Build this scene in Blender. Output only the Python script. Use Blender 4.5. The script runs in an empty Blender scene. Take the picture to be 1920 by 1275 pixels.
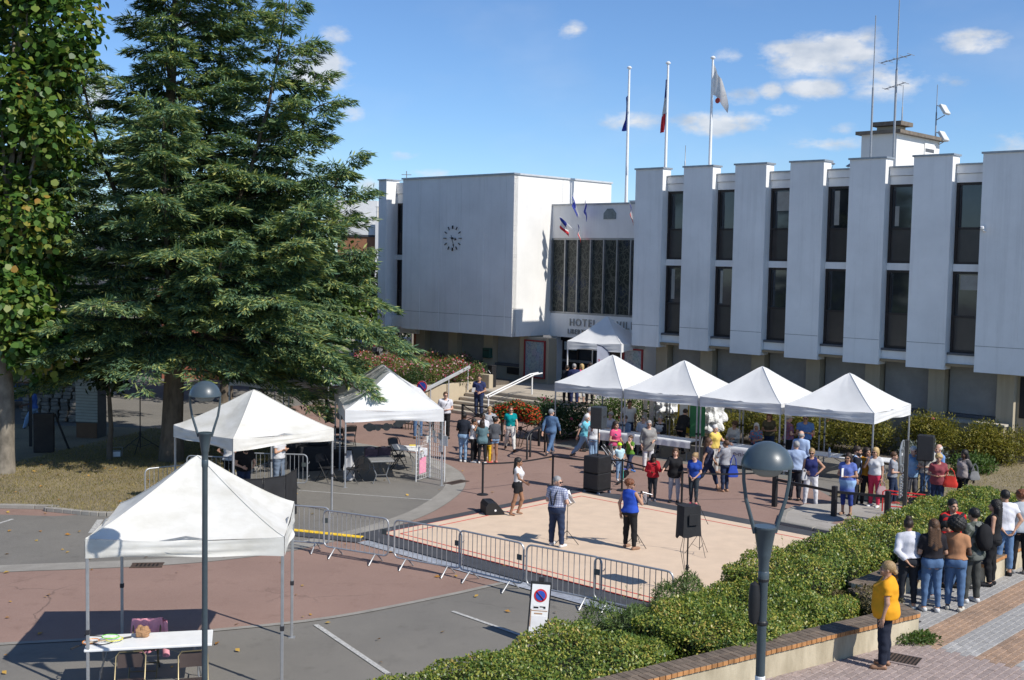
import bpy, math, random
import numpy as np
from mathutils import Vector, Matrix

# ---------------------------------------------------------------- camera, sky, sun, exposure
scene = bpy.context.scene
COL = scene.collection
rnd = random.Random(11)
rng = np.random.default_rng(11)
R = math.radians

cam = bpy.data.objects.new('camera', bpy.data.cameras.new('camera'))
COL.objects.link(cam)
PITCH, ROLL = .0676, .0188
fw = Vector((0, math.cos(PITCH), -math.sin(PITCH)))
rt = Vector((1, 0, 0)); up = rt.cross(fw)
r2 = rt * math.cos(ROLL) + up * math.sin(ROLL)
u2 = up * math.cos(ROLL) - rt * math.sin(ROLL)
mw = Matrix((r2, u2, -fw)).transposed().to_4x4()
mw.translation = (0, 0, 7.0)
cam.matrix_world = mw
cam.data.sensor_width = 36.0
cam.data.lens = 2227.73 / 1920 * 36
cam.data.clip_end = 3000
scene.camera = cam

SUN_EL, SUN_AZ = R(44), R(141 - 180)          # direction towards the sun (angle from +x)
world = bpy.data.worlds.new('World'); scene.world = world; world.use_nodes = True
wn, wl = world.node_tree.nodes, world.node_tree.links
world.cycles.sampling_method = 'MANUAL'; world.cycles.sample_map_resolution = 512
wn.clear()
wout = wn.new('ShaderNodeOutputWorld'); bg = wn.new('ShaderNodeBackground')
sky = wn.new('ShaderNodeTexSky'); sky.sky_type = 'NISHITA'; sky.sun_disc = False
sky.sun_elevation = SUN_EL; sky.sun_rotation = math.pi / 2 - SUN_AZ
sky.air_density = .85; sky.dust_density = .05; sky.ozone_density = 3.0; sky.altitude = 100
bg.inputs['Strength'].default_value = .1

def wm(op, a, b=None, c=None):
    n = wn.new('ShaderNodeMath'); n.operation = op
    for i, v in enumerate((a, b, c)):
        if v is None: continue
        if isinstance(v, (int, float)): n.inputs[i].default_value = v
        else: wl.new(v, n.inputs[i])
    return n.outputs[0]
tc = wn.new('ShaderNodeTexCoord'); sep = wn.new('ShaderNodeSeparateXYZ')
wl.new(tc.outputs['Generated'], sep.inputs[0])
az = wm('ARCTAN2', sep.outputs[0], sep.outputs[1])
el = wm('ARCSINE', sep.outputs[2])
cmb = wn.new('ShaderNodeCombineXYZ'); wl.new(az, cmb.inputs[0]); wl.new(wm('MULTIPLY', el, 1.9), cmb.inputs[1])
nz = wn.new('ShaderNodeTexNoise'); nz.inputs['Scale'].default_value = 34; nz.inputs['Detail'].default_value = 9
nz.inputs['Roughness'].default_value = .62
wl.new(cmb.outputs[0], nz.inputs['Vector'])
warp = wm('SUBTRACT', nz.outputs[0], .5)
# fair-weather cumulus: azimuth, elevation, half width, half height (radians), density
CL = [(0.247,0.167,0.046,0.0153,1), (0.280,0.179,0.017,0.0072,0.5), (0.297,0.145,0.026,0.0126,0.65), (0.362,0.174,0.024,0.0085,0.85), 
      (0.242,0.141,0.025,0.0076,0.95), (0.209,0.139,0.011,0.0063,0.8), (0.187,0.136,0.017,0.0054,0.55), (0.166,0.114,0.038,0.0090,0.8), 
      (0.096,0.116,0.025,0.0067,0.5), (0.044,0.189,0.011,0.0063,0.55), (0.258,0.098,0.027,0.0049,0.6), (0.217,0.125,0.012,0.0040,0.4), 
      (0.347,0.145,0.011,0.0049,0.35), (0.175,0.168,0.011,0.0049,0.35), (-0.162,0.151,0.027,0.0162,0.8), (-0.150,0.179,0.011,0.0076,0.45), 
      (-0.136,0.116,0.011,0.0058,0.6), (-0.069,0.070,0.018,0.0036,0.45), (-0.122,0.060,0.013,0.0054,0.5), (-0.096,0.085,0.013,0.0036,0.3), 
      (0.393,0.096,0.014,0.0081,0.4), (0.264,0.109,0.009,0.0040,0.4), (-0.335,0.122,0.011,0.0135,0.6), (-0.020,0.069,0.027,0.0036,0.35), 
      (-0.288,0.182,0.026,0.0063,0.3),
      (-.62,.2,.05,.02,.8),(-.8,.3,.04,.015,.7),(.6,.22,.05,.016,.8),(1.1,.2,.06,.02,.8),(-1.2,.25,.06,.02,.8),(2.2,.3,.07,.02,.7),(-2.4,.25,.07,.02,.8)]
flat = wn.new('ShaderNodeCombineXYZ'); wl.new(az, flat.inputs[0]); wl.new(el, flat.inputs[1]); flat.inputs[2].default_value = 1
mask = None
for (a0, e0, ha, he, dn) in CL:                 # dn * (1 - r^2) for each cloud, the strongest wins
    k = math.sqrt(dn); sx, sy = k / (ha * 1.25), k / (he * 1.3)
    v = wn.new('ShaderNodeVectorMath'); v.operation = 'MULTIPLY_ADD'; wl.new(flat.outputs[0], v.inputs[0])
    v.inputs[1].default_value = (sx, sy, 0); v.inputs[2].default_value = (-a0 * sx, -e0 * sy, 0)
    d = wn.new('ShaderNodeVectorMath'); d.operation = 'DOT_PRODUCT'; wl.new(v.outputs[0], d.inputs[0]); wl.new(v.outputs[0], d.inputs[1])
    m = wm('SUBTRACT', dn, d.outputs['Value'])
    mask = m if mask is None else wm('MAXIMUM', mask, m)
near = wm('MINIMUM', wm('MAXIMUM', wm('ADD', mask, .45), 0), 1)
mask = wm('MULTIPLY', near, wm('ADD', mask, wm('MULTIPLY', warp, 2.6)))
mask = wm('MINIMUM', wm('MAXIMUM', wm('MULTIPLY', mask, 1.1), 0), .8)
# thin high veil, everywhere
nv = wn.new('ShaderNodeTexNoise'); nv.inputs['Scale'].default_value = 5; nv.inputs['Detail'].default_value = 5
wl.new(cmb.outputs[0], nv.inputs['Vector'])
veil = wm('MULTIPLY', wm('MAXIMUM', wm('SUBTRACT', nv.outputs[0], .48), 0), .55)
mask = wm('MAXIMUM', mask, veil)
tint = wn.new('ShaderNodeMix'); tint.data_type = 'RGBA'; tint.blend_type = 'MULTIPLY'; tint.inputs[0].default_value = 1
wl.new(sky.outputs[0], tint.inputs[6]); tint.inputs[7].default_value = (.88, 1.08, 1.30, 1)
cr_ = wn.new('ShaderNodeValToRGB'); cr_.color_ramp.elements[0].position = .36; cr_.color_ramp.elements[0].color = (4.9, 5.4, 6.1, 1); cr_.color_ramp.elements[1].position = .62; cr_.color_ramp.elements[1].color = (8.2, 8.2, 8.2, 1)
nz2 = wn.new('ShaderNodeTexNoise'); nz2.inputs['Scale'].default_value = 24; nz2.inputs['Detail'].default_value = 6; wl.new(cmb.outputs[0], nz2.inputs['Vector'])
wl.new(nz2.outputs[0], cr_.inputs[0]); crl = cr_.outputs[0]
mx = wn.new('ShaderNodeMix'); mx.data_type = 'RGBA'
wl.new(mask, mx.inputs[0]); wl.new(tint.outputs[2], mx.inputs[6]); wl.new(crl, mx.inputs[7])
wl.new(mx.outputs[2], bg.inputs[0]); wl.new(bg.outputs[0], wout.inputs[0])

sun = bpy.data.objects.new('sun', bpy.data.lights.new('sun', 'SUN')); COL.objects.link(sun)
sun.data.energy = 4.75; sun.data.angle = R(.53); sun.data.color = (1, .955, .88)
sdir = Vector((math.cos(SUN_EL) * math.cos(SUN_AZ), math.cos(SUN_EL) * math.sin(SUN_AZ), math.sin(SUN_EL)))
sun.rotation_euler = sdir.to_track_quat('Z', 'Y').to_euler()
sun.location = sdir * 60
vs = scene.view_settings
scene.display_settings.display_device = 'sRGB'
vs.view_transform = 'Standard'; vs.look = 'None'; vs.gamma = 1; vs.exposure = .13; vs.use_curve_mapping = False
scene.render.engine = 'CYCLES'

# ---------------------------------------------------------------- materials
MATS = {}
def _nodes(name):
    m = bpy.data.materials.new(name); m.use_nodes = True
    nt = m.node_tree; nt.nodes.clear()
    out = nt.nodes.new('ShaderNodeOutputMaterial'); b = nt.nodes.new('ShaderNodeBsdfPrincipled')
    nt.links.new(b.outputs[0], out.inputs[0])
    return m, nt, b, out
def mixc(nt, fac, a, b, blend='MIX'):
    n = nt.nodes.new('ShaderNodeMix'); n.data_type = 'RGBA'; n.blend_type = blend
    for sock, v in ((n.inputs[0], fac), (n.inputs[6], a), (n.inputs[7], b)):
        if isinstance(v, (int, float)): sock.default_value = v
        elif isinstance(v, tuple): sock.default_value = (v + (1,))[:4]
        else: nt.links.new(v, sock)
    return n.outputs[2]
def noise(nt, scale, detail=4, rough=.55, vec=None, stretch=None, obj=False):
    n = nt.nodes.new('ShaderNodeTexNoise')
    n.inputs['Scale'].default_value = scale; n.inputs['Detail'].default_value = detail
    n.inputs['Roughness'].default_value = rough
    if obj:
        g = nt.nodes.new('ShaderNodeTexCoord').outputs['Object']
    else:
        g = nt.nodes.new('ShaderNodeNewGeometry').outputs['Position']
    if stretch:
        mp = nt.nodes.new('ShaderNodeMapping'); mp.inputs['Scale'].default_value = stretch
        nt.links.new(g, mp.inputs[0]); g = mp.outputs[0]
    nt.links.new(vec or g, n.inputs['Vector'])
    return n.outputs[0]
def ramp(nt, fac, stops):
    r = nt.nodes.new('ShaderNodeValToRGB')
    while len(r.color_ramp.elements) > 1: r.color_ramp.elements.remove(r.color_ramp.elements[-1])
    for i, (p, c) in enumerate(stops):
        e = r.color_ramp.elements[0] if i == 0 else r.color_ramp.elements.new(p)
        e.position = p; e.color = tuple(c) + (1,) if len(c) == 3 else c
    nt.links.new(fac, r.inputs[0])
    return r.outputs[0]
def mat(name, col, rough=.7, var=.12, scale=3.0, bump=0., bscale=40., metal=0., spec=.4, dark=None, speck=None, stretch=None, island=0., trans=0., clear=0.):
    """Plain procedural surface: base colour, soft variation, optional speckle, bump and per-piece variation."""
    if name in MATS: return MATS[name]
    m, nt, b, out = _nodes(name)
    c1 = tuple(min(1, x * (1 + var)) for x in col); c0 = tuple(x * (1 - var) for x in (dark or col))
    n1 = noise(nt, scale, 5, .6, stretch=stretch)
    c = ramp(nt, n1, [(.3, c0), (.7, c1)])
    if speck:
        n2 = noise(nt, speck[0], 2, .7)
        c = mixc(nt, ramp(nt, n2, [(.42, (0, 0, 0)), (.62, (1, 1, 1))]), c, mixc(nt, speck[1], c, (1., 1., 1.), 'MIX') if speck[1] > 0 else mixc(nt, -speck[1], c, (0., 0., 0.), 'MIX'))
    if island:
        gi = nt.nodes.new('ShaderNodeObjectInfo').outputs['Random']
        v = ramp(nt, gi, [(0, (1 - island,) * 3), (1, (1 + island,) * 3)])
        c = mixc(nt, 1.0, c, v, 'MULTIPLY')
    nt.links.new(c, b.inputs['Base Color'])
    b.inputs['Roughness'].default_value = rough; b.inputs['Metallic'].default_value = metal
    b.inputs['Specular IOR Level'].default_value = spec
    if clear: b.inputs['Coat Weight'].default_value = clear
    if bump:
        bn = nt.nodes.new('ShaderNodeBump'); bn.inputs['Strength'].default_value = min(1, bump); bn.inputs['Distance'].default_value = .01
        nt.links.new(noise(nt, bscale, 4, .6), bn.inputs['Height']); nt.links.new(bn.outputs[0], b.inputs['Normal'])
    if trans:
        tr = nt.nodes.new('ShaderNodeBsdfTranslucent'); nt.links.new(c, tr.inputs[0])
        ms = nt.nodes.new('ShaderNodeMixShader'); ms.inputs[0].default_value = trans
        nt.links.new(b.outputs[0], ms.inputs[1]); nt.links.new(tr.outputs[0], ms.inputs[2]); nt.links.new(ms.outputs[0], out.inputs[0])
    MATS[name] = m
    return m
def leafmat(name, stops, trans=.35, rough=.5, spec=.35):
    """Foliage: each leaf (mesh island) takes its own colour from the stops; some light passes through."""
    if name in MATS: return MATS[name]
    m, nt, b, out = _nodes(name)
    ri = nt.nodes.new('ShaderNodeNewGeometry').outputs['Random Per Island']
    n1 = noise(nt, .9, 3)
    f = nt.nodes.new('ShaderNodeMath'); f.operation = 'MULTIPLY_ADD'
    nt.links.new(n1, f.inputs[0]); f.inputs[1].default_value = .7; 
    f2 = nt.nodes.new('ShaderNodeMath'); f2.operation = 'MULTIPLY_ADD'; nt.links.new(ri, f2.inputs[0]); f2.inputs[1].default_value = .72; f2.inputs[2].default_value = -.22
    nt.links.new(f2.outputs[0], f.inputs[2])
    c = ramp(nt, f.outputs[0], stops)
    nt.links.new(c, b.inputs['Base Color']); b.inputs['Roughness'].default_value = rough
    b.inputs['Specular IOR Level'].default_value = spec
    tr = nt.nodes.new('ShaderNodeBsdfTranslucent')
    nt.links.new(mixc(nt, 1., c, (1.15, 1.25, .6), 'MULTIPLY'), tr.inputs[0])
    ms = nt.nodes.new('ShaderNodeMixShader'); ms.inputs[0].default_value = trans
    nt.links.new(b.outputs[0], ms.inputs[1]); nt.links.new(tr.outputs[0], ms.inputs[2]); nt.links.new(ms.outputs[0], out.inputs[0])
    MATS[name] = m
    return m
def glassmat(name, col=(.02, .022, .025), rough=.06, spec=.8):
    if name in MATS: return MATS[name]
    m, nt, b, out = _nodes(name)
    nt.links.new(ramp(nt, noise(nt, .8, 3), [(.3, col), (.7, tuple(x * 2.2 for x in col))]), b.inputs['Base Color'])
    b.inputs['Roughness'].default_value = rough; b.inputs['Specular IOR Level'].default_value = spec
    bn = nt.nodes.new('ShaderNodeBump'); bn.inputs['Strength'].default_value = .06; bn.inputs['Distance'].default_value = .02
    nt.links.new(noise(nt, 1.3, 2), bn.inputs['Height']); nt.links.new(bn.outputs[0], b.inputs['Normal'])
    MATS[name] = m
    return m

# ---------------------------------------------------------------- mesh helpers
class MB:
    """Collects polygons; build() links them as ONE mesh object."""
    def __init__(s): s.v = []; s.f = []; s.m = []
    def add(s, vs, fs, mi=0):
        o = len(s.v); s.v += [tuple(p) for p in vs]; s.f += [tuple(i + o for i in f) for f in fs]; s.m += [mi] * len(fs)
        return s
    def box(s, c, d, rz=0, mi=0, ch=0., M=None):
        x, y, z = d[0] / 2, d[1] / 2, d[2] / 2
        if ch > 0:
            ch = min(ch, x * .45, y * .45, z * .45)
            vs = []; idx = {}
            for sx in (-1, 1):
                for sy in (-1, 1):
                    for sz in (-1, 1):
                        for a in range(3):
                            p = [sx * x, sy * y, sz * z]
                            for b in range(3):
                                if b != a: p[b] -= (sx, sy, sz)[b] * ch
                            idx[(sx, sy, sz, a)] = len(vs); vs.append(p)
            fs = []
            for a in range(3):
                b, c2 = (a + 1) % 3, (a + 2) % 3
                for sg in (-1, 1):
                    q = []
                    for (tb, tc_) in ((-1, -1), (1, -1), (1, 1), (-1, 1)):
                        k = [0, 0, 0]; k[a] = sg; k[b] = tb; k[c2] = tc_; q.append(idx[(*k, a)])
                    fs.append(q if sg > 0 else q[::-1])
            for a in range(3):
                b, c2 = (a + 1) % 3, (a + 2) % 3
                for tb in (-1, 1):
                    for tc_ in (-1, 1):
                        ks = []
                        for sg in (-1, 1):
                            k = [0, 0, 0]; k[a] = sg; k[b] = tb; k[c2] = tc_; ks.append(tuple(k))
                        q = [idx[(*ks[0], b)], idx[(*ks[1], b)], idx[(*ks[1], c2)], idx[(*ks[0], c2)]]
                        fs.append(q if tb * tc_ > 0 else q[::-1])
            for sx in (-1, 1):
                for sy in (-1, 1):
                    for sz in (-1, 1):
                        q = [idx[(sx, sy, sz, a)] for a in range(3)]
                        fs.append(q if sx * sy * sz > 0 else q[::-1])
        else:
            vs = [(-x, -y, -z), (x, -y, -z), (x, y, -z), (-x, y, -z), (-x, -y, z), (x, -y, z), (x, y, z), (-x, y, z)]
            fs = [(0, 3, 2, 1), (4, 5, 6, 7), (0, 1, 5, 4), (1, 2, 6, 5), (2, 3, 7, 6), (3, 0, 4, 7)]
        if M is None: M = Matrix.Rotation(rz, 3, 'Z')
        cv = Vector(c)
        return s.add([M @ Vector(p) + cv for p in vs], fs, mi)
    def bb(s, x0, x1, y0, y1, z0, z1, mi=0, ch=0.):
        return s.box(((x0 + x1) / 2, (y0 + y1) / 2, (z0 + z1) / 2), (x1 - x0, y1 - y0, z1 - z0), 0, mi, ch)
    def bar(s, a, b, w, h=None, mi=0, ch=0., upv=(0, 0, 1)):
        a, b = Vector(a), Vector(b); d = b - a; L = d.length
        X = d.normalized(); U = Vector(upv)
        if abs(X.dot(U)) > .98: U = Vector((0, 1, 0))
        Y = U.cross(X).normalized(); Z = X.cross(Y)
        return s.box((a + b) / 2, (L, w, h or w), 0, mi, ch, Matrix((X, Y, Z)).transposed())
    def tube(s, pts, r, n=8, mi=0, caps=True, closed=False):
        pts = [Vector(p) for p in pts]; k = len(pts)
        rs = r if isinstance(r, (list, tuple)) else [r] * k
        vs = []; prev = None
        for i, p in enumerate(pts):
            if closed: t = pts[(i + 1) % k] - pts[i - 1]
            else: t = pts[min(i + 1, k - 1)] - pts[max(i - 1, 0)]
            t.normalize()
            if prev is None:
                a = Vector((0, 0, 1)) if abs(t.z) < .9 else Vector((1, 0, 0))
                x = t.cross(a).normalized()
            else:
                x = (prev - t * prev.dot(t)).normalized()
            y = t.cross(x); prev = x
            for j in range(n):
                an = 2 * math.pi * j / n
                vs.append(p + (x * math.cos(an) + y * math.sin(an)) * rs[i])
        fs = []
        for i in range(k if closed else k - 1):
            i2 = (i + 1) % k
            for j in range(n):
                j2 = (j + 1) % n
                fs.append((i * n + j, i * n + j2, i2 * n + j2, i2 * n + j))
        if caps and not closed:
            fs.append(tuple(range(n))[::-1]); fs.append(tuple((k - 1) * n + j for j in range(n)))
        return s.add(vs, fs, mi)
    def cyl(s, a, b, r, r1=None, n=10, mi=0):
        return s.tube([a, b], [r, r if r1 is None else r1], n, mi)
    def lathe(s, prof, c=(0, 0, 0), n=20, mi=0):
        vs = []; k = len(prof)
        for (r, z) in prof:
            for j in range(n):
                a = 2 * math.pi * j / n
                vs.append((c[0] + r * math.cos(a), c[1] + r * math.sin(a), c[2] + z))
        fs = [(i * n + j, i * n + (j + 1) % n, (i + 1) * n + (j + 1) % n, (i + 1) * n + j) for i in range(k - 1) for j in range(n)]
        fs.append(tuple(range(n))[::-1]); fs.append(tuple((k - 1) * n + j for j in range(n)))
        return s.add(vs, fs, mi)
    def prism(s, poly, z0, z1, mi=0):
        n = len(poly)
        ar = sum(poly[i][0] * poly[(i + 1) % n][1] - poly[(i + 1) % n][0] * poly[i][1] for i in range(n))
        if ar < 0: poly = poly[::-1]
        vs = [(p[0], p[1], z0) for p in poly] + [(p[0], p[1], z1) for p in poly]
        fs = [tuple(range(n))[::-1], tuple(range(n, 2 * n))] + [(i, (i + 1) % n, n + (i + 1) % n, n + i) for i in range(n)]
        return s.add(vs, fs, mi)
    def mesh(s, name, mats, smooth=False):
        me = bpy.data.meshes.new(name); me.from_pydata(s.v, [], s.f)
        for m in (mats if isinstance(mats, (list, tuple)) else [mats]): me.materials.append(m)
        if max(s.m or [0]) > 0: me.polygons.foreach_set('material_index', s.m)
        if smooth:
            me.polygons.foreach_set('use_smooth', [True] * len(me.polygons))
            me.set_sharp_from_angle(angle=R(42))
        me.update()
        return me
    def build(s, name, mats, parent=None, smooth=False, loc=None, rz=None):
        return link(name, s.mesh(name, mats, smooth), parent, loc, rz)
def link(name, me, parent=None, loc=None, rz=None, label=None):
    o = bpy.data.objects.new(name, me); COL.objects.link(o)
    if parent: o.parent = parent
    if loc is not None: o.location = loc
    if rz is not None: o.rotation_euler = (0, 0, rz)
    if label: o['label'] = label
    return o
def npmesh(name, V, F, mats, smooth=False):
    """Fast mesh from numpy arrays: V (n,3), F (m,k) with one k."""
    me = bpy.data.meshes.new(name)
    V = np.asarray(V, np.float32); F = np.asarray(F, np.int32); m, k = F.shape
    me.vertices.add(len(V)); me.vertices.foreach_set('co', V.ravel())
    me.loops.add(m * k); me.loops.foreach_set('vertex_index', F.ravel())
    me.polygons.add(m); me.polygons.foreach_set('loop_start', np.arange(0, m * k, k, dtype=np.int32))
    me.polygons.foreach_set('loop_total', np.full(m, k, np.int32))
    if smooth: me.polygons.foreach_set('use_smooth', np.ones(m, bool))
    for x in (mats if isinstance(mats, (list, tuple)) else [mats]): me.materials.append(x)
    me.update(calc_edges=True); me.validate()
    return me
def thing(name, label, cat, loc=(0, 0, 0), rz=0, group=None):
    o = bpy.data.objects.new(name, None); COL.objects.link(o); o.empty_display_size = .2
    o.location = loc; o.rotation_euler = (0, 0, rz)
    return tag(o, label, cat, group)
def tag(o, label, cat, group=None, kind=None):
    if label: o['label'] = label
    if cat: o['category'] = cat
    if group: o['group'] = group
    if kind: o['kind'] = kind
    return o
def struct(o):
    o['kind'] = 'structure'; return o
def dup(root, loc, rz=0, label=None, group=None):
    r = root.copy(); COL.objects.link(r); r.location = loc; r.rotation_euler = (0, 0, rz)
    if label: r['label'] = label
    if group: r['group'] = group
    def rec(a, b):
        for ch in a.children:
            c = ch.copy(); COL.objects.link(c); c.parent = b; c.matrix_parent_inverse = ch.matrix_parent_inverse.copy(); rec(ch, c)
    rec(root, r)
    return r
FONTMESH = {}
def text(body, size, depth, m, parent, M, name='letter', align='LEFT', width=1.0):
    cu = bpy.data.curves.new('txt', 'FONT'); cu.body = body; cu.size = size; cu.extrude = depth; cu.align_x = align
    cu.resolution_u = 3
    ob = bpy.data.objects.new('txt', cu); COL.objects.link(ob)
    dg = bpy.context.evaluated_depsgraph_get(); dg.update()
    me = bpy.data.meshes.new_from_object(ob.evaluated_get(dg))
    bpy.data.objects.remove(ob); bpy.data.curves.remove(cu)
    me.name = name
    me.transform(M @ Matrix.Diagonal((width, 1, 1, 1)))
    me.materials.clear(); me.materials.append(m)
    return link(name, me, parent)

# ---------------------------------------------------------------- the setting: ground, paving, kerbs
PHI = -.7479
OX, OY = 5.39, 53.44                       # building frame: u along the facade, v into the building
EX, EY = Vector((math.cos(PHI), math.sin(PHI), 0)), Vector((-math.sin(PHI), math.cos(PHI), 0))
def bw(u, v, z=0.):
    return Vector((OX, OY, 0)) + EX * u + EY * v + Vector((0, 0, z))
def bxy(u, v):
    p = bw(u, v); return (p.x, p.y)

def groundmat(name, c0, c1, speck, fine=140., blotch=.35, stain=.42, bump=.35):
    m, nt, b, out = _nodes(name)
    c = ramp(nt, noise(nt, blotch, 6, .65), [(.3, c0), (.72, c1)])
    c = mixc(nt, ramp(nt, noise(nt, fine, 2, .8), [(.35, (0, 0, 0)), (.75, (speck,) * 3)]), c, (.55, .52, .48))
    c = mixc(nt, ramp(nt, noise(nt, fine * .6, 2, .8), [(.55, (0, 0, 0)), (.8, (speck * 1.4,) * 3)]), c, (.02, .02, .02))
    c = mixc(nt, ramp(nt, noise(nt, 1.7, 5, .7), [(.55, (0, 0, 0)), (.82, (stain,) * 3)]), c, tuple(x * .45 for x in c0))
    vo = nt.nodes.new('ShaderNodeTexVoronoi'); vo.feature = 'DISTANCE_TO_EDGE'; vo.inputs['Scale'].default_value = .42       # cracks, only here and there
    gp = nt.nodes.new('ShaderNodeNewGeometry').outputs['Position']; wv = nt.nodes.new('ShaderNodeTexNoise'); wv.inputs['Scale'].default_value = 2.2; wv.inputs['Detail'].default_value = 5; nt.links.new(gp, wv.inputs['Vector'])
    mv = nt.nodes.new('ShaderNodeMix'); mv.data_type = 'VECTOR'; mv.inputs[0].default_value = .32; nt.links.new(gp, mv.inputs[4]); nt.links.new(wv.outputs['Color'], mv.inputs[5]); nt.links.new(mv.outputs[1], vo.inputs['Vector'])
    ck2 = mixc(nt, 1., ramp(nt, vo.outputs['Distance'], [(0., (.5,) * 3), (.004, (.3,) * 3), (.007, (0, 0, 0))]), ramp(nt, noise(nt, .16, 2), [(.55, (0, 0, 0)), (.63, (1, 1, 1))]), 'MULTIPLY')
    c = mixc(nt, ck2, c, (.03, .027, .024))
    nt.links.new(c, b.inputs['Base Color']); b.inputs['Roughness'].default_value = .9; b.inputs['Specular IOR Level'].default_value = .25
    bn = nt.nodes.new('ShaderNodeBump'); bn.inputs['Strength'].default_value = bump; bn.inputs['Distance'].default_value = .006
    nt.links.new(noise(nt, fine, 3, .7), bn.inputs['Height']); nt.links.new(bn.outputs[0], b.inputs['Normal'])
    MATS[name] = m
    return m
ASPH = groundmat('grey asphalt', (.105, .098, .085), (.155, .143, .122), .35)
RED = groundmat('red brown asphalt', (.215, .122, .092), (.27, .16, .122), .28)
CONC = groundmat('concrete kerb', (.20, .185, .16), (.30, .28, .245), .3, 90, 1.3)
PAVE = groundmat('pale concrete slab', (.28, .255, .225), (.36, .335, .30), .22, 90, 1.0)
LAWN = groundmat('dry lawn soil', (.14, .105, .05), (.25, .19, .085), .4, 60, .5, .5)
EARTH = groundmat('bed soil', (.06, .045, .03), (.10, .075, .05), .3, 50, .8)
def sheet(name, poly, z, m, th=.0):
    b = MB()
    b.prism(poly, z - .05, z) if th else b.add([(p[0], p[1], z) for p in poly], [tuple(range(len(poly)))] if sum(poly[i][0] * poly[(i + 1) % len(poly)][1] - poly[(i + 1) % len(poly)][0] * poly[i][1] for i in range(len(poly))) > 0 else [tuple(range(len(poly)))[::-1]])
    return struct(b.build(name, m))
def smooth_poly(pts, n=6):
    out = []
    k = len(pts)
    for i in range(k):
        p0, p1, p2, p3 = pts[i - 1], pts[i], pts[(i + 1) % k], pts[(i + 2) % k]
        for j in range(n):
            t = j / n
            out.append(tuple(.5 * ((2 * p1[a]) + (-p0[a] + p2[a]) * t + (2 * p0[a] - 5 * p1[a] + 4 * p2[a] - p3[a]) * t * t + (-p0[a] + 3 * p1[a] - 3 * p2[a] + p3[a]) * t ** 3) for a in (0, 1)))
    return out
def smooth_line(pts, n=8):
    q = smooth_poly([pts[0]] + list(pts) + [pts[-1]], n)
    return q[n:n * len(pts) + 1]
def ribbon(name, pts, w0, w1, z, m, th=0., parent=None):
    """Flat strip along pts from offset w0 to w1 (left positive)."""
    b = MB(); vs = []
    k = len(pts)
    for i, p in enumerate(pts):
        a, c = Vector(pts[max(i - 1, 0)]), Vector(pts[min(i + 1, k - 1)])
        t = (c - a).normalized(); nrm = Vector((-t.y, t.x))
        for w in (w0, w1): vs.append((p[0] + nrm.x * w, p[1] + nrm.y * w, z))
    fs = [(2 * i + 2, 2 * i + 3, 2 * i + 1, 2 * i) if w1 > w0 else (2 * i, 2 * i + 1, 2 * i + 3, 2 * i + 2) for i in range(k - 1)]
    if th:
        n = len(vs); vs += [(p[0], p[1], z - th) for p in vs]
        fs += [(2 * i, 2 * i + 2, n + 2 * i + 2, n + 2 * i) for i in range(k - 1)] + [(2 * i + 3, 2 * i + 1, n + 2 * i + 1, n + 2 * i + 3) for i in range(k - 1)]
    b.add(vs, fs)
    o = b.build(name, m, parent)
    return o if parent else struct(o)

sheet('ground', [(-900, -40), (900, -40), (900, 1600), (-900, 1600)], 0, ASPH)
# plaza in red-brown asphalt; the grey parking bulb lies on it
gut = smooth_line([(-12.61, 24.86), (-11.03, 25.41), (-9.43, 25.79), (-7.80, 26.23), (-6.50, 26.80), (-5.15, 27.75), (-4.12, 28.96), (-3.20, 30.14), (-2.24, 32.01), (-1.62, 34.24), (-1.36, 36.22), (-1.51, 38.21), (-2.10, 40.05), (-3.15, 41.92), (-4.42, 43.21), (-5.98, 44.55), (-7.31, 45.32)])
low = smooth_line([(-10.29, 20.24), (-9.01, 20.72), (-7.26, 21.15), (-5.55, 21.69), (-3.42, 22.64), (-1.34, 24.25), (-0.02, 25.40), (0.69, 25.71), (3.56, 27.11), (6.02, 28.29)], 5)
plaza = low + [bxy(20.2, -18), bxy(20.2, -13.2), bxy(16.6, -13.2), bxy(15.4, -10.2), bxy(13.6, -8.5), bxy(10.4, -8.55), bxy(5.5, -8.7), bxy(3.2, -9), bxy(1.5, -3), bxy(-5.5, -5), bxy(-9.8, -6.7), (-9.06, 56.07), (-11.15, 53.93), (-11.22, 48.02), (-9.41, 42.74), (-9.9, 34), (-25, 31.5), (-25, 26)]
sheet('plaza_paving', plaza, .004, RED)
bulb = gut + [(-8.21, 45.76), (-9.49, 43.99), (-9.5, 37.5), (-9.9, 34), (-10.4, 31.6), (-12, 31.0), (-25, 31.6), (-25, 26)]
sheet('parking_asphalt', bulb, .008, ASPH)
ribbon('gutter_strip', gut, .02, .62, .012, CONC)
ribbon('plaza_edge_kerb', low, -.09, .05, .014, CONC)
# gymnastics mat
MATB = mat('beige sprung carpet', (.62, .47, .335), .95, .07, 2.2, .3, 60, speck=(160, .06))
GREYMAT = mat('dark grey underlay', (.055, .058, .066), .9, .15, 3, .2, 50)
REDL = mat('red tape line', (.55, .06, .05), .7, .1)
SHINY = mat('clear plastic sheet', (.34, .36, .40), .18, .25, 6, .4, 25, spec=.6)
YEL = mat('yellow paint', (.78, .50, .03), .7, .15, 8)
fl = thing('exercise_floor', 'beige gymnastics carpet with a red border line laid on the plaza', 'gym mat', (0, 0, 0))
def bsheet(name, u0, u1, v0, v1, z0, z1, m, par):
    b = MB(); b.prism([bxy(u0, v0), bxy(u1, v0), bxy(u1, v1), bxy(u0, v1)], z0, z1); return b.build(name, m, par)
bsheet('plastic_sheet', 10.2, 19.6, -24.35, -23.6, .02, .024, SHINY, fl)
bsheet('underlay', 9.55, 19.7, -24.0, -14.9, .016, .05, GREYMAT, fl)
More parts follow.
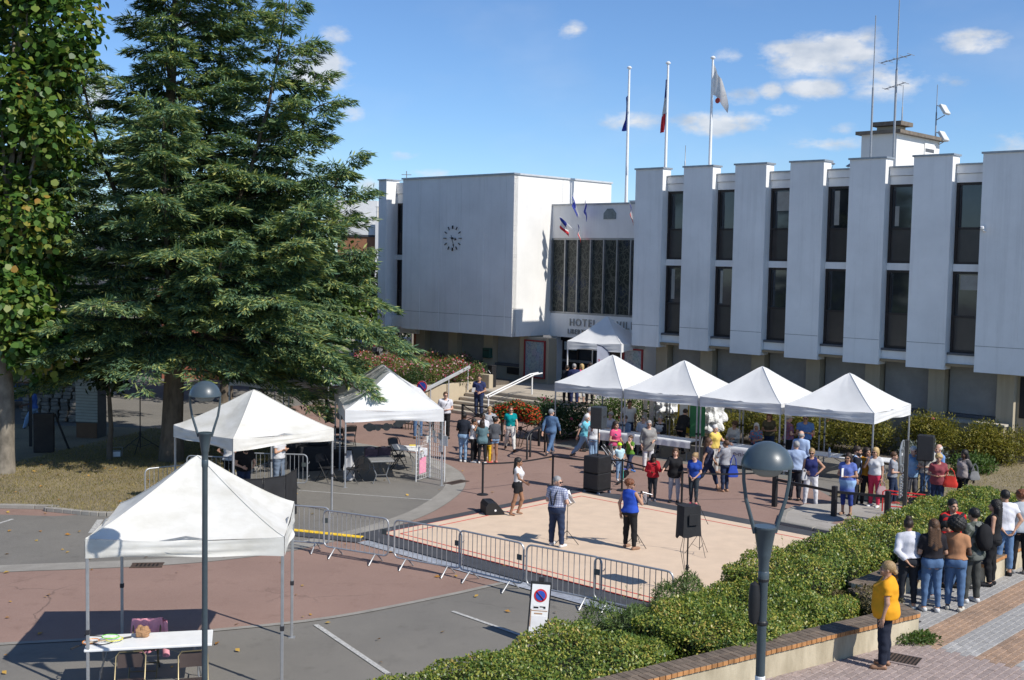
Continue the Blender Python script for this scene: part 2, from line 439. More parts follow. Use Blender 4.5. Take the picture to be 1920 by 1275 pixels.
bsheet('carpet', 10.0, 19.4, -23.35, -15.55, .0505, .072, MATB, fl)
for a, b_ in (((10.36, -23.08), (19.2, -23.08)), ((10.36, -23.08), (10.36, -15.95)), ((10.36, -15.95), (19.2, -15.95)), ((19.2, -23.08), (19.2, -15.95))):
    q = MB(); q.bar((*bxy(*a), .0735), (*bxy(*b_), .0735), .05, .003); q.build('border_line', REDL, fl)
for a, b_ in (((10.0, -23.36), (19.4, -23.36)), ((9.99, -23.36), (9.99, -15.5))):
    q = MB(); q.bar((*bxy(*a), .066), (*bxy(*b_), .066), .03, .014); q.build('edge_tape', REDL, fl)
# cable ramp in yellow and black across the bulb
cr = thing('cable_ramp', 'yellow and black cable protector across the asphalt behind the crowd barriers', 'cable ramp')
for i in range(9):
    a = Vector((-5.90, 29.91, .012)).lerp(Vector((-3.62, 29.11, .012)), i / 9.); c = Vector((-5.90, 29.91, .012)).lerp(Vector((-3.62, 29.11, .012)), (i + .96) / 9.)
    q = MB(); q.bar(a + Vector((0, .0, .03)), c + Vector((0, .0, .03)), .17, .05, 0, .015); q.build('ramp_segment', YEL, cr)
    q = MB(); q.bar(a + Vector((0, -.28, .015)), c + Vector((0, -.28, .015)), .38, .03, 0, .01); q.build('ramp_base', GREYMAT, cr)
# painted bay lines
WPAINT = mat('worn white road paint', (.52, .51, .48), .8, .25, 14, speck=(60, -.5))
for k, (a, b_, w) in enumerate([((-3.63, 22.16), (-1.98, 19.57), .10), ((-1.08, 23.18), (0.50, 21.51), .08), ((-13.35, 28.95), (-12.92, 30.56), .09), ((-10.68, 30.68), (-10.38, 29.19), .16), ((-6.28, 35.07), (-2.23, 34.02), .05)]):
    q = MB(); q.bar((*a, .0125), (*b_, .0125), w, .002); struct(q.build('bay_line', WPAINT))
# drains in the gutter
IRON = mat('rusty cast iron', (.075, .05, .038), .75, .3, 12, .3, 60)
def grate(name, p, rz, L, W, nb, label, m=IRON, frame=None, z=.014):
    t = thing(name, label, 'drain', (p[0], p[1], z), rz)
    q = MB(); q.bb(-L / 2, L / 2, -W / 2, W / 2, -.003, .0); q.build('pit', mat('drain shadow', (.012, .011, .01), .9), t)
    for s in (-1, 1):
        q = MB(); q.bb(-L / 2 - .04, L / 2 + .04, s * W / 2 - .03, s * W / 2 + .03, -.004, .012); q.build('frame', frame or m, t)
        q = MB(); q.bb(s * L / 2 - .03, s * L / 2 + .03, -W / 2 + .03, W / 2 - .03, -.004, .0118); q.build('frame', frame or m, t)
    for i in range(nb):
        x = -L / 2 + L * (i + .5) / nb
        q = MB(); q.bb(x - L / nb * .22, x + L / nb * .22, -W / 2 + .03, W / 2 - .03, 0, .01); q.build('bar', m, t)
    return t
grate('drain_grate', (-8.08, 26.21), R(8), .62, .34, 7, 'rusty iron drain set in the gutter behind the nearest tent')
grate('drain_grate', (-1.65, 36.80), R(52), .75, .30, 8, 'rusty iron drain on the curve of the gutter beside the display racks')

# lawn with kerb on the left
lawn_k = smooth_line([(-30, 31.4), (-13.82, 31.87), (-12.40, 31.59), (-10.67, 31.14), (-10.0, 31.9), (-9.4, 33.4), (-9.0, 36), (-8.2, 38.6), (-7.6, 41.5)], 7)
lawn = lawn_k + [(-9, 43.2), (-14, 46.5), (-22, 47), (-40, 47), (-40, 31.4)]
sheet('lawn_ground', [(p[0], p[1]) for p in lawn], .10, LAWN)
kt = MB()
ks = thing('lawn_kerb', 'grey concrete kerb stones edging the dry lawn', 'kerb')
acc = 0.
for i in range(len(lawn_k) - 1):
    a, b_ = Vector((*lawn_k[i], 0)), Vector((*lawn_k[i + 1], 0))
    n = max(1, round((b_ - a).length / .95))
    for j in range(n):
        p, q_ = a.lerp(b_, j / n), a.lerp(b_, (j + .985) / n)
        q = MB(); q.bar(p + Vector((0, 0, .06)), q_ + Vector((0, 0, .06)), .15, .125, 0, .015); q.build('kerb_stone', CONC, ks)
# small raised pavement and kerb on the right between plaza and hedge
pv = [bxy(15.75, -13.6), bxy(16.3, -14.6), bxy(20.3, -14.7), bxy(20.3, -9.5), bxy(17.2, -10.2), bxy(15.6, -12.2)]
sheet('pavement', pv, .12, PAVE)
kk = thing('pavement_kerb', 'grey kerb stones along the small pavement beside the hedge', 'kerb')
kp = [bxy(15.6, -12.6), bxy(15.75, -13.6), bxy(16.3, -14.68), bxy(20.3, -14.78)]
for i in range(3):
    a, b_ = Vector((*kp[i], 0)), Vector((*kp[i + 1], 0)); n = max(1, round((b_ - a).length / 1.0))
    for j in range(n):
        q = MB(); q.bar(a.lerp(b_, j / n) + Vector((0, 0, .065)), a.lerp(b_, (j + .985) / n) + Vector((0, 0, .065)), .2, .13, 0, .02); q.build('kerb_stone', CONC, kk)
for i in range(5):
    q = MB(); q.prism([bxy(16.6 + i * .75, -13.95), bxy(17.28 + i * .75, -13.95), bxy(17.28 + i * .75, -12.9), bxy(16.6 + i * .75, -12.9)], .121, .126); q.build('paving_slab', RED if i % 2 else PAVE, kk)
# dry grass by the right wing, planting bed in front of the building
sheet('side_lawn_ground', [bxy(15.2, -10), bxy(20.2, -9.4), bxy(23, -9), bxy(23, 12), bxy(17.2, 12), bxy(17.2, 1.2), bxy(12.5, -1.5), bxy(14.5, -3.6)], .03, LAWN)
sheet('shrub_bed_ground', [bxy(2.2, -7.2), bxy(6, -5.0), bxy(10.5, -3.4), bxy(14.2, -3.2), bxy(17, .9), bxy(1.6, .9), bxy(1.6, -4)], .06, EARTH)
# raised walkway (0.75 m above the plaza), hedge bed
WK = .75
sheet('walkway_base', [bxy(22.3, -36), bxy(40, -36), bxy(40, 10), bxy(22.3, 10)], WK - .03, mat('paving bed mortar', (.16, .145, .125), .9, .2, 6, .3, 60))
sheet('hedge_bed_soil', [bxy(19.9, -36), bxy(23.3, -36), bxy(23.3, 3), bxy(20.6, 3), bxy(20.2, -9.4), bxy(20.2, -22)], .62, EARTH)
q = MB(); q.prism([bxy(19.8, -36), bxy(23.2, -36), bxy(23.2, 3), bxy(20.5, 3), bxy(20.1, -9.4), bxy(20.1, -22)], .0, .6)
struct(q.build('hedge_bed_edge', CONC))
# pavers: grey stretcher courses, brown bands, pinkish field
PGREY = mat('grey paver', (.29, .28, .265), .85, .12, 5, .4, 60, island=.14, speck=(70, .15))
PBROWN = mat('brown paver', (.30, .185, .11), .85, .3, 2.2, .4, 60, island=.16, speck=(70, .12))
PPINK = mat('pinkish grey paver', (.27, .205, .18), .85, .12, 5, .4, 60, island=.1, speck=(70, .12))
PSHAPE = {}
def paver_mesh(m, L, W):
    if m.name not in PSHAPE:
        q = MB(); q.box((0, 0, 0), (L - .008, W - .008, .06), 0, 0, .008); PSHAPE[m.name] = q.mesh('paver', m)
    return PSHAPE[m.name]
pave = thing('walkway_pavers', 'grey, brown and pinkish concrete pavers laid in bands on the raised walkway', 'paving')
pave.location = (OX, OY, 0); pave.rotation_euler = (0, 0, PHI)
def kindof(u, v):
    if v < -24.0 and u > 23.0: return PPINK
    if u < 23.95: return PGREY
    k = (u - 23.95) % 1.18
    return PBROWN if k < .6 else PGREY
cells = []
L_, W_ = .24, .12
for iu in range(0, 62):
    for iv in range(-140, 100):
        u = 22.35 + W_ * iu; v = -21.5 + L_ * (iv + .5 * (iu % 2))
        if not (-27.6 < v < -9): continue
        p = bw(u, v, WK); 
        # inside the picture and outside the planter walls
        x, y = p.x, p.y
        if v < -23.6 and u < 24.08 - (-23.72 - v) * .218 - .02: continue
        if -23.6 <= v < -22.7 and u < 23.7: continue
        if v > -19.6 and u < 23.5: continue
        d = p - Vector((0, 0, 7)); w = d.dot(fw); px = 960 + 2227.7 * d.dot(r2) / w; py = 637.5 - 2227.7 * d.dot(u2) / w
        if px > 1960 or py > 1300 or px < 1300: continue
        cells.append((-w, u, v))
cells.sort(key=lambda t: -t[0])
rest = {}
for i, (w, u, v) in enumerate(cells):
    m = kindof(u, v); me = paver_mesh(m, L_, W_)
    if i < 300:
        o = link('paver', me, pave, (u, v, WK - .03 + rnd.uniform(-.002, .002)), math.pi / 2 + rnd.uniform(-.012, .012))
    else:
        rest.setdefault(m.name, (MB(), m))[0].box((u, v, WK - .03 + rnd.uniform(-.002, .002)), (L_ - .008, W_ - .008, .06), math.pi / 2 + rnd.uniform(-.012, .012), 0, .008)
for q, m in rest.values():
    o = q.build('paver_field', m, pave); o['kind'] = 'stuff'
grate('drain_grate', (6.31, 18.59), R(-32), .62, .5, 11, 'iron grating in the walkway beside the woman in the orange blouse', IRON, PPINK, WK + .003)

# planter wall: rendered wall with a brick coping, in three runs with a bench recess
REND = mat('cream render', (.52, .45, .325), .9, .16, 1.4, .3, 30, dark=(.36, .30, .2), stretch=(1.6, 1.6, .5))
BRK = mat('orange brick', (.42, .20, .075), .85, .25, 7, .4, 60, island=.22)
BRKT = mat('weathered brown brick', (.15, .115, .085), .9, .3, 6, .5, 50, island=.2)
def planter(runs, label):
    t = thing('planter_wall', label, 'planter wall')
    qb = MB(); qb.box((0, 0, 0), (.103, .22, .075), 0, 0, .006); qb.m = [1 if sum(qb.v[i][2] for i in f) / len(f) > .03 else 0 for f in qb.f]; bme = qb.mesh('brick', [BRK, BRKT])
    qt = MB(); qt.box((0, 0, 0), (.205, .103, .07), 0, 0, .006); tme = qt.mesh('brick', BRKT)
    for a, b_ in runs:
        a, b_ = Vector((*bxy(*a), 0)), Vector((*bxy(*b_), 0))
        d = b_ - a; L = d.length; dr = d.normalized(); nr = Vector((-dr.y, dr.x, 0)); ang = math.atan2(dr.y, dr.x)
        mid = (a + b_) / 2 + nr * .17
        q = MB(); q.box((mid.x, mid.y, WK + .16), (L, .33, .56), ang); q.build('wall', REND, t)
        n = int(L / .112)
        for i in range(n):
            p = a + dr * (i + .5) * L / n + nr * .08
            link('brick', bme, t, (p.x, p.y, 1.163 + rnd.uniform(-.003, .003)), ang + rnd.uniform(-.02, .02))
        n2 = int(L / .112)
        for i in range(n2):
            p = a + dr * (i + .5) * L / n2 + nr * .30
            link('brick', tme, t, (p.x, p.y, 1.163 + rnd.uniform(-.003, .003)), ang + math.pi / 2 + rnd.uniform(-.02, .02))
    return t
planter([((22.1, -32.8), (24.12, -23.72)), ((24.12, -23.72), (22.75, -22.85))], 'cream planter wall with brick coping beside the woman in the orange blouse')
planter([((22.75, -22.8), (22.75, -19.75))], 'short recessed planter wall where the group of young people sits')
planter([((22.75, -19.7), (23.6, -19.55)), ((23.6, -19.55), (23.45, -9.0))], 'far planter wall with brick coping behind the young people at the right edge')

# ---------------------------------------------------------------- the town hall
def wallmat(name, col, streak=.35, rough=.8, dirt=(.43, .42, .40)):
    """Painted render with rain streaks running down and a little grime at random."""
    m, nt, b, out = _nodes(name)
    c = ramp(nt, noise(nt, .45, 5, .6), [(.3, tuple(x * .9 for x in col)), (.7, tuple(min(1, x * 1.06) for x in col))])
    s = ramp(nt, noise(nt, 1.0, 6, .7, stretch=(3.2, 3.2, .16)), [(.5, (0, 0, 0)), (.85, (streak,) * 3)])
    c = mixc(nt, s, c, dirt)
    s2 = ramp(nt, noise(nt, 2.3, 6, .75), [(.56, (0, 0, 0)), (.9, (streak * .8,) * 3)])
    c = mixc(nt, s2, c, tuple(x * 1.3 for x in dirt))
    nt.links.new(c, b.inputs['Base Color']); b.inputs['Roughness'].default_value = rough; b.inputs['Specular IOR Level'].default_value = .25
    bn = nt.nodes.new('ShaderNodeBump'); bn.inputs['Strength'].default_value = .25; bn.inputs['Distance'].default_value = .01
    nt.links.new(noise(nt, 14, 5, .6), bn.inputs['Height']); nt.links.new(bn.outputs[0], b.inputs['Normal'])
    MATS[name] = m
    return m
WHITE = wallmat('white painted panel', (.83, .825, .81))
WHITE2 = wallmat('white painted concrete', (.82, .815, .80), .25)
BEIGE = wallmat('beige concrete', (.42, .365, .27), .4, .85, (.2, .17, .12))
CAP = mat('metal parapet cap', (.36, .38, .40), .45, .15, 6, metal=.5)
BROWN = mat('dark brown window frame', (.030, .022, .020), .45, .2, 5)
SPAN = mat('dark brown spandrel', (.040, .031, .028), .3, .2, 2, spec=.6)
GLASS = glassmat('window glass')
ROLLER = mat('grey roller shutter', (.29, .285, .27), .6, .12, 2)
SILLM = mat('dark sill', (.10, .105, .115), .6, .15, 5)
ALU = mat('anodised mullion', (.33, .34, .35), .4, .12, 5, metal=.6)
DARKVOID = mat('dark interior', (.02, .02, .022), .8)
S_, PW, ZB, ZT = 2.582, 1.4815, 3.247, 11.094
hall = thing('town_hall', 'white modernist town hall with tall projecting panels and dark strip windows', 'building', (OX, OY, 0), PHI)
def part(name, m, q, parent=None, smooth=False): return q.build(name, m, parent or hall, smooth)
def bx(name, m, u0, u1, v0, v1, z0, z1, parent=None, ch=0.):
    q = MB(); q.bb(u0, u1, v0, v1, z0, z1, 0, ch); return q.build(name, m, parent or hall)
# main body of the right wing, behind the strip windows
bx('core_wall', WHITE2, .2, 18.0, .78, 13, 3.5, 10.75)
bx('roof_slab', mat('gravel roof', (.3, .29, .27), .9, .2, 8, .5, 60), .2, 18.0, .62, 13, 10.752, 10.80)
UE = 6 * S_ + 2.0
for i in range(7):
    u0 = i * S_; u1 = u0 + PW if i < 6 else UE
    if i in (0, 6):
        pn = bx('facade_panel', WHITE, u0, u1, 0, .60, ZB, ZT)
    else:
        pn = bx('facade_panel', WHITE, u0, u1, 0, .60, ZB, ZT)
    q = MB(); q.bb(u0 - .05, u1 + .05, -.05, .66, ZT + .001, ZT + .07); q.build('parapet_cap', CAP, pn)
    q = MB(); q.bb(u0 + .002, u1 - .002, -.004, .001, 4.19, 4.205); q.build('joint', mat('dark joint', (.14, .14, .14), .9), pn)
    if i in (0, 6):
        us = u0 + .26 if i == 0 else u0 + 1.5
        q = MB(); q.bb(us, us + .02, -.012, .001, 4.4, 9.6); q.build('cover_strip', WHITE2, pn)
    q = MB(); q.bb(u1 - .002, u1 + .012, -.014, .03, ZB + .01, 9.5); q.build('corner_bead', WHITE2, pn)
def stripwin(u0, u1, z0, z1, vp=.42):
    """One storey-high window: frame, glass above, spandrel below."""
    zs = z0 + (z1 - z0) * .44
    w = MB(); fr = .09
    w.bb(u0, u0 + fr, vp, vp + .16, z0, z1); w.bb(u1 - fr, u1, vp, vp + .16, z0, z1)
    w.bb(u0 + fr, u1 - fr, vp, vp + .16, z0, z0 + fr); w.bb(u0 + fr, u1 - fr, vp, vp + .16, z1 - fr, z1); w.bb(u0 + fr, u1 - fr, vp, vp + .16, zs - .04, zs + .04)
    o = part('window', BROWN, w)
    q = MB(); q.bb(u0 + fr, u1 - fr, vp + .07, vp + .1, zs + .04, z1 - fr); q.build('pane', GLASS, o)
    for us in (u0 + fr + .06, u1 - fr - .09): q = MB(); q.bb(us, us + .03, vp + .045, vp + .07, zs + .12, z1 - fr - .12); q.build('sash', BROWN, o)
    q = MB(); q.bb(u0 + fr, u1 - fr, vp + .04, vp + .1, z0 + fr, zs - .04); q.build('spandrel', SPAN, o)
    return o
def bay(u0, u1, vp=.42, k=0):
    stripwin(u0, u1, 3.89, 6.87, vp); stripwin(u0, u1, 7.14, 10.12, vp)
    bx('floor_band', WHITE2, u0, u1, vp - .06, vp + .3, 6.872, 7.138)
    bx('sill_block', WHITE2, u0, u1, vp - .20, vp + .3, 3.48, 3.80); bx('sill_plate', SILLM, u0, u1, vp - .26, vp + .25, 3.802, 3.885)
    bx('parapet', WHITE2, u0, u1, vp - .04, vp + .3, 10.123, 10.44); bx('parapet', WHITE2, u0, u1, vp - .1, vp + .3, 10.455, 10.75)
    bx('parapet_cap', CAP, u0, u1, vp - .16, vp + .36, 10.752, 10.81)
    q = MB(); q.bb(u0, u1, vp + .2, vp + .36, 3.81, 10.12); q.build('dark_backing', DARKVOID, hall)
BLIND = mat('pale window blind', (.34, .33, .30), .8, .15, 3)
for i in range(6):
    bay(i * S_ + PW + .015, (i + 1) * S_ - .002)
    for (k, z0, z1, f) in ((3, 8.6, 9.95, .35), (1, 5.3, 6.7, .18), (4, 8.55, 9.3, .22), (2, 9.2, 9.98, 1.), (0, 5.4, 6.72, .3), (5, 6.2, 6.74, 1.)):
        if k == i: bx('blind', BLIND, i * S_ + PW + .22 + (0 if f < .3 else .05), i * S_ + PW + .22 + (S_ - PW - .36) * f, .484, .489, z0, z1)
# ground floor of the right wing: beige piers and grey roller shutters
GV = 1.15
for i in range(7):
    u = .42 + i * S_ + (.2 if i == 0 else .0) - .0
    bx('pier', BEIGE, u + .1, u + .72, GV - .25, GV + .4, .0, 3.6)
    if i < 6:
        sh = bx('roller_shutter', ROLLER, u + .78, u + S_ + .04, GV + .1, GV + .2, 1.55, 3.45)
        q = MB()
        for k in range(24): q.bb(u + .80, u + S_ + .02, GV + .086, GV + .0995, 1.58 + k * .0775, 1.58 + k * .0775 + .066)
        q.build('shutter_slats', ROLLER, sh)
        bx('shutter_sill', SILLM, u + .73, u + S_ + .09, GV - .02, GV + .25, 1.42, 1.535)
        bx('apron_wall', BEIGE, u + .725, u + S_ + .095, GV + .02, GV + .4, 0, 1.41)
        bx('lintel', BEIGE, u + .725, u + S_ + .095, GV + .06, GV + .3, 3.46, 3.6)
bx('soffit', mat('ochre soffit', (.30, .22, .13), .85), .05, UE - .05, .1, 1.6, 3.38, 3.475)
bx('end_wall', BEIGE, 16.6, UE - .3, GV + .05, 9, 0, 3.24)
bx('end_window', DARKVOID, 16.75, UE - .4, GV + .0, GV + .045, 1.6, 3.1)
bx('plinth_wall', BEIGE, 12.9, 16.55, .28, .55, 0, 1.32); bx('plinth_coping', mat('pale coping', (.5, .45, .36), .85, .15, 4), 12.85, 16.6, .22, .6, 1.322, 1.40)
bx('recess_wall', BEIGE, .45, 18, 2.0, 2.4, 0, 3.6)
# left block
BU0, BU1, BV = -14.84, -6.84, -.60
seams = [BU0, -13.45, -12.0, -10.45, -8.85, -7.35, BU1]
bx('block_wall', WHITE2, BU0 + .05, BU1 - .32, BV + .3, 6.9, ZB + .02, ZT - .02)
for i in range(6):
    a, b_ = seams[i], seams[i + 1]
    pn = bx('facade_panel', WHITE, a + (.006 if i else 0), b_ - (.006 if i < 5 else 0), BV, BV + .29, ZB, ZT)
    if i < 5:
        q = MB(); q.bb(b_ - .012, b_ + .012, BV - .013, BV + .02, (ZB + .05), [9.0, 7.4, 7.8, 9.2, 5.2][i]); q.build('joint_strip', WHITE2, pn)
    q = MB(); q.bb(a + .01, b_ - .01, BV - .004, BV + .001, 4.19, 4.205); q.build('joint', MATS['dark joint'], pn)
LITW = wallmat('sunlit white render', (.76, .745, .71), .16)
sd = bx('side_wall', LITW, BU1 - .3, BU1, BV + .001, 6.95, ZB + .001, ZT - .001)
q = MB(); q.bb(BU1 - .001, BU1 + .004, 3.0, 3.012, 9.9, ZT - .02); q.build('joint', MATS['dark joint'], sd)
bx('parapet_cap', CAP, BU0 - .06, BU1 + .06, BV - .07, BV + .35, ZT + .001, ZT + .085)
bx('parapet_cap', mat('pale metal cap', (.62, .63, .63), .45, .1, 5, metal=.3), BU1 - .36, BU1 + .06, BV + .352, 7.0, ZT + .001, ZT + .085)
# side wing behind the block on the left
bx('facade_panel', WHITE, -16.65, -16.03, -.72, .2, ZB - .4, ZT)
bx('parapet_cap', CAP, -16.7, -15.98, -.78, .25, ZT + .001, ZT + .07)
stripwin(-16.02, BU0 - .01, 3.89, 6.87, .1); stripwin(-16.02, BU0 - .01, 7.14, 9.9, .1)
bx('floor_band', WHITE2, -16.02, BU0 - .01, .02, .4, 6.872, 7.138); bx('sill_block', WHITE2, -16.02, BU0 - .01, -.25, .4, 3.3, 3.885)
bx('parapet', WHITE2, -16.02, BU0 - .01, .05, .4, 9.903, 10.4); bx('parapet', WHITE2, -16.02, BU0 - .01, -.02, .4, 10.415, ZT - .1)
bx('dark_backing', DARKVOID, -16.6, BU0 - .005, .36, 1.0, 3.4, 10.4); bx('wing_wall', WHITE2, -16.6, BU0, .5, 8, 2.9, ZT - .05)
# ground floor under the block
for i, (a, b_) in enumerate([(-15.1, -14.4), (-12.6, -11.95), (-10.0, -9.35), (-7.5, -6.9)]):
    bx('pier', BEIGE, a, b_, .72, 1.4, .3, 3.6)
    if i < 3:
        c = [(-12.6), (-10.0), (-7.5)][i]
        sh = bx('roller_shutter', ROLLER, b_ + .02, c - .02, 1.08, 1.18, 1.75, 3.5)
        q = MB()
        for k in range(22): q.bb(b_ + .04, c - .04, 1.066, 1.0795, 1.79 + k * .0775, 1.79 + k * .0775 + .066)
        q.build('shutter_slats', ROLLER, sh)
        bx('shutter_sill', SILLM, b_ + .01, c - .01, .9, 1.2, 1.62, 1.745); bx('apron_wall', BEIGE, b_ + .005, c - .005, .97, 1.4, .3, 1.615)
        bx('lintel', BEIGE, b_ + .005, c - .005, 1.0, 1.3, 3.505, 3.6)
bx('corner_bricks', mat('red brick', (.32, .12, .07), .85, .2, 9, .3, 40), -15.35, -15.105, .74, 1.5, .2, 3.5)
bx('soffit', WHITE2, BU0 + .06, BU1 - .31, BV + .32, 1.6, ZB - .02, ZB + .015)
bx('back_wall', BEIGE, -15.0, -6.9, 1.42, 1.8, .3, 3.5)
# entrance bay with the hall window
VE = 2.24
bx('fascia', WHITE2, BU1 + .002, -.01, VE, VE + .35, 8.12, 9.72); bx('parapet_cap', CAP, BU1 + .002, -.01, VE - .06, VE + .4, 9.722, 9.80)
bx('roof_slab', MATS['gravel roof'], BU1, .2, VE + .3, 13, 9.5, 9.6)
bx('sign_band', WHITE2, BU1 + .002, .0, VE, VE + .35, 3.2, 4.36)
bx('return_wall', WHITE2, BU1 + .001, -6.45, VE + .12, VE + 1, .9, 3.19)
hw = bx('hall_window', ALU, BU1 + .002, -.02, VE + .02, VE + .2, 4.362, 4.46); 
q = MB(); q.bb(BU1 + .002, -.02, VE + .02, VE + .2, 8.02, 8.118); q.build('head_rail', ALU, hw)
def stainmat():
    m, nt, b, out = _nodes('leaded art glass')
    pos = nt.nodes.new('ShaderNodeNewGeometry').outputs['Position']
    mp = nt.nodes.new('ShaderNodeMapping'); mp.inputs['Scale'].default_value = (1.5, 1.5, 1.1); nt.links.new(pos, mp.inputs[0])
    wv = noise(nt, 1.2, 3, .6)
    vo = nt.nodes.new('ShaderNodeTexVoronoi'); vo.feature = 'DISTANCE_TO_EDGE'; vo.inputs['Scale'].default_value = 2.6
    ad = nt.nodes.new('ShaderNodeMix'); ad.data_type = 'VECTOR'; ad.inputs[0].default_value = .35
    nt.links.new(mp.outputs[0], ad.inputs[4]); cc = nt.nodes.new('ShaderNodeTexNoise'); cc.inputs['Scale'].default_value = 1.5; nt.links.new(mp.outputs[0], cc.inputs['Vector'])
    nt.links.new(cc.outputs['Color'], ad.inputs[5]); nt.links.new(ad.outputs[1], vo.inputs['Vector'])
    vo2 = nt.nodes.new('ShaderNodeTexVoronoi'); vo2.feature = 'DISTANCE_TO_EDGE'; vo2.inputs['Scale'].default_value = 5.5; nt.links.new(ad.outputs[1], vo2.inputs['Vector'])
    mn = nt.nodes.new('ShaderNodeMath'); mn.operation = 'MINIMUM'; nt.links.new(vo.outputs['Distance'], mn.inputs[0]); nt.links.new(vo2.outputs['Distance'], mn.inputs[1])
    ln = ramp(nt, mn.outputs[0], [(0., (1, 1, 1)), (.035, (1, 1, 1)), (.06, (0, 0, 0))])
    base = ramp(nt, noise(nt, .55, 3), [(.35, (.020, .024, .018)), (.55, (.018, .024, .026)), (.68, (.02, .035, .075))])
    c = mixc(nt, ln, base, (.085, .09, .075))
    nt.links.new(c, b.inputs['Base Color']); b.inputs['Roughness'].default_value = .3; b.inputs['Specular IOR Level'].default_value = .4
    return m
ART = stainmat()
ms_ = [BU1 + .03, -5.92, -5.12, -4.30, -3.48, -2.67, -1.85, -1.0, -.1]
for i in range(9):
    q = MB(); q.bb(ms_[i] - .035, ms_[i] + .035, VE - .06, VE + .18, 4.462, 8.018); q.build('mullion', ALU, hw)
    if i < 8:
        q = MB(); q.bb(ms_[i] + .037, ms_[i + 1] - .037, VE + .08, VE + .12, 4.462, 8.018); q.build('pane', ART, hw)
# raised lettering on the sign band
LET = mat('weathered steel letter', (.33, .33, .32), .45, .15, 8, metal=.4)
def wall_text(s, u, z, size, width=1.0, gap=1.0):
    x = u
    for ch in s:
        if ch != ' ':
            Mx = Matrix.Translation((x, VE - .035, z)) @ Matrix.Rotation(math.pi / 2, 4, 'X')
            o = text(ch, size, .022, LET, hall, Mx, 'letter', 'LEFT', width)
            w = o.data.vertices and (max(v.co.x for v in o.data.vertices) - x) or size * .4
            x += w + size * .13 * gap
        else: x += size * .42
wall_text('HOTEL DE VILLE', -5.55, 3.79, .52, .92, 1.15)
wall_text('LIBERTE  EGALITE  FRATERNITE', -5.65, 3.39, .35, .85, .8)
sh = MB(); sh.prism([(-3.55, 9.02), (-2.8, 9.02), (-2.8, 9.3), (-3.02, 9.52), (-3.33, 9.52), (-3.55, 9.3)], VE - .03, VE - .002)
for k, v in enumerate(sh.v): sh.v[k] = (v[0], v[2], v[1])
sh.f = [f[::-1] for f in sh.f]; part('wall_plaque', mat('green grey plaque', (.2, .235, .23), .6, .2, 6), sh)
# entrance below the band: glazing in shade, door posts, notices
bx('entrance_glazing', GLASS, -6.35, -.6, VE + .45, VE + .5, .95, 3.2)
for u in (-6.3, -5.35, -4.4, -3.4, -2.4, -1.4): bx('door_post', BROWN, u, u + .09, VE + .36, VE + .44, .95, 3.2)
bx('door_rail', ALU, -6.25, -4.4, VE + .30, VE + .35, 1.95, 2.07); bx('door_rail', ALU, -6.25, -4.4, VE + .30, VE + .35, 1.45, 1.5)
bx('window_notice', mat('pale notice', (.5, .56, .55), .6), -6.1, -5.3, VE + .28, VE + .295, 2.55, 2.95); bx('entrance_ceiling', DARKVOID, -6.4, 0, VE + .36, VE + 2, 3.0, 3.19)
bx('entrance_wall', WHITE2, -.55, .5, 1.6, VE + .5, .9, 3.19)
# roof: penthouse with chimney, vents, back parapets
ph = bx('penthouse', LITW, 7.75, 9.37, 6.0, 10.4, 10.8, 12.72)
q = MB(); q.bb(7.55, 9.62, 5.8, 10.6, 12.722, 12.87); q.build('penthouse_roof', mat('stained concrete slab', (.17, .14, .11), .9, .3, 4, .4, 40), ph)
q = MB(); q.bb(8.15, 9.1, 6.6, 7.4, 12.872, 13.1); q.build('chimney_base', BEIGE, ph); q = MB(); q.bb(7.95, 9.35, 6.4, 7.6, 13.122, 13.3); q.build('chimney_cap', MATS['stained concrete slab'], ph)
q = MB(); q.bb(9.372, 9.42, 8.75, 9.75, 11.1, 12.55); q.build('door_frame', WHITE2, ph)
q = MB(); q.bb(9.40, 9.425, 8.85, 9.55, 10.9, 12.0); q.build('door', GLASS, ph); q = MB(); q.bb(9.421, 9.43, 8.8, 9.7, 12.15, 12.3); q.build('door_hood', SILLM, ph)
for u, v in ((6.8, 5.0), (7.05, 6.5)):
    q = MB(); q.lathe([(.14, 0), (.14, .35), (.11, .36), (.11, .5)], (u, v, 10.8), 12); q.lathe([(.22, 0), (.24, .03), (.03, .16)], (u, v, 11.42), 12)
    for k in range(3): q.cyl((u + .12 * math.cos(k * 2.1), v + .12 * math.sin(k * 2.1), 11.28), (u + .18 * math.cos(k * 2.1), v + .18 * math.sin(k * 2.1), 11.43), .012)
    part('roof_vent', CAP, q, None, True)
bx('rear_wing', LITW, BU1 - .3, 2, 9.0, 16, 3, 10.25); bx('parapet_cap', MATS['pale metal cap'], BU1 - .35, 2.05, 8.95, 16, 10.252, 10.32)
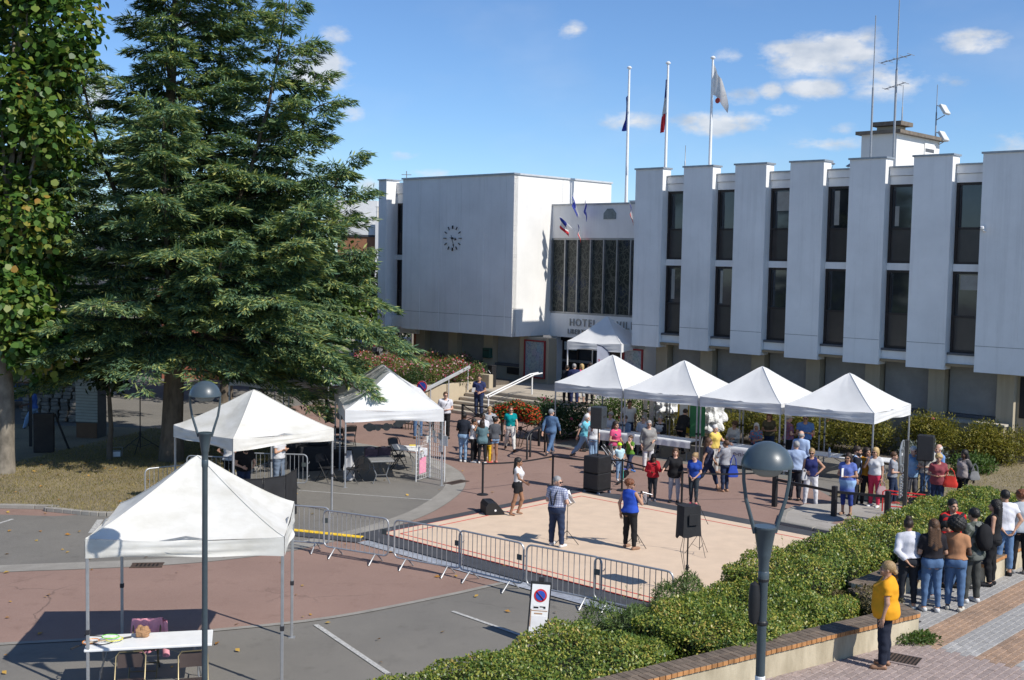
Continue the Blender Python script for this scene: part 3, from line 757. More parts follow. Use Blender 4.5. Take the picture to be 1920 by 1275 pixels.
# ---- things fixed to or standing on the building
def bthing(name, label, cat, u, v, z, group=None): 
    p = bw(u, v, z); return thing(name, label, cat, p, PHI, group)
BLACK = mat('matt black metal', (.018, .018, .02), .5, .2, 6)
ck = bthing('wall_clock', 'dial of black hour marks and hands fixed to the white left block', 'clock', -11.0, BV - .02, 8.02)
for k in range(12):
    a = k * math.pi / 6; L = .135; w = .075 if k % 3 == 0 else .038; r0 = .49 if k % 3 else .475
    q = MB(); q.bar((math.sin(a) * r0, -.03, math.cos(a) * r0), (math.sin(a) * (r0 + L + .03), -.03, math.cos(a) * (r0 + L + .03)), .04, w, 0, 0, (0, 1, 0)); q.build('hour_mark', BLACK, ck)
for nm, a, L, w in (('hour_hand', R(102), .34, .075), ('minute_hand', R(160), .52, .05)):
    d = Vector((math.sin(a), 0, math.cos(a))); y = Vector((0, -.06 if nm[0] == 'h' else -.08, 0))
    q = MB(); q.bar(d * -.16 + y, d * (L * .8) + y, .015, w * .55, 0, 0, (0, 1, 0))
    n_ = Vector((d.z, 0, -d.x)); q.add([d * L * .62 + n_ * w + y, d * L * .62 - n_ * w + y, d * L + y, d * L * .62 + n_ * w + y + Vector((0, -.015, 0)), d * L * .62 - n_ * w + y + Vector((0, -.015, 0)), d * L + y + Vector((0, -.015, 0))], [(0, 1, 2), (5, 4, 3), (0, 3, 4, 1), (1, 4, 5, 2), (2, 5, 3, 0)]); q.build(nm, BLACK, ck)
q = MB(); q.cyl((0, 0, 0), (0, -.1, 0), .05, n=14); q.build('hub', BLACK, ck)
# flagpoles on the entrance roof
POLE = mat('white enamel pole', (.78, .78, .78), .35, .05, 5)
def flagmat(name, cols, axis='X', lo=0., hi=1.):
    m, nt, b, out = _nodes(name)
    tcn = nt.nodes.new('ShaderNodeTexCoord'); sp = nt.nodes.new('ShaderNodeSeparateXYZ'); nt.links.new(tcn.outputs['UV'], sp.inputs[0])
    f = sp.outputs[axis]
    r = nt.nodes.new('ShaderNodeValToRGB'); r.color_ramp.interpolation = 'CONSTANT'
    n = len(cols)
    for i, c in enumerate(cols):
        e = r.color_ramp.elements[i] if i < 2 else r.color_ramp.elements.new(i / n)
        e.position = i / n; e.color = c + (1,)
    nt.links.new(f, r.inputs[0])
    c = mixc(nt, 1., r.outputs[0], ramp(nt, noise(nt, 4, 3), [(.3, (.8,) * 3), (.7, (1.05,) * 3)]), 'MULTIPLY')
    nt.links.new(c, b.inputs['Base Color']); b.inputs['Roughness'].default_value = .8
    tr = nt.nodes.new('ShaderNodeBsdfTranslucent'); nt.links.new(c, tr.inputs[0]); ms = nt.nodes.new('ShaderNodeMixShader'); ms.inputs[0].default_value = .25
    nt.links.new(b.outputs[0], ms.inputs[1]); nt.links.new(tr.outputs[0], ms.inputs[2]); nt.links.new(ms.outputs[0], out.inputs[0])
    return m
BLU, WHI, REDC = (.02, .04, .28), (.75, .74, .72), (.6, .03, .04)
TRIC = flagmat('tricolour cloth', [BLU, WHI, REDC]); BLUEF = flagmat('blue flag cloth', [(.03, .05, .33)] * 2); WHF = flagmat('white flag cloth', [WHI, WHI, WHI, (.7, .68, .66)], 'X')
def cloth(name, m, parent, fn, nu=14, nv=14, th=.0):
    V = []; UV = []
    for j in range(nv + 1):
        for i in range(nu + 1):
            s, t = i / nu, j / nv; V.append(fn(s, t)); UV.append((s, t))
    F = [(j * (nu + 1) + i, j * (nu + 1) + i + 1, (j + 1) * (nu + 1) + i + 1, (j + 1) * (nu + 1) + i) for j in range(nv) for i in range(nu)]
    me = bpy.data.meshes.new(name); me.from_pydata([tuple(v) for v in V], [], F); me.materials.append(m)
    uv = me.uv_layers.new(); 
    for p in me.polygons:
        p.use_smooth = True
        for li in p.loop_indices: uv.data[li].uv = UV[me.loops[li].vertex_index]
    return link(name, me, parent)
for k, (u, sc, lab) in enumerate([(-3.58, .72, 'white flagpole with a furled blue flag, leftmost of three on the roof'), (-1.27, .8, 'white flagpole with a hanging red, white and blue flag, middle of three'), (1.24, 1.0, 'white flagpole with a drooping white flag, rightmost of three')]):
    t = bthing('flagpole', lab, 'flagpole', u, 4.0, 9.6, 'flagpoles on the entrance roof')
    q = MB(); q.tube([(0, 0, 0), (0, 0, 6.8)], [.085, .05], 12); q.build('pole', POLE, t, True)
    q = MB(); q.lathe([(.02, 6.78), (.11, 6.82), (.12, 6.87), (.05, 6.93)], (0, 0, 0), 12); q.build('finial', POLE, t, True)
    if k < 2:   # limp: gathered close to the pole
        fn = (lambda s, t_, k=k: (-.06 - .16 * s * math.sin(3 + 5 * t_) * .4 - .22 * s * (.3 + .7 * t_), .1 * math.sin(7 * s + 3 * t_) * s, 6.55 - 1.25 - 1.5 * t_ + .35 * (1 - s) * (1 - t_)) if k == 0 else
              (-.05 - .22 * s * (.25 + .75 * t_) , .12 * math.sin(9 * s + 2 * t_) * s, 6.6 - .3 * 0 - 1.0 - 1.7 * t_ + .6 * (1 - s) * (1 - t_)))
        # the fly hangs straight down, so colours stack from hoist to fly
        m = BLUEF if k == 0 else TRIC
        if k == 0: cloth('flag', m, t, fn)
        else: cloth('flag', m, t, lambda s, t_: (-.06 - .28 * t_ * (.2 + .8 * s) - .05 * math.sin(6 * t_), .1 * math.sin(8 * t_ + 4 * s) * s, 6.1 - 2.4 * s - .15 * t_))
    else:
        cloth('flag', m := WHF, t, lambda s, t_: (.06 + .95 * s * (1 - .2 * t_) * (.2 + .8 * min(1, s * .35 + t_ * .8)), .12 * math.sin(6 * s + 2.5 * t_) * s, 6.6 - 1.45 * t_ - .75 * s + .12 * math.sin(5 * s) * t_))
        q = MB(); q.lathe([(.13, 0), (.13, .012)], (0, 0, 0), 14); 
        for v_i, v in enumerate(q.v): q.v[v_i] = (v[0] + .42, v[2] - .16, v[1] + 4.85)
        q.build('flag_emblem', mat('faded red print', (.5, .07, .05), .8), t)
# small tricolour clusters on the fascia
def small_flag(u, z, ang, m, label, L=1.3, hang=.0):
    L *= .8; t = bthing('small_flag', label, 'flag', u, VE - .25, z + .25)
    d = Vector((math.sin(ang), -.45, math.cos(ang))).normalized()
    q = MB(); q.tube([(0, .2, 0), Vector((0, .2, 0)) + d * L], .015, 6); q.build('staff', POLE, t)
    top = Vector((0, .2, 0)) + d * L
    cloth('cloth', m, t, lambda s, t_: Vector((top.x, top.y, top.z)) - d * .55 * L * t_ * .9 + Vector((.12 * s + .05 * math.sin(6 * s + t_ * 3), -.05 * math.sin(9 * s), -.62 * s)), 10, 8)
small_flag(-5.3, 8.2, -.75, TRIC, 'tricolour flag leaning left on the entrance fascia', 1.3)
small_flag(-5.0, 8.8, -.10, BLUEF, 'blue flag at the top of the entrance flag holder', 1.55)
small_flag(-4.75, 8.8, .45, BLUEF, 'blue flag leaning right on the entrance flag holder', 1.35)
small_flag(-4.95, 7.9, .1, TRIC, 'tricolour flag hanging lowest on the entrance flag holder', .9)
small_flag(-1.75, 8.6, .1, TRIC, 'tricolour flag beside the first white panel of the right wing', 1.2)
# aerials
GALV = mat('galvanised steel', (.32, .33, .34), .45, .15, 8, metal=.5)
def mast(u, v, z0, z1, r, label, extra=()):
    t = bthing('roof_aerial', label, 'aerial', u, v, z0)
    q = MB(); h = z1 - z0; q.tube([(0, 0, 0), (0, 0, h * .55), (0, 0, h * .56), (0, 0, h)], [r, r, r * .6, r * .45], 8); q.build('mast', GALV, t, True)
    for (z, L, n) in extra:
        e = MB(); e.cyl((-L * .55, 0, z - z0), (L * .45, 0, z - z0 + .2), .02)
        for i in range(n):
            x = -L * .5 + L * .95 * i / (n - 1); e.cyl((x, -.32, z - z0 + .1 + x * .2), (x, .32, z - z0 + .1 + x * .2), .012, n=6)
        e.build('yagi', GALV, t)
    return t
mast(8.94, 4.5, 10.8, 17.5, .045, 'tall plain green-grey mast left of the penthouse')
mast(10.1, 4.2, 10.8, 18.6, .05, 'tallest roof mast with two comb aerials', ((15.45, 1.3, 5), (14.35, .9, 4)))
mast(8.5, 8.3, 12.94, 15.1, .03, 'thin white whip aerial on the penthouse roof')
t = mast(9.2, 10.3, 12.5, 15.3, .035, 'aerial with two tilted flat antenna panels at the penthouse corner')
for z in (1.75, .55):
    q = MB(); q.box((.38, 0, z - .1), (.50, .55, .14), 0, 0, .02, Matrix.Rotation(R(58), 3, 'Y')); q.build('flat_antenna', mat('pale grey plastic', (.6, .61, .6), .5), t)
    q = MB(); q.cyl((0, 0, z - .55), (.4, 0, z - .35), .02); q.cyl((0, 0, z + .12), (.28, 0, z), .02); q.build('bracket', GALV, t)
mast(.55, 3.0, 10.8, 12.4, .03, 'short thin rod on the roof beside the white flag pole')
# camera on the last panel, small sensor on lit wall
t = bthing('security_camera', 'small white security camera on the last panel of the right wing', 'camera', 6 * S_ + .15, -.02, 8.45)
q = MB(); q.box((.0, -.16, 0), (.11, .3, .11), .25, 0, .02); q.build('housing', POLE, t); q = MB(); q.cyl((.02, 0, -.02), (.02, -.1, -.12), .03); q.cyl((.02, -.02, -.14), (.02, .02, -.1), .06); q.build('bracket', POLE, t)
q = MB(); q.cyl((-.04, -.32, 0), (-.045, -.335, 0), .04); q.build('lens', BLACK, t)
# red-framed notice boards by the door
def paper_mat(name, base=(.30, .36, .38), ink=(.08, .1, .16), sc=9):
    m, nt, b, out = _nodes(name)
    vo = nt.nodes.new('ShaderNodeTexVoronoi'); vo.inputs['Scale'].default_value = sc; vo.distance = 'CHEBYCHEV'
    nt.links.new(nt.nodes.new('ShaderNodeNewGeometry').outputs['Position'], vo.inputs['Vector'])
    c = mixc(nt, ramp(nt, noise(nt, sc * 4, 4, .8), [(.5, (0, 0, 0)), (.62, (.7, .7, .7))]), mixc(nt, .07, base, vo.outputs['Color']), ink)
    nt.links.new(c, b.inputs['Base Color']); b.inputs['Roughness'].default_value = .25
    MATS[name] = m
    return m
NB = paper_mat('town plan under glass', (.27, .33, .36), (.09, .12, .2), 3)
REDF = mat('dark red frame', (.26, .025, .03), .5, .15, 6)
for (u0, u1, vv, lab) in ((-8.15 + 1.05, -5.72, .68, 'red-framed notice board with a town plan left of the entrance'), (-.7, .42, .35, 'red-framed board right of the entrance behind the white tent')):
    t = bthing('notice_board', lab, 'notice board', (u0 + u1) / 2, vv, 1.2)
    w = (u1 - u0) / 2
    for (a, b_, c, d) in ((-w, w, 0, .07), (-w, w, 1.8, 1.87), (-w, -w + .07, .0705, 1.7995), (w - .07, w, .0705, 1.7995)):
        q = MB(); q.bb(a, b_, -.08, 0, c, d); q.build('frame', REDF, t)
    q = MB(); q.bb(-w + .07, w - .07, -.03, 0, .07, 1.8); q.build('board', NB, t)
bx('notice_wall', BEIGE, -7.45, -5.55, .7, 1.3, .5, 3.19)
t = bthing('letter_box', 'dark green box on the beige pier under the left block', 'box', -9.6, .66, 1.98); q = MB(); q.bb(-.27, .27, -.16, .04, 0, .5, 0, .02); q.build('body', mat('dark green enamel', (.02, .075, .06), .4), t); q = MB(); q.bb(-.18, .18, -.175, -.16, .36, .4); q.build('slot', BLACK, t)
t = bthing('name_plate', 'black plate on the beige wall left of the red notice board', 'plaque', -8.1, .94, 1.25); q = MB(); q.bb(-.42, .42, -.04, .02, 0, .32, 0, .01); q.build('plate', mat('black plate', (.03, .03, .03), .4), t)

# ---------------------------------------------------------------- terrace, steps, planting walls, rails
AGG = wallmat('exposed aggregate concrete', (.46, .39, .28), .3, .9, (.26, .2, .13))
STEP = groundmat('worn stone step', (.36, .31, .24), (.47, .41, .33), .2, 60, 1.2)
def bsl(name, poly, z0, z1, m):
    q = MB(); q.prism([bxy(*p) for p in poly], z0, z1); return struct(q.build(name, m))
bsl('terrace', [(-6.9, -3.55), (1.6, -3.55), (1.6, 2.6), (-6.9, 2.6)], .0, .95, STEP)
bsl('terrace_back', [(-16, -1.0), (-6.92, -1.0), (-6.92, 1.6), (-16, 1.6)], 0, .55, STEP)
st = thing('entrance_steps', 'broad pale stone steps leading up to the town hall entrance', 'steps', (OX, OY, 0), PHI)
for i in range(6):
    z1 = .95 * (i + 1) / 6 - .002; v0 = -5.38 + .34 * i
    q = MB(); q.bb(-6.55, 1.3, v0, v0 + .36 if i < 5 else -3.552, max(0, z1 - .158), z1, 0, .012); q.build('step', STEP, st)
    q = MB(); q.bb(-6.55, 1.3, v0 - .012, v0 - .001, z1 - .06, z1 - .012); q.build('nosing', mat('pale step nosing', (.5, .45, .37), .85, .15, 5), st)
# planter left of the steps with flowers (concrete with exposed aggregate)
bw_ = thing('planter_box', 'beige exposed-aggregate retaining wall holding the flower bed left of the steps', 'planter', (OX, OY, 0), PHI)
q = MB(); q.bb(-6.95, -6.6, -6.7, -3.0, 0, 1.25, 0, .02); q.build('wall', AGG, bw_)
q = MB(); q.bb(-9.6, -6.952, -6.7, -6.4, 0, 1.249, 0, .02); q.build('wall', AGG, bw_)
q = MB(); q.bb(-6.95, -6.0, -2.98, -2.7, .9, 1.6, 0, .02); q.build('wall', AGG, bw_)
bsl('flower_bed_soil', [(-17, -6.6), (-6.8, -6.6), (-6.8, -.2), (-17, -.2)], 0, 1.1, EARTH)
# handrails
RAILW = mat('white tubular rail', (.72, .72, .71), .4, .06, 5)
RAILG = mat('grey metal rail', (.45, .46, .47), .45, .1, 5, metal=.2)
def P3(u, v, z): return (u, v, z)
t = thing('handrail', 'flat grey handrail on thin posts beside the flower bed', 'handrail', (OX, OY, 0), PHI)
a0, a1 = (-6.59, 1.09), (-3.77, 1.98)
q = MB(); q.bar((-6.5, *a0), (-6.5, *a1), .09, .14, 0, .01); q.build('rail', RAILG, t)
for f in (.12, .52, .96):
    v, z = a0[0] + (a1[0] - a0[0]) * f, a0[1] + (a1[1] - a0[1]) * f
    q = MB(); q.cyl((-6.5, v, max(0, z - 1.05)), (-6.5, v, z - .06), .028); q.build('post', RAILG, t)
t = thing('handrail', 'white double-tube handrail in the middle of the entrance steps', 'handrail', (OX, OY, 0), PHI)
b0, b1, b2 = (-5.91, 1.08), (-3.09, 1.85), (-2.55, 1.89)
for du in (-.12, .12):
    q = MB(); q.tube([(-3.2 + du, b0[0] - .1, b0[1] - .02), (-3.2 + du, *b0), (-3.2 + du, *b1), (-3.2 + du, *b2)], .032, 8); q.build('rail', RAILW, t, True)
q = MB(); q.cyl((-3.2, b1[0], .94), (-3.2, b1[0], b1[1] - .12), .035); q.tube([(-3.2 - .12, b1[0], b1[1]), (-3.2, b1[0], b1[1] - .14), (-3.2 + .12, b1[0], b1[1])], .022, 6); q.build('post', RAILW, t, True)
q = MB(); q.cyl((-3.2, b0[0], b0[1] - .75), (-3.2, b0[0], b0[1] - .1), .035); q.tube([(-3.2 - .12, b0[0], b0[1]), (-3.2, b0[0], b0[1] - .14), (-3.2 + .12, b0[0], b0[1])], .022, 6); q.build('post', RAILW, t, True)
# ash bin column on the terrace
p = bw(-6.36, -2.42, .95); t = thing('ash_bin', 'black square bin column with a small sticker on the terrace', 'bin', p, PHI)
q = MB(); q.bb(-.15, .15, -.15, .15, 0, 1.0, 0, .02); q.build('body', BLACK, t); q = MB(); q.bb(-.16, .16, -.16, .16, 1.001, 1.05, 0, .02); q.build('lid', BLACK, t); q = MB(); q.bar((-.08, -.154, .82), (.06, -.154, .68), .006, .05, 0, 0, (0, 1, 0)); q.build('sticker', POLE, t)
# black St Andrew's cross pedestrian barriers and hoop
def cross_barrier(p, rz, L, label, h=.95):
    t = thing('cross_barrier', label, 'pedestrian barrier', (p[0], p[1], 0), rz, 'black cross barriers on the plaza')
    for s in (-1, 1):
        q = MB(); q.bb(s * L / 2 - .04, s * L / 2 + .04, -.04, .04, 0, h + .05, 0, .01); q.build('post', BLACK, t)
    for z in (h, .22):
        q = MB(); q.bar((-L / 2 + .04, 0, z), (L / 2 - .04, 0, z), .04, .045); q.build('rail', BLACK, t)
    for s in (-1, 1):
        q = MB(); q.bar((-L / 2 + .05, .004 * s, .24 if s > 0 else h - .02), (L / 2 - .05, .004 * s, h - .02 if s > 0 else .24), .02, .035); q.build('brace', BLACK, t)
    q = MB(); q.lathe([(.09, -.01), (.09, .01)], (0, 0, 0), 14)
    q.v = [(v[0], v[2], v[1] + (h + .22) / 2) for v in q.v]; q.build('ring', BLACK, t)
    return t
cross_barrier((-1.34, 48.56), R(-32), 1.55, 'black cross barrier in front of the steps near the man in navy')
cross_barrier((0.38, 44.93), R(-36), 1.75, 'black cross barrier carrying the red geranium trough')
cross_barrier((-3.80, 48.08), R(-28), 1.5, 'black cross barrier at the foot of the flower bed')
t = thing('hoop_barrier', 'black bent-tube hoop barrier right of the red geraniums', 'pedestrian barrier', (0, 0, 0))
A, B_ = Vector((0.60, 41.33, 0)), Vector((1.27, 43.02, 0))
for off in (Vector((0, 0, 0)), Vector((.12, .55, 0))):
    d = (B_ - A); q = MB(); q.tube([A + off, A + off + Vector((0, 0, .78)), A + off + d * .12 + Vector((0, 0, .93)), A + off + d * .25 + Vector((0, 0, .97)), B_ + off - d * .12 + Vector((0, 0, .97)), B_ + off - d * .02 + Vector((0, 0, .88)), B_ + off + Vector((0, 0, .76)), B_ + off], .035, 8); q.build('tube', BLACK, t, True)
# slim black bollards with a white cap by the steps
for (px, lab) in (((-2.52, 46.91), 'slim black bollard with white cap behind the man in the white T-shirt'),):
    t = thing('bollard', lab, 'bollard', (*px, 0)); q = MB(); q.lathe([(.07, 0), (.07, 1.02)], n=12); q.build('shaft', BLACK, t, True); q = MB(); q.lathe([(.072, 1.021), (.075, 1.08), (.06, 1.15), (.02, 1.18)], n=12); q.build('cap', POLE, t, True)
# round sign behind the flower bed barrier
t = thing('round_sign', 'small round blue and red road sign by the flower bed', 'road sign', (-3.74, 49.82, 0), R(-20))
q = MB(); q.cyl((0, 0, 0), (0, 0, 1.75), .03); q.build('post', GALV, t)
for r_, m, y in ((.24, POLE, -.03), (.235, mat('sign red', (.55, .03, .035), .4), -.036), (.18, mat('sign blue', (.03, .09, .42), .4), -.042)):
    q = MB(); q.cyl((0, y, 1.6), (0, y - .006, 1.6), r_, n=24); q.build('disc', m, t)
q = MB(); q.bar((-.14, -.052, 1.74), (.14, -.052, 1.46), .006, .04, 0, 0, (0, 1, 0)); q.build('slash', MATS['sign red'], t)

# ---------------------------------------------------------------- marquees
TENTW = mat('white tent fabric', (.80, .80, .79), .75, .05, 1.6, .4, 5, trans=.22)
TENTC = mat('off white worn tent fabric', (.77, .755, .71), .8, .07, 1.6, .5, 5, dark=(.70, .675, .60), trans=.2, stretch=(1, 1, 2.5))
STEEL = mat('tent leg aluminium', (.42, .43, .44), .4, .1, 8, metal=.55)
DKPL = mat('dark plastic clamp', (.03, .03, .035), .5)
def tent(label, c, rz, w, d, eave, peak, m=TENTW, val=.33, ridge=0., z0=0., group=None, legm=None, seed=0, front_open=True):
    """Pop-up tent: eave = lower edge of the valance, peak = apex height (both above z0)."""
    t = thing('marquee', label, 'tent', (c[0], c[1], z0), rz, group)
    r_ = random.Random(seed)
    et = eave + val
    per = []; NS = 16
    cs = [(-w / 2, -d / 2), (w / 2, -d / 2), (w / 2, d / 2), (-w / 2, d / 2)]
    for k in range(4):
        a, b_ = cs[k], cs[(k + 1) % 4]
        for i in range(NS): per.append((a[0] + (b_[0] - a[0]) * i / NS, a[1] + (b_[1] - a[1]) * i / NS, i / NS, k))
    n = len(per); V = []; F = []
    NR = 14
    ph = [r_.uniform(0, 6.28) for _ in range(8)]
    for j in range(NR + 1):
        r = j / NR                                  # 0 at the eave, 1 at the top
        for (x, y, s, k) in per:
            ax = 0. if ridge == 0 else max(-ridge / 2, min(ridge / 2, x)) if w > d else 0.
            ay = 0. if ridge == 0 else (max(-ridge / 2, min(ridge / 2, y)) if d >= w else 0.)
            px, py = x + (ax - x) * r, y + (ay - y) * r
            mid = math.sin(math.pi * s)
            z = et + (peak - et) * (r ** (1.18 + .22 * mid)) - .05 * mid * (1 - r) ** 2 + .016 * math.sin(9 * s + ph[k] + 5 * r) * mid * (1 - r) + .011 * math.sin(23 * s + 11 * r + ph[(k + 3) % 8]) * mid * (1 - r) ** .5 * r
            if r > .93: z -= .03 * (r - .93) / .07
            V.append((px, py, z))
    for j in range(NR):
        for i in range(n): F.append((j * n + i, j * n + (i + 1) % n, (j + 1) * n + (i + 1) % n, (j + 1) * n + i))
    if ridge == 0: F.append(tuple(NR * n + i for i in range(n)))
    q = MB(); q.add(V, F); can = q.build('canopy', m, t)
    can.data.polygons.foreach_set('use_smooth', [True] * len(can.data.polygons)); can.data.set_sharp_from_angle(angle=R(30))
    # hip seams
    if ridge == 0:
        for k in range(4):
            pts = [Vector(V[j * n + k * NS]) + Vector((0, 0, .006)) for j in range(NR + 1)]
            q = MB(); q.tube(pts, .010, 5); q.build('seam', m, can)
    # valance: four hanging strips with soft folds
    for k in range(4):
        a, b_ = Vector(cs[k]), Vector(cs[(k + 1) % 4]); dr = (b_ - a); L = dr.length; dr.normalize(); nr = Vector((dr.y, -dr.x))
        VV = []; NX, NZ = 28, 6
        for j in range(NZ + 1):
            tt = j / NZ
            for i in range(NX + 1):
                s = i / NX; mid = math.sin(math.pi * s)
                fold = (.028 * math.sin(14 * tt + 4 * s + ph[k] + 3 * s) + .02 * math.sin(5 * s * 3.1 + ph[k + 4])) * mid * (.3 + tt) + .025 * tt * mid
                p = a + dr * (L * s) + nr * (.012 + fold)
                zt = et - .05 * mid; zb = eave + .035 * mid + .02 * math.sin(6.28 * s + ph[k]) * mid
                VV.append((p.x, p.y, zt + (zb - zt) * tt))
        FF = [(j * (NX + 1) + i, (j + 1) * (NX + 1) + i, (j + 1) * (NX + 1) + i + 1, j * (NX + 1) + i + 1) for j in range(NZ) for i in range(NX)]
        q = MB(); q.add(VV, FF); va = q.build('valance', m, can); va.data.polygons.foreach_set('use_smooth', [True] * len(va.data.polygons))
    posts = [(cs[k][0] * .985, cs[k][1] * .985) for k in range(4)]
    if ridge: posts += [(-w / 2 * .985, 0), (w / 2 * .985, 0)]
    for (x, y) in posts:
        lg = MB(); lg.bb(x - .024, x + .024, y - .024, y + .024, 0, eave + val - .02, 0, .006)
        o = lg.build('leg', legm or STEEL, t)
        q = MB(); q.bb(x - .034, x + .034, y - .034, y + .034, .98, 1.06, 0, .008); q.build('clamp', DKPL, o)
        q = MB(); q.bb(x - .06, x + .06, y - .06, y + .06, 0, .012); q.build('foot', STEEL, o)
    # folding truss under the canopy
    for k in range(4):
        a, b_ = Vector((*cs[k], 0)) * .98, Vector((*cs[(k + 1) % 4], 0)) * .98; md = (a + b_) / 2
        q = MB(); q.bar(a + Vector((0, 0, eave + .28)), md + Vector((0, 0, eave - .02 + .1)), .02, .03); q.bar(a + Vector((0, 0, eave + .05)), md + Vector((0, 0, eave + .32)), .02, .03)
        q.bar(b_ + Vector((0, 0, eave + .28)), md + Vector((0, 0, eave + .08)), .02, .03); q.bar(b_ + Vector((0, 0, eave + .05)), md + Vector((0, 0, eave + .32)), .02, .03)
        q.build('truss', STEEL, t)
    return t
tent('large off-white tent nearest the camera over the racket table', (-5.27, 19.88), .125, 3.06, 2.72, 2.2, 3.62, TENTC, .31, seed=3)
tent('off-white tent beside the dry lawn with a dark screen beneath it', bxy(5.35, -24.0), PHI - .06, 3.1, 3.1, 1.98, 3.35, TENTC, .33, seed=5)
tent('long white tent with a ridge roof next to the display racks', (-4.12, 38.85), .2, 3.0, 6.0, 2.0, 3.4, TENTW, .38, 3.0, seed=6)
tent('white tent half hidden by cedar branches behind the long tent', (-8.6, 45.2), -.55, 3.0, 3.0, 2.05, 3.35, TENTW, .3, seed=8)
tent('farthest white tent glimpsed between the cedar branches', (-9.9, 50.5), -.5, 3.0, 3.0, 2.05, 3.35, TENTW, .3, seed=9)
TA = .086
def rowp(u): return bxy(u, -6.85 + (u - 4.35) * math.tan(TA))
ROWL = ['white tent at the left end of the row of four near the steps', 'second white tent from the left in the row of four', 'third white tent from the left in the row of four', 'white tent at the right end of the row of four beside the round sign']
for k, u in enumerate((4.3, 7.42, 10.54, 13.72)):
    tent(ROWL[k], rowp(u), PHI + TA, 3.04, 3.3, 2.0, 3.44, TENTW, .36, 0, 0, 'row of four white tents before the town hall', seed=20 + k)
tent('small white tent on the terrace in front of the entrance', bxy(-1.55, .15), PHI + .2, 2.75, 2.5, 2.0, 3.55, TENTW, .38, 0, .95, seed=31, legm=POLE)
# white side cloth of the second row tent
t = thing('tent_side_cloth', 'white side cloth hanging between the first two tents of the row', 'tent wall', (*bxy(5.9, -4.4), 0), PHI)
cloth('cloth', TENTW, t, lambda s, t_: (1.1 * s, .06 * math.sin(9 * s), 2.0 - .75 * t_), 12, 6)

# ---------------------------------------------------------------- street lamps
LAMPM = mat('dark blue grey lamp enamel', (.055, .075, .088), .38, .12, 6, spec=.5, clear=.2)
DIFF = mat('frosted lamp bowl', (.33, .31, .28), .75, .05, spec=.15)
def lamp(label, x, y, z0, top, s=1.0):
    t = thing('street_lamp', label, 'street lamp', (x, y, z0), R(8), 'street lamps in the foreground')
    h = top - z0
    q = MB(); q.lathe([(.09, 0), (.09, .04), (.042, .06), (.040, h - 1.25), (.048, h - 1.22), (.048, h - 1.14), (.042, h - 1.13)], n=18); q.build('pole', LAMPM, t, True)
    q = MB(); q.lathe([(.044, h - 1.13), (.048, h - 1.03), (.056, h - 1.01), (.058, h - .98), (.094, h - .76), (.099, h - .755), (.099, h - .74), (.08, h - .74)], n=20); q.build('cone', LAMPM, t, True)
    for sx in (-1, 1):
        q = MB(); q.tube([(sx * .092, 0, h - .80), (sx * .125, 0, h - .68), (sx * .18, 0, h - .5), (sx * .205, 0, h - .34), (sx * .21, 0, h - .18)], [.018, .018, .017, .016, .016], 8); q.build('arm', LAMPM, t, True)
    q = MB(); q.lathe([(.01, h), (.05, h - .004), (.11, h - .028), (.165, h - .072), (.20, h - .125), (.219, h - .175), (.226, h - .208), (.226, h - .216), (.19, h - .212)], n=28); q.build('dome', LAMPM, t, True)
    q = MB(); q.lathe([(.142, h - .213), (.136, h - .245), (.11, h - .28), (.07, h - .30), (.01, h - .308)][::-1], n=24); q.build('diffuser', DIFF, t, True)
    return t
lamp('dark lamp post with two curved arms, standing before the nearest tent', *(-4.35, 16.8), 0, 5.2)
l2 = lamp('dark lamp post with two curved arms, standing before the hedge', *(2.22, 10.15), .75, 5.48)
q = MB(); q.lathe([(.0, 0), (.035, .02), (.05, .1), (.052, .26), (.04, .36), (.0, .39)], (-.075, 0, 3.12), 14); q.build('horn_speaker', BLACK, l2, True)
for z in (3.12, 3.5): 
    q = MB(); q.lathe([(.042, 0), (.05, .01), (.05, .03), (.042, .04)], (0, 0, z), 16); q.build('strap', BLACK, l2)
q = MB(); q.lathe([(.041, 0), (.044, .005), (.044, .045), (.041, .05)], (0, 0, 2.62), 16); q.build('tape', POLE, l2)
# ---------------------------------------------------------------- crowd barriers
ZINC = mat('galvanised barrier tube', (.40, .41, .42), .42, .12, 7, metal=.55)
TAGM = mat('dark barrier plate', (.06, .075, .075), .6)
def make_barrier():
    t = thing('crowd_barrier', 'x', 'crowd barrier')
    L, h0, h1 = 1.80, .22, 1.08
    pts = []
    for (cx, cz, a0) in ((L / 2 - .13, h1 - .13, 0), (-L / 2 + .13, h1 - .13, 90), (-L / 2 + .13, h0 + .13, 180), (L / 2 - .13, h0 + .13, 270)):
        for k in range(5): pts.append((cx + .13 * math.cos(R(a0 + k * 22.5)), 0, cz + .13 * math.sin(R(a0 + k * 22.5))))
    q = MB(); q.tube(pts, .021, 8, closed=True); q.build('frame', ZINC, t, True)
    n = 13
    bq = MB(); bq.cyl((0, 0, h0 + .01), (0, 0, h1 - .01), .008, n=6); bme = bq.mesh('bar', ZINC, True)
    for i in range(n): link('bar', bme, t, (-L / 2 + L * (i + 1) / (n + 1), 0, 0))
    for s in (-1, 1):
        for yy in (-1, 1):
            q = MB(); q.tube([(s * .56, 0, h0), (s * .56, yy * .05, h0 - .01), (s * .56, yy * .28, 0.015)], .016, 7); q.build('leg', ZINC, t, True)
    q = MB(); q.bb(L / 2 - .16, L / 2 - .03, -.028, -.022, .72, .84); q.build('plate', TAGM, t)
    for z in (.82, .42):
        q = MB(); q.tube([(L / 2, 0, z), (L / 2 + .05, 0, z), (L / 2 + .07, 0, z + .05)], .01, 6); q.build('hook', ZINC, t)
    return t
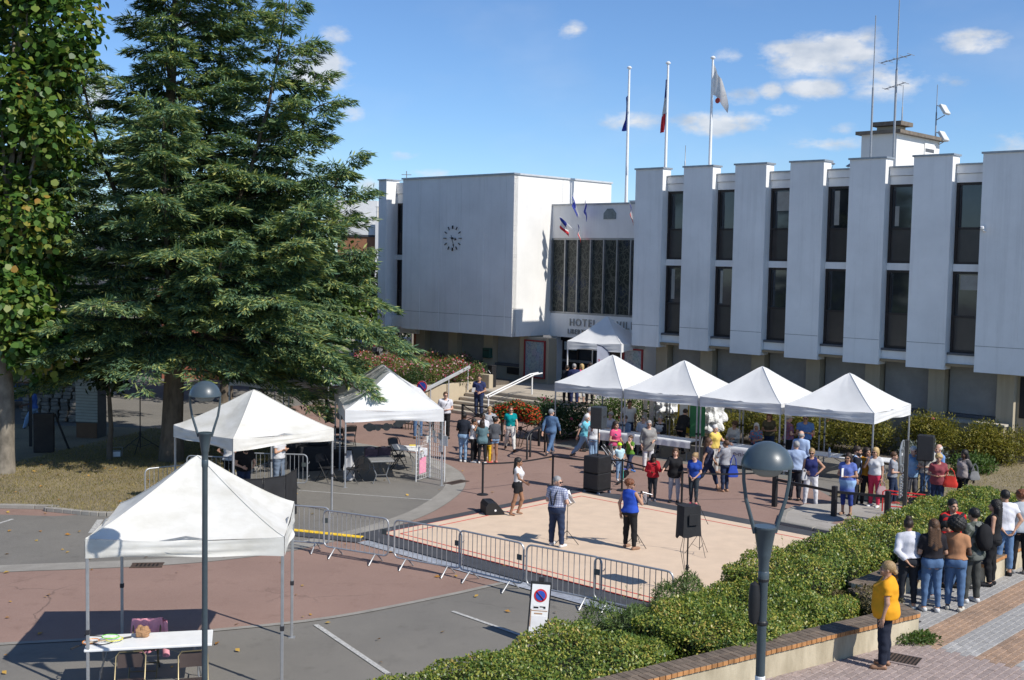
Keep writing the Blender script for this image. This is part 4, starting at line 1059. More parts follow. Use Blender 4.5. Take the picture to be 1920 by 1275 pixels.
BF = [((-5.51, 27.98), (-4.69, 27.78), 'left end of the row, half hidden by the nearest tent'), ((-4.01, 27.28), (-3.03, 26.77), 'second from the left, before the yellow cable ramp'), ((-2.25, 26.35), (-1.35, 25.83), 'third from the left, at the pointed corner of the mat'),
      ((-0.77, 25.39), (0.03, 24.74), 'fourth from the left, in front of the man with braces'), ((0.70, 24.23), (1.57, 23.64), 'fifth from the left, behind the no-parking board'), ((2.10, 23.24), (2.82, 22.69), 'right end of the row, meeting the hedge')]
bar0 = make_barrier()
for k, (a, b_, s) in enumerate(BF):
    A, B_ = Vector(a), Vector(b_); c = (A + B_) / 2; rz = math.atan2((B_ - A).y, (B_ - A).x)
    lab = 'galvanised crowd barrier, ' + s
    if k == 0: bar0.location = (c.x, c.y, 0); bar0.rotation_euler = (0, 0, rz); bar0['label'] = lab; bar0['group'] = 'crowd barriers along the mat'
    else: dup(bar0, (c.x, c.y, 0), rz, lab)
for k, (p, rz, s) in enumerate([((-9.31, 32.85), R(40), 'leaning by the lawn left of the second tent'), ((-8.59, 34.44), R(-8), 'under the second tent beside the woman in white'), ((-6.94, 35.17), R(-3), 'behind the man with crossed arms under the second tent')]):
    dup(bar0, (*p, 0), rz, 'galvanised crowd barrier ' + s)

# ---------------------------------------------------------------- tables, chairs, stands, sound equipment
TABW = mat('white moulded table top', (.74, .745, .74), .4, .05, 4)
TABG = mat('grey table top', (.22, .22, .215), .5, .08, 4)
TUBE = mat('grey table leg tube', (.23, .235, .24), .4, .1, 6, metal=.4)
CHBR = mat('brown moulded seat', (.055, .038, .032), .45, .15, 5)
CHBK = mat('black moulded seat', (.02, .02, .022), .45, .15, 5)
GOLD = mat('bronze chair tube', (.16, .13, .07), .4, .1, 6, metal=.5)
CLOTHW = mat('white paper cloth', (.74, .74, .73), .8, .05, 3, .3, 14)
def folding_table(label, c, rz, L=1.83, W=.74, h=.74, top=TABW, group=None, z0=0.):
    t = thing('folding_table', label, 'table', (c[0], c[1], z0), rz, group)
    q = MB(); q.box((0, 0, h - .02), (L, W, .045), 0, 0, .018); q.build('table_top', top, t)
    for s in (-1, 1):
        x = s * (L / 2 - .28)
        q = MB(); q.tube([(x, -W * .36, h - .05), (x, -W * .30, .45), (x + s * .06, -W * .22, .3), (x + s * .06, -W * .22, .22), (x + s * .1, -W * .36, 0)], .014, 7)
        q.tube([(x, W * .36, h - .05), (x, W * .30, .45), (x + s * .06, W * .22, .3), (x + s * .06, W * .22, .22), (x + s * .1, W * .36, 0)], .014, 7)
        q.cyl((x + s * .06, -W * .22, .27), (x + s * .06, W * .22, .27), .012, n=7); q.build('leg_frame', TUBE, t, True)
    q = MB(); q.bar((-(L / 2 - .3), 0, .42), (0, 0, h - .06), .018); q.bar((L / 2 - .3, 0, .42), (0, 0, h - .06), .018); q.build('brace', TUBE, t)
    return t
def make_chair(seatm, tubem):
    t = thing('folding_chair', 'x', 'chair')
    q = MB(); q.box((0, 0, .445), (.40, .40, .03), 0, 0, .014, Matrix.Rotation(R(-4), 3, 'X')); q.build('seat', seatm, t)
    V = []
    for j in range(6):
        for i in range(9):
            a = (i / 8 - .5); V.append((a * .40, .235 + .05 * (j / 5) - .045 * (1 - 4 * a * a) * -1 * .4, .60 + .22 * j / 5 - .02 * (4 * a * a) * (j / 5)))
    n = len(V); V += [(x, y + .018, z) for x, y, z in V]
    F = [(j * 9 + i, j * 9 + i + 1, (j + 1) * 9 + i + 1, (j + 1) * 9 + i) for j in range(5) for i in range(8)]
    F += [tuple(n + k for k in f[::-1]) for f in F]
    edge = [i for i in range(9)] + [9 * j + 8 for j in range(1, 6)] + [45 + i for i in range(7, -1, -1)] + [9 * j for j in range(4, 0, -1)]
    F += [(edge[(k + 1) % len(edge)], edge[k], n + edge[k], n + edge[(k + 1) % len(edge)]) for k in range(len(edge))]
    q = MB(); q.add(V, F); q.build('backrest', seatm, t, True)
    q = MB(); q.tube([(-.22, -.26, 0), (-.22, .03, .46), (-.22, .25, .78), (-.17, .275, .84), (.17, .275, .84), (.22, .25, .78), (.22, .03, .46), (.22, -.26, 0)], .0125, 7); q.cyl((-.22, -.2, .1), (.22, -.2, .1), .01, n=6); q.build('front_frame', tubem, t, True)
    for s in (-1, 1):
        q = MB(); q.tube([(s * .195, .28, 0), (s * .195, .0, .40), (s * .195, -.14, .455)], .0125, 7); q.build('rear_leg', tubem, t, True)
    q = MB(); q.cyl((-.195, .22, .1), (.195, .22, .1), .01, n=6); q.build('cross_tube', tubem, t)
    return t
cb = make_chair(CHBR, GOLD); ck_ = make_chair(CHBK, BLACK)
used = {}
def chair(src, p, face, label, group, z=0.):
    rz = R(face)
    if src.name not in used:
        used[src.name] = 1; src.location = (p[0], p[1], z); src.rotation_euler = (0, 0, rz); src['label'] = label; src['group'] = group; return src
    return dup(src, (p[0], p[1], z), rz, label, group)
A, B_ = Vector((-6.65, 18.32)), Vector((-4.74, 18.75))
TD = (B_ - A).normalized(); TN = Vector((-TD.y, TD.x)); TC = (A + B_) / 2 + TN * .37; TRZ = math.atan2(TD.y, TD.x)
nt_ = folding_table('long white folding table with rackets under the nearest tent', TC, TRZ, (B_ - A).length, .74)
chair(cb, (-5.74, 17.73), 0 + math.degrees(TRZ), 'brown folding chair in front of the left part of the racket table', 'brown folding chairs at the racket table')
chair(cb, (-4.79, 17.82), 3 + math.degrees(TRZ), 'brown folding chair in front of the right part of the racket table', 'brown folding chairs at the racket table')
c3 = chair(cb, (-6.02, 19.40), 8, 'brown folding chair behind the racket table under a pink jacket', 'brown folding chairs at the racket table')
c3.rotation_euler = (0, 0, R(8))
p = c3.location
t = thing('jacket', 'pink jacket draped over the back of a chair at the racket table', 'jacket', (p.x, p.y, 0), R(8))
PINK = mat('pink jacket cloth', (.80, .34, .40), .85, .12, 5, .4, 18)
def drape(s, t_):
    x = -.25 + .5 * s; f = .015 * math.sin(22 * s + 3 * t_)
    if t_ < .5: k = t_ / .5; return (x * (1 + .12 * (1 - k)), .33 + f + .05 * (1 - k), .86 - .62 * (1 - k) - .04 * math.sin(5 * s))
    k = (t_ - .5) / .5; return (x * (1 + .12 * k), .23 - .03 * k + f, .865 - .38 * k)
cloth('body', PINK, t, drape, 18, 22)
cloth('sleeve', PINK, t, lambda s, t_: (.26 + .06 * math.cos(6.28 * s) + .04 * t_, .3 + .06 * math.sin(6.28 * s), .8 - .62 * t_), 12, 10)
def onT(x, y, z=.7425): return (TC.x + TD.x * x + TN.x * y, TC.y + TD.y * x + TN.y * y, z)
def racket(label, x, y, ang, rim, cat='racket', big=1.0, z=.0, grip=None):
    t = thing('racket', label, cat, onT(x, y, .7425 + z), TRZ + R(ang), 'rackets on the white table')
    q = MB(); q.tube([(.13 * big * math.cos(a), .10 * big * math.sin(a), .012) for a in np.linspace(0, 2 * math.pi, 25)[:-1]], .008, 6, closed=True); q.build('rim', rim, t, True)
    q = MB()
    for k in range(-4, 5):
        y_ = .02 * k * big; w = .13 * big * math.sqrt(max(0, 1 - (y_ / (.10 * big)) ** 2)); q.cyl((-w, y_, .012), (w, y_, .012), .0016, n=4)
        x_ = .026 * k * big; w = .10 * big * math.sqrt(max(0, 1 - (x_ / (.13 * big)) ** 2)); q.cyl((x_, -w, .012), (x_, w, .012), .0016, n=4)
    q.build('strings', POLE, t)
    q = MB(); q.tube([(.125 * big, 0, .012), (.25 * big, 0, .014), (.27 * big, 0, .018), (.40 * big, 0, .018)], [.009, .009, .014, .014], 7); q.build('handle', grip or BLACK, t, True)
racket('green racket lying on top of the pile at the left of the white table', -.62, .06, 165, mat('lime racket frame', (.18, .6, .05), .4), z=.05, big=1.05)
racket('black racket at the bottom of the pile on the white table', -.72, -.06, 25, BLACK, big=1.15)
racket('orange racket at the left corner of the white table', -.92, .02, 235, mat('orange racket frame', (.8, .25, .03), .4), big=1.1)
racket('yellow racket leaning on the pile on the white table', -.55, -.02, 200, mat('yellow racket frame', (.7, .65, .05), .4), z=.03, grip=mat('cork grip', (.5, .38, .25), .8))
t = thing('paper_bag', 'crumpled brown paper bag on the white table', 'bag', onT(-.12, .16), TRZ + .5)
def crumple(name, m, parent, sx, sy, sz, amp, seed, nu=22, nv=14, fr=3.0, base=True):
    r_ = np.random.default_rng(seed); ph_ = r_.uniform(0, 6.28, (8, 3)); fq = r_.uniform(.6, 2.2, (8, 3)) * fr
    def f(d):
        v = 0.
        for k in range(8): v += abs(math.sin(d[0] * fq[k][0] + ph_[k][0]) + math.sin(d[1] * fq[k][1] + ph_[k][1]) + math.sin(d[2] * fq[k][2] + ph_[k][2])) / 24
        return v
    V = []; F = []
    for j in range(nv + 1):
        for i in range(nu):
            th_, al = math.pi * j / nv, 2 * math.pi * i / nu
            d = (math.sin(th_) * math.cos(al), math.sin(th_) * math.sin(al), math.cos(th_)); r0 = 1 - amp + amp * 3 * f(d)
            z = d[2] * r0 * sz
            V.append((d[0] * r0 * sx, d[1] * r0 * sy, max(0, z + sz * .8) if base else z))
    for j in range(nv):
        for i in range(nu): F.append((j * nu + i, (j + 1) * nu + i, (j + 1) * nu + (i + 1) % nu, j * nu + (i + 1) % nu))
    q = MB(); q.add(V, F); return q.build(name, m, parent)
crumple('bag', mat('brown paper', (.32, .18, .09), .8, .2, 9, .5, 30), t, .12, .09, .10, .5, 4)

# ---- second tent: dark folding screen
MESH = mat('black mesh screen', (.022, .022, .024), .7, .25, 3)
t = thing('folding_screen', 'curved black mesh screen of hinged panels under the second tent', 'screen')
sp = [(-5.77, 31.85), (-5.87, 30.88), (-6.35, 30.37), (-6.98, 30.16), (-7.76, 30.53), (-8.23, 31.10)]
for k in range(5):
    a, b_ = Vector((*sp[k], 0)), Vector((*sp[k + 1], 0)); d = (b_ - a).normalized() * .025
    q = MB(); q.add([a + d + Vector((0, 0, .05)), b_ - d + Vector((0, 0, .05)), b_ - d + Vector((0, 0, 1.22)), a + d + Vector((0, 0, 1.22))], [(0, 1, 2, 3), (3, 2, 1, 0)][:1]); q.build('panel', MESH, t)
    for z in (.04, 1.23):
        q = MB(); q.bar(a + Vector((0, 0, z)), b_ + Vector((0, 0, z)), .02, .025); q.build('rail', BLACK, t)
for p in sp:
    q = MB(); q.cyl((*p, 0), (*p, 1.26), .018, n=8); q.build('pole', BLACK, t)
# ---- long tent: tables, crates, chairs, display racks
f0, f1, b0_, b1_ = Vector((-4.29, 36.03)), Vector((-3.53, 36.41)), Vector((-4.69, 37.80)), Vector((-4.01, 37.88))
cc = (f0 + f1) / 2; dd = ((b0_ + b1_) / 2 - cc).normalized(); c_ = cc + dd * .92
folding_table('grey folding table carrying dark crates under the long tent', c_, math.atan2(dd.y, dd.x), 1.83, .74, .74, TABG)
CRATE = mat('dark printed crate', (.055, .03, .045), .5, .5, 14)
for k, off in enumerate((.42, .86)):
    p = cc + dd * (.75 + off * .5) + Vector((-.22 + .45 * k, 0)); t = thing('storage_crate', 'dark patterned crate, %s of two on the grey table' % ('left' if k == 0 else 'right'), 'crate', (p.x, p.y, .743), .2)
    q = MB(); q.bb(-.2, .2, -.15, .15, 0, .02); q.bb(-.2, .2, -.15, -.13, .0205, .24); q.bb(-.2, .2, .13, .15, .0205, .24); q.bb(-.2, -.18, -.1295, .1295, .0205, .24); q.bb(.18, .2, -.1295, .1295, .0205, .24); q.build('shell', CRATE, t)
    crumple('contents', mat('mixed contents', (.16, .12, .14), .6, .5, 20), t, .17, .12, .16, .4, 7 + k)
folding_table('folding table with a white cloth and papers behind the display racks', (-3.46, 38.92), R(-30), 1.3, .7, .74, TABW)
t = thing('paper_stack', 'loose white papers spread on the table behind the racks', 'papers', (-3.45, 39.26, .7455), R(-25))
for k in range(6):
    q = MB(); q.box((rnd.uniform(-.45, .45), rnd.uniform(-.2, .2), .002 + .003 * k), (.21, .297, .002), rnd.uniform(-.6, .6)); q.build('sheet', mat('yellow note', (.7, .55, .1), .7) if k == 5 else CLOTHW, t)
for k, (p, fa, lab) in enumerate([((-5.92, 43.40), 200, 'black folding chair at the back left of the long tent'), ((-6.29, 42.87), 190, 'black folding chair half hidden by the second tent'), ((-3.66, 38.96), 100, 'black folding chair beside the papers table'), ((-5.69, 36.58), 60, 'black folding chair in the shade by the long tent corner'), ((-4.85, 36.48), 250, 'black folding chair holding a white and grey coat'), ((-3.84, 40.18), 40, 'black folding chair farther back by the papers table')]):
    chair(ck_, p, fa, lab, 'black folding chairs under the long tent')
t = thing('coat', 'white and grey coat hung on a chair in the shade of the long tent', 'coat', (-4.90, 36.48, 0), R(30))
cloth('coat_cloth', mat('pale grey coat cloth', (.45, .45, .46), .9, .25, 3, .4, 14), t, lambda s, t_: ((-.22 + .44 * s) * (.35 + .65 * min(1, t_ * 1.8)), .16 + .08 * math.sin(8 * s) - .16 * math.cos(3.14 * s) * t_ * .4, .98 - .93 * t_), 16, 14)
t = thing('coat', 'dark coat hanging from a tent leg behind the long tent', 'coat', (-7.07, 45.91, 0), 0)
cloth('coat_cloth', mat('black coat cloth', (.02, .02, .025), .9, .25, 3, .4, 14), t, lambda s, t_: ((-.16 + .44 * s * (.3 + .7 * t_)), .05 + .1 * math.sin(7 * s), 1.5 - .95 * t_ - .15 * abs(s - .4)), 14, 12)
CASE = mat('black equipment cloth', (.018, .018, .02), .8, .3, 4, .3, 20)
t = thing('equipment_pile', 'heap of black equipment cases in the shade between the two left tents', 'equipment', (-6.40, 38.67, 0), .3)
for (x, y, z, w, d, h) in ((0, 0, 0, 1.1, .7, .8), (.9, .3, 0, .8, .6, .55), (-.8, .4, 0, .7, .6, .95), (.1, .1, .801, .6, .4, .25)):
    q = MB(); q.box((x, y, z + h / 2), (w, d, h), rnd.uniform(-.2, .2) if z == 0 else 0, 0, .03); q.build('case', CASE, t)
# garland of grey discs under the long tent
t = thing('disc_garland', 'string of grey discs hanging under the long white tent', 'garland')
ga, gb = Vector((-5.94, 41.20, 1.40)), Vector((-3.53, 40.60, 1.38))
for k in range(17):
    f = k / 16; p = ga.lerp(gb, f) - Vector((0, 0, .35 * math.sin(math.pi * f) - .05)); r0 = [.10, .06, .07, .03, .09, .05, .05][k % 7]
    if k in (4, 5): continue
    q = MB(); q.cyl(p, p + Vector((0, .012, 0)), r0 * 1.5, n=14); q.build('disc', TABG, t)
GRID = mat('white wire grid', (.70, .70, .69), .45, .05)
PHOTO = paper_mat('printed sheet', (.62, .63, .66), (.2, .2, .24), 8)
def grid_panel(name, label, a, b_, h, m, papers, nx=7, nz=13, z0=.06, pm=None, cat='display rack', group=None, posts=True):
    a, b_ = Vector((*a, 0)), Vector((*b_, 0)); d = b_ - a; L = d.length; rz = math.atan2(d.y, d.x)
    t = thing(name, label, cat, a, rz, group)
    for x in (0, L):
        q = MB(); q.cyl((x, 0, 0), (x, 0, h + .02), .016, n=8); q.build('post', m, t)
    w = MB(); w.cyl((0, 0, 0), (0, 0, 1), .005, n=5)
    vm = MB(); vm.cyl((0, 0, z0), (0, 0, h), .005, n=5); vme = vm.mesh('wire', m)
    hm = MB(); hm.cyl((0, 0, 0), (L, 0, 0), .005, n=5); hme = hm.mesh('wire', m)
    for i in range(1, nx): link('wire', vme, t, (L * i / nx, 0, 0))
    for j in range(nz + 1): link('wire', hme, t, (0, 0, z0 + (h - z0) * j / nz))
    for (fx, z, pw, phh, mm) in papers:
        q = MB(); q.box((fx * L, -.02, z), (pw, .004, phh), 0); q.build('sheet', mm, t)
    return t
FLY = paper_mat('pink flyer print', (.75, .2, .42), (.8, .75, .3), 16)
r_ = random.Random(4)
def sheets(n, z0, z1, mm=None): return [(r_.uniform(.12, .88), r_.uniform(z0, z1), .15, .21, mm or PHOTO) for _ in range(n)]
grid_panel('display_rack', 'left white wire display rack with a pink flyer beside the long tent', (-2.92, 36.77), (-2.56, 37.53), 1.75, GRID, sheets(7, .7, 1.4) + [(.45, .48, .42, .5, FLY)])
grid_panel('display_rack', 'right white wire display rack with white sheets at the tent corner', (-2.54, 37.53), (-2.04, 36.94), 1.9, GRID, sheets(5, .9, 1.5) + [(.95, 1.3, .42, .32, CLOTHW)])
# ---- row tents: tables with cloths, exhibition grids, boards, wrapped bundles
def cloth_table(label, c, rz, L, W=.75, drop=.55, h=.74):
    t = folding_table(label, c, rz, L, W, h)
    V = MB()
    o = cloth('table_cloth', CLOTHW, t, lambda s, t_: ((s - .5) * (L + .04), -W / 2 - .015 - .01 * math.sin(30 * s) * t_ if t_ > .5 else -W / 2 + W * (1 - 2 * t_), (h + .006) if t_ <= .5 else h + .004 - drop * (t_ - .5) * 2), 24, 10)
    return t
RZ = PHI + TA
cloth_table('white-clothed exhibition table under the first tent of the row', bxy(5.7, -8.15), RZ, 2.3, .7, .35)
cloth_table('white-clothed reading table under the second tent of the row', bxy(8.0, -7.95), RZ, 1.7, .7, .25)
t = cloth_table('table with a lettered white banner under the third tent of the row', bxy(11.0, -7.6), RZ, 3.0, .7, .62)
BNR = mat('dark plum lettering', (.11, .07, .11), .7); BNB = mat('pale blue lettering', (.30, .42, .58), .7)
text('e-nique mu', .25, .002, BNR, t, Matrix.Translation((-.52, -.373, .44)) @ Matrix.Rotation(math.pi / 2, 4, 'X'), 'banner_lettering')
folding_table('white folding table with a water bottle under the fourth tent', (10.67, 39.15), RZ, 1.83, .74, .74)
folding_table('white folding table behind the bearded man under the fourth tent', (11.70, 38.62), RZ + .15, 1.6, .74, .74)
t = thing('water_bottle', 'clear plastic water bottle on the white folding table', 'bottle', (10.43, 38.47, .745))
q = MB(); q.lathe([(.045, 0), (.047, .02), (.043, .1), (.047, .2), (.045, .24), (.018, .3), (.016, .31)], n=12); q.build('bottle', mat('water bottle plastic', (.5, .56, .62), .12, .1, 8, spec=.7), t, True); q = MB(); q.lathe([(.018, .311), (.018, .335)], n=10); q.build('cap', mat('blue cap', (.05, .15, .5), .5), t)
POST = paper_mat('black and white photo sheet', (.52, .52, .52), (.06, .06, .07), 6)
for k, p in enumerate((bxy(4.85, -8.62), bxy(6.5, -8.48), bxy(5.75, -8.54))):
    t = thing('poster', 'white photo sheet hung from the first exhibition table, %s of three' % ['left', 'right', 'middle'][k], 'poster', (*p, .28), RZ)
    q = MB(); q.bb(-.16, .16, -.012, -.002, 0, .5); q.build('sheet', CLOTHW, t)
    for j in range(6): q = MB(); q.bb(-.12 + .13 * (j % 2), -.02 + .13 * (j % 2), -.016, -.0125, .06 + .13 * (j // 2), .15 + .13 * (j // 2)); q.build('photo', POST, t)
GRB = mat('black wire grid', (.02, .02, .022), .5)
grid_panel('exhibition_grid', 'black grid with grey photo posters behind the first two tents', (5.08, 45.50), (5.44, 44.25), 1.95, GRB, [(.25, 1.62, .36, .5, POST), (.72, 1.5, .42, .62, POST), (.72, .95, .42, .5, POST), (.25, 1.0, .36, .55, POST)], 6, 12)
grid_panel('exhibition_grid', 'black grid with an orange poster behind the third tent', (9.64, 46.06), (9.86, 44.78), 2.0, GRB, [(.55, 1.72, .45, .35, paper_mat('orange drawing', (.7, .68, .64), (.7, .2, .03), 3))], 5, 12)
grid_panel('exhibition_grid', 'black grid with four photo posters under the fourth tent', (12.44, 45.86), (13.23, 44.41), 2.0, GRB, [(.18, 1.35, .42, .36, POST), (.5, 1.25, .38, .5, POST), (.8, 1.42, .34, .4, POST), (.32, .62, .5, .4, POST), (.75, .62, .5, .4, POST), (.45, 1.85, .5, .2, POST)], 9, 12)
grid_panel('exhibition_grid', 'black grid with a tall bird poster at the right end of the row', (13.32, 44.18), (13.52, 43.48), 2.0, GRB, [(.55, 1.45, .48, .85, paper_mat('bird poster', (.6, .6, .6), (.35, .1, .05), 2.2))], 4, 12)
t = thing('display_board', 'yellow exhibition board with pinned sheets under the second tent', 'board', (6.54, 44.38, 0), RZ + R(18))
q = MB(); q.bb(-.27, .27, -.02, .02, .62, 1.85, 0, .008); q.build('panel', mat('yellow board', (.62, .42, .02), .7, .08), t)
for (x, z, w, h, m) in ((-.03, 1.52, .32, .48, CLOTHW), (-.03, 1.1, .22, .28, CLOTHW), (-.05, .82, .22, .16, mat('brown photo', (.2, .08, .04), .6)), (.2, 1.42, .06, .5, CLOTHW)):
    q = MB(); q.bb(x - w / 2, x + w / 2, -.026, -.021, z - h / 2, z + h / 2); q.build('sheet', m, t)
for x in (-.25, .25): q = MB(); q.cyl((x, 0, 0), (x, 0, .62), .014); q.build('leg', GRB, t)
t = thing('display_board', 'green exhibition board edge beside the yellow board', 'board', (6.96, 43.93, 0), RZ + R(50))
q = MB(); q.bb(-.3, .3, -.02, .02, .55, 1.8, 0, .008); q.build('panel', mat('green board', (.05, .22, .09), .7, .08), t)
for x in (-.28, .28): q = MB(); q.cyl((x, 0, 0), (x, 0, .55), .014); q.build('leg', GRB, t)
WRAP = mat('white crumpled plastic', (.72, .72, .71), .35, .1, 5, .6, 16)
for k, (p, sx, sz, z, lab) in enumerate([((6.28, 47.03), .55, .55, .75, 'crumpled white plastic bundle left of the yellow board'), ((7.60, 45.41), .62, .75, .5, 'large crumpled white plastic bundle on a stand right of the green board')]):
    t = thing('wrapped_bundle', lab, 'bundle', (*p, 0)); o = crumple('wrapping', WRAP, t, sx, sx * .8, sz, .62, 12 + k, 60, 40, 5.5); o.location = (0, 0, z)
    q = MB(); [q.cyl((dx * .3, dy * .3, 0), (dx * .15, dy * .1, z + .2), .02, n=6) for dx in (-1, 1) for dy in (-1, 1)]; q.build('stand', GALV, t)
# feather flag by the entrance (seen from behind, so the writing runs backwards)
t = thing('feather_flag', 'white feather banner with reversed red lettering by the entrance tent', 'banner', bw(0.49, -2.53, .95), R(-14))
FM = mat('banner fabric', (.66, .67, .74), .8, .1, 2, trans=.2)
q = MB(); pts = [(-.35, .1), (.33, .1), (.36, 1.2), (.30, 1.75), (.12, 2.15), (-.12, 2.35), (-.34, 2.42)]
q.prism(pts, -.006, .006); q.v = [(a, c, b) for a, b, c in q.v]; q.f = [f[::-1] for f in q.f]; q.build('cloth', FM, t)
q = MB(); q.tube([(.36, 0, 0), (.375, 0, 1.2), (.315, 0, 1.77), (.13, 0, 2.18), (-.12, 0, 2.38), (-.36, 0, 2.44)], .02, 8); q.build('rod', mat('navy edge tape', (.015, .02, .06), .6), t, True)
RLET = mat('red banner lettering', (.5, .04, .08), .7); BLET = mat('navy banner lettering', (.05, .07, .2), .7)
for body, z, s, m, wd in (('SUR', 1.66, .22, RLET, 0), ('LE', 1.66, .22, RLET, .37), ('BOUT', 1.44, .15, BLET, 0), ('DES', 1.44, .15, BLET, .36), ('DOIGTS', 1.18, .22, RLET, 0)):
    text(body, s, .002, m, t, Matrix.Translation((.28 - wd, -.012, z)) @ Matrix.Diagonal((-1, 1, 1, 1)) @ Matrix.Rotation(math.pi / 2, 4, 'X'), 'lettering')
# ---- sound equipment
CAB = mat('black speaker cabinet', (.014, .014, .015), .55, .25, 6, .3, 60)
GRL = mat('speaker grille', (.03, .03, .032), .6, .2, 40, .5, 160)
GREYCAB = mat('grey speaker cabinet', (.035, .042, .05), .55, .15, 5)
def cabinet(name, label, p, rz, w, d, h, z, m=CAB, parent_stand=None, cat='loudspeaker', handles=True):
    t = thing(name, label, cat, (p[0], p[1], z), rz)
    q = MB(); q.bb(-w / 2, w / 2, -d / 2, d / 2, 0, h, 0, .02); q.build('cabinet', m, t)
    q = MB(); q.bb(-w / 2 + .03, w / 2 - .03, -d / 2 - .008, -d / 2 + .001, .03, h - .03, 0, .004); q.build('grille', GRL, t)
    if handles:
        for zz in (h * .55,):
            q = MB(); q.bb(w / 2 - .004, w / 2 + .003, -.1, .1, zz - .03, zz + .03, 0, .002); q.build('handle', BLACK, t)
            for dz in (-.07, .07): q = MB(); q.bb(-.1, .1, d / 2 + .0005, d / 2 + .006, zz + dz - .025, zz + dz + .025); q.build('vent', BLACK, t)
    return t
TP = (2.65, 35.52)
tw = thing('speaker_dolly', 'wheeled dolly under the speaker tower', 'dolly', (*TP, 0), PHI)
q = MB(); q.bb(-.33, .33, -.33, .33, .12, .15); q.build('deck', BLACK, tw)
for sx in (-.26, .26):
    for sy in (-.26, .26):
        q = MB(); q.cyl((sx, sy - .02, .05), (sx, sy + .02, .05), .05, n=12); q.bb(sx - .03, sx + .03, sy - .03, sy + .03, .1, .119); q.build('wheel', mat('blue grey castor', (.16, .2, .28), .5), tw)
cabinet('bass_speaker', 'lower black bass cabinet of the speaker tower', TP, PHI, .60, .62, .50, .151)
cabinet('bass_speaker', 'upper black bass cabinet of the speaker tower', TP, PHI, .60, .62, .50, .652)
cabinet('top_speaker', 'dark grey speaker on a pole above the speaker tower', TP, PHI + .25, .40, .36, .66, 1.98, GREYCAB)
t = thing('speaker_pole', 'black pole joining the tower and its top speaker', 'pole', (*TP, 1.153)); q = MB(); q.tube([(0, 0, 0), (0, 0, .83)], .02, 10); q.build('tube', BLACK, t, True)
def tripod(label, p, h, z0=0., spread=.45, rz=0., r=.017, name='speaker_stand'):
    t = thing(name, label, 'stand', (p[0], p[1], z0), rz)
    q = MB(); q.tube([(0, 0, .12), (0, 0, h)], r, 9); q.build('pole', BLACK, t, True)
    q = MB(); q.lathe([(r * 1.1, .55), (r * 2, .57), (r * 2, .66), (r * 1.1, .68)], n=10); q.cyl((0, 0, .61), (r * 3, 0, .61), .01); q.build('collar', BLACK, t)
    for k in range(3):
        a = k * 2.094 + .4; c, s_ = math.cos(a), math.sin(a)
        q = MB(); q.tube([(0, 0, .55), (spread * c, spread * s_, .012)], r * .7, 7); q.cyl((0, 0, .16), (spread * .55 * c, spread * .55 * s_, .26), r * .45, n=6); q.build('leg', BLACK, t)
    return t
SP = (3.77, 24.59)
tripod('black tripod stand of the covered speaker by the hedge', SP, 1.3)
t = thing('covered_speaker', 'speaker under a black fabric cover on a stand by the hedge', 'loudspeaker', (*SP, 1.302), R(20))
COVER = mat('black nylon cover', (.02, .02, .022), .75, .2, 5, .5, 30)
q = MB(); V = []; NZ, NA = 9, 20
for j in range(NZ + 1):
    f = j / NZ
    for i in range(NA):
        a = 2 * math.pi * (i + .5) / NA; cx, sx_ = math.cos(a), math.sin(a); k = 1 / max(abs(cx), abs(sx_)) ** .82
        fl_ = 1 + (.10 + .04 * math.sin(5 * a)) * (1 - f) ** 2; V.append((.205 * cx * k * fl_, .17 * sx_ * k * fl_, .64 * f + .015 * math.sin(4 * a) * (1 - f) + (-.05 if math.cos(a + .6) < -.8 else 0) * (1 - f)))
q.add(V, [(j * NA + i, j * NA + (i + 1) % NA, (j + 1) * NA + (i + 1) % NA, (j + 1) * NA + i) for j in range(NZ) for i in range(NA)] + [tuple(NZ * NA + i for i in range(NA))]); q.build('cover', COVER, t, True)
q = MB(); q.bb(-.1, .1, -.215, -.195, .25, .48, 0, .015); q.build('pocket', COVER, t)
q = MB(); q.tube([(-.1, 0, .02), (-.16, .02, -.3), (-.06, 0, -.8), (-.02, 0, -1.15)], .006, 5); q.tube([(-.08, 0, .02), (-.12, -.02, -.35), (-.03, 0, -.85)], .006, 5); q.build('cable', BLACK, t)
def wedge(label, p, rz, s=1.0, z=0.):
    t = thing('monitor_speaker', label, 'loudspeaker', (*p, z), rz)
    prof = [(-.26, 0), (.26, 0), (.26, .12), (.02, .40), (-.2, .40), (-.26, .30)]
    q = MB(); V = [(x * s, -.34 * s, zz * s) for x, zz in prof] + [(x * s, .34 * s, zz * s) for x, zz in prof]; n = 6
    q.add(V, [tuple(range(n)), tuple(range(n, 2 * n))[::-1]] + [(i, n + i, n + (i + 1) % n, (i + 1) % n) for i in range(n)]); q.build('cabinet', CAB, t)
    q = MB(); m3 = Matrix.Rotation(R(-49.4) + math.pi, 3, 'Y'); q.box((.145 * s, 0, .265 * s), (.34 * s, .62 * s, .012), 0, 0, .004, Matrix.Rotation(R(49.4), 3, 'Y')); q.build('grille', GRL, t)
    q = MB(); q.cyl((.0 * s, -.345 * s, .2 * s), (.0, -.35 * s, .2 * s), .03, n=12); q.build('pole_socket', POLE, t)
    return t
wedge('black wedge monitor speaker at the left edge of the mat', (-0.45, 32.17), R(15))
wedge('black wedge monitor speaker on the small pavement by the round sign', (11.77, 33.66), R(160), 1.05, .12)
RS = (12.14, 34.43)
tripod('black stand under the right-hand speaker', RS, 1.25, .12)
cabinet('top_speaker', 'black speaker on a stand beside the man in the blue cap', RS, R(-25), .46, .38, .74, 1.372, CAB)
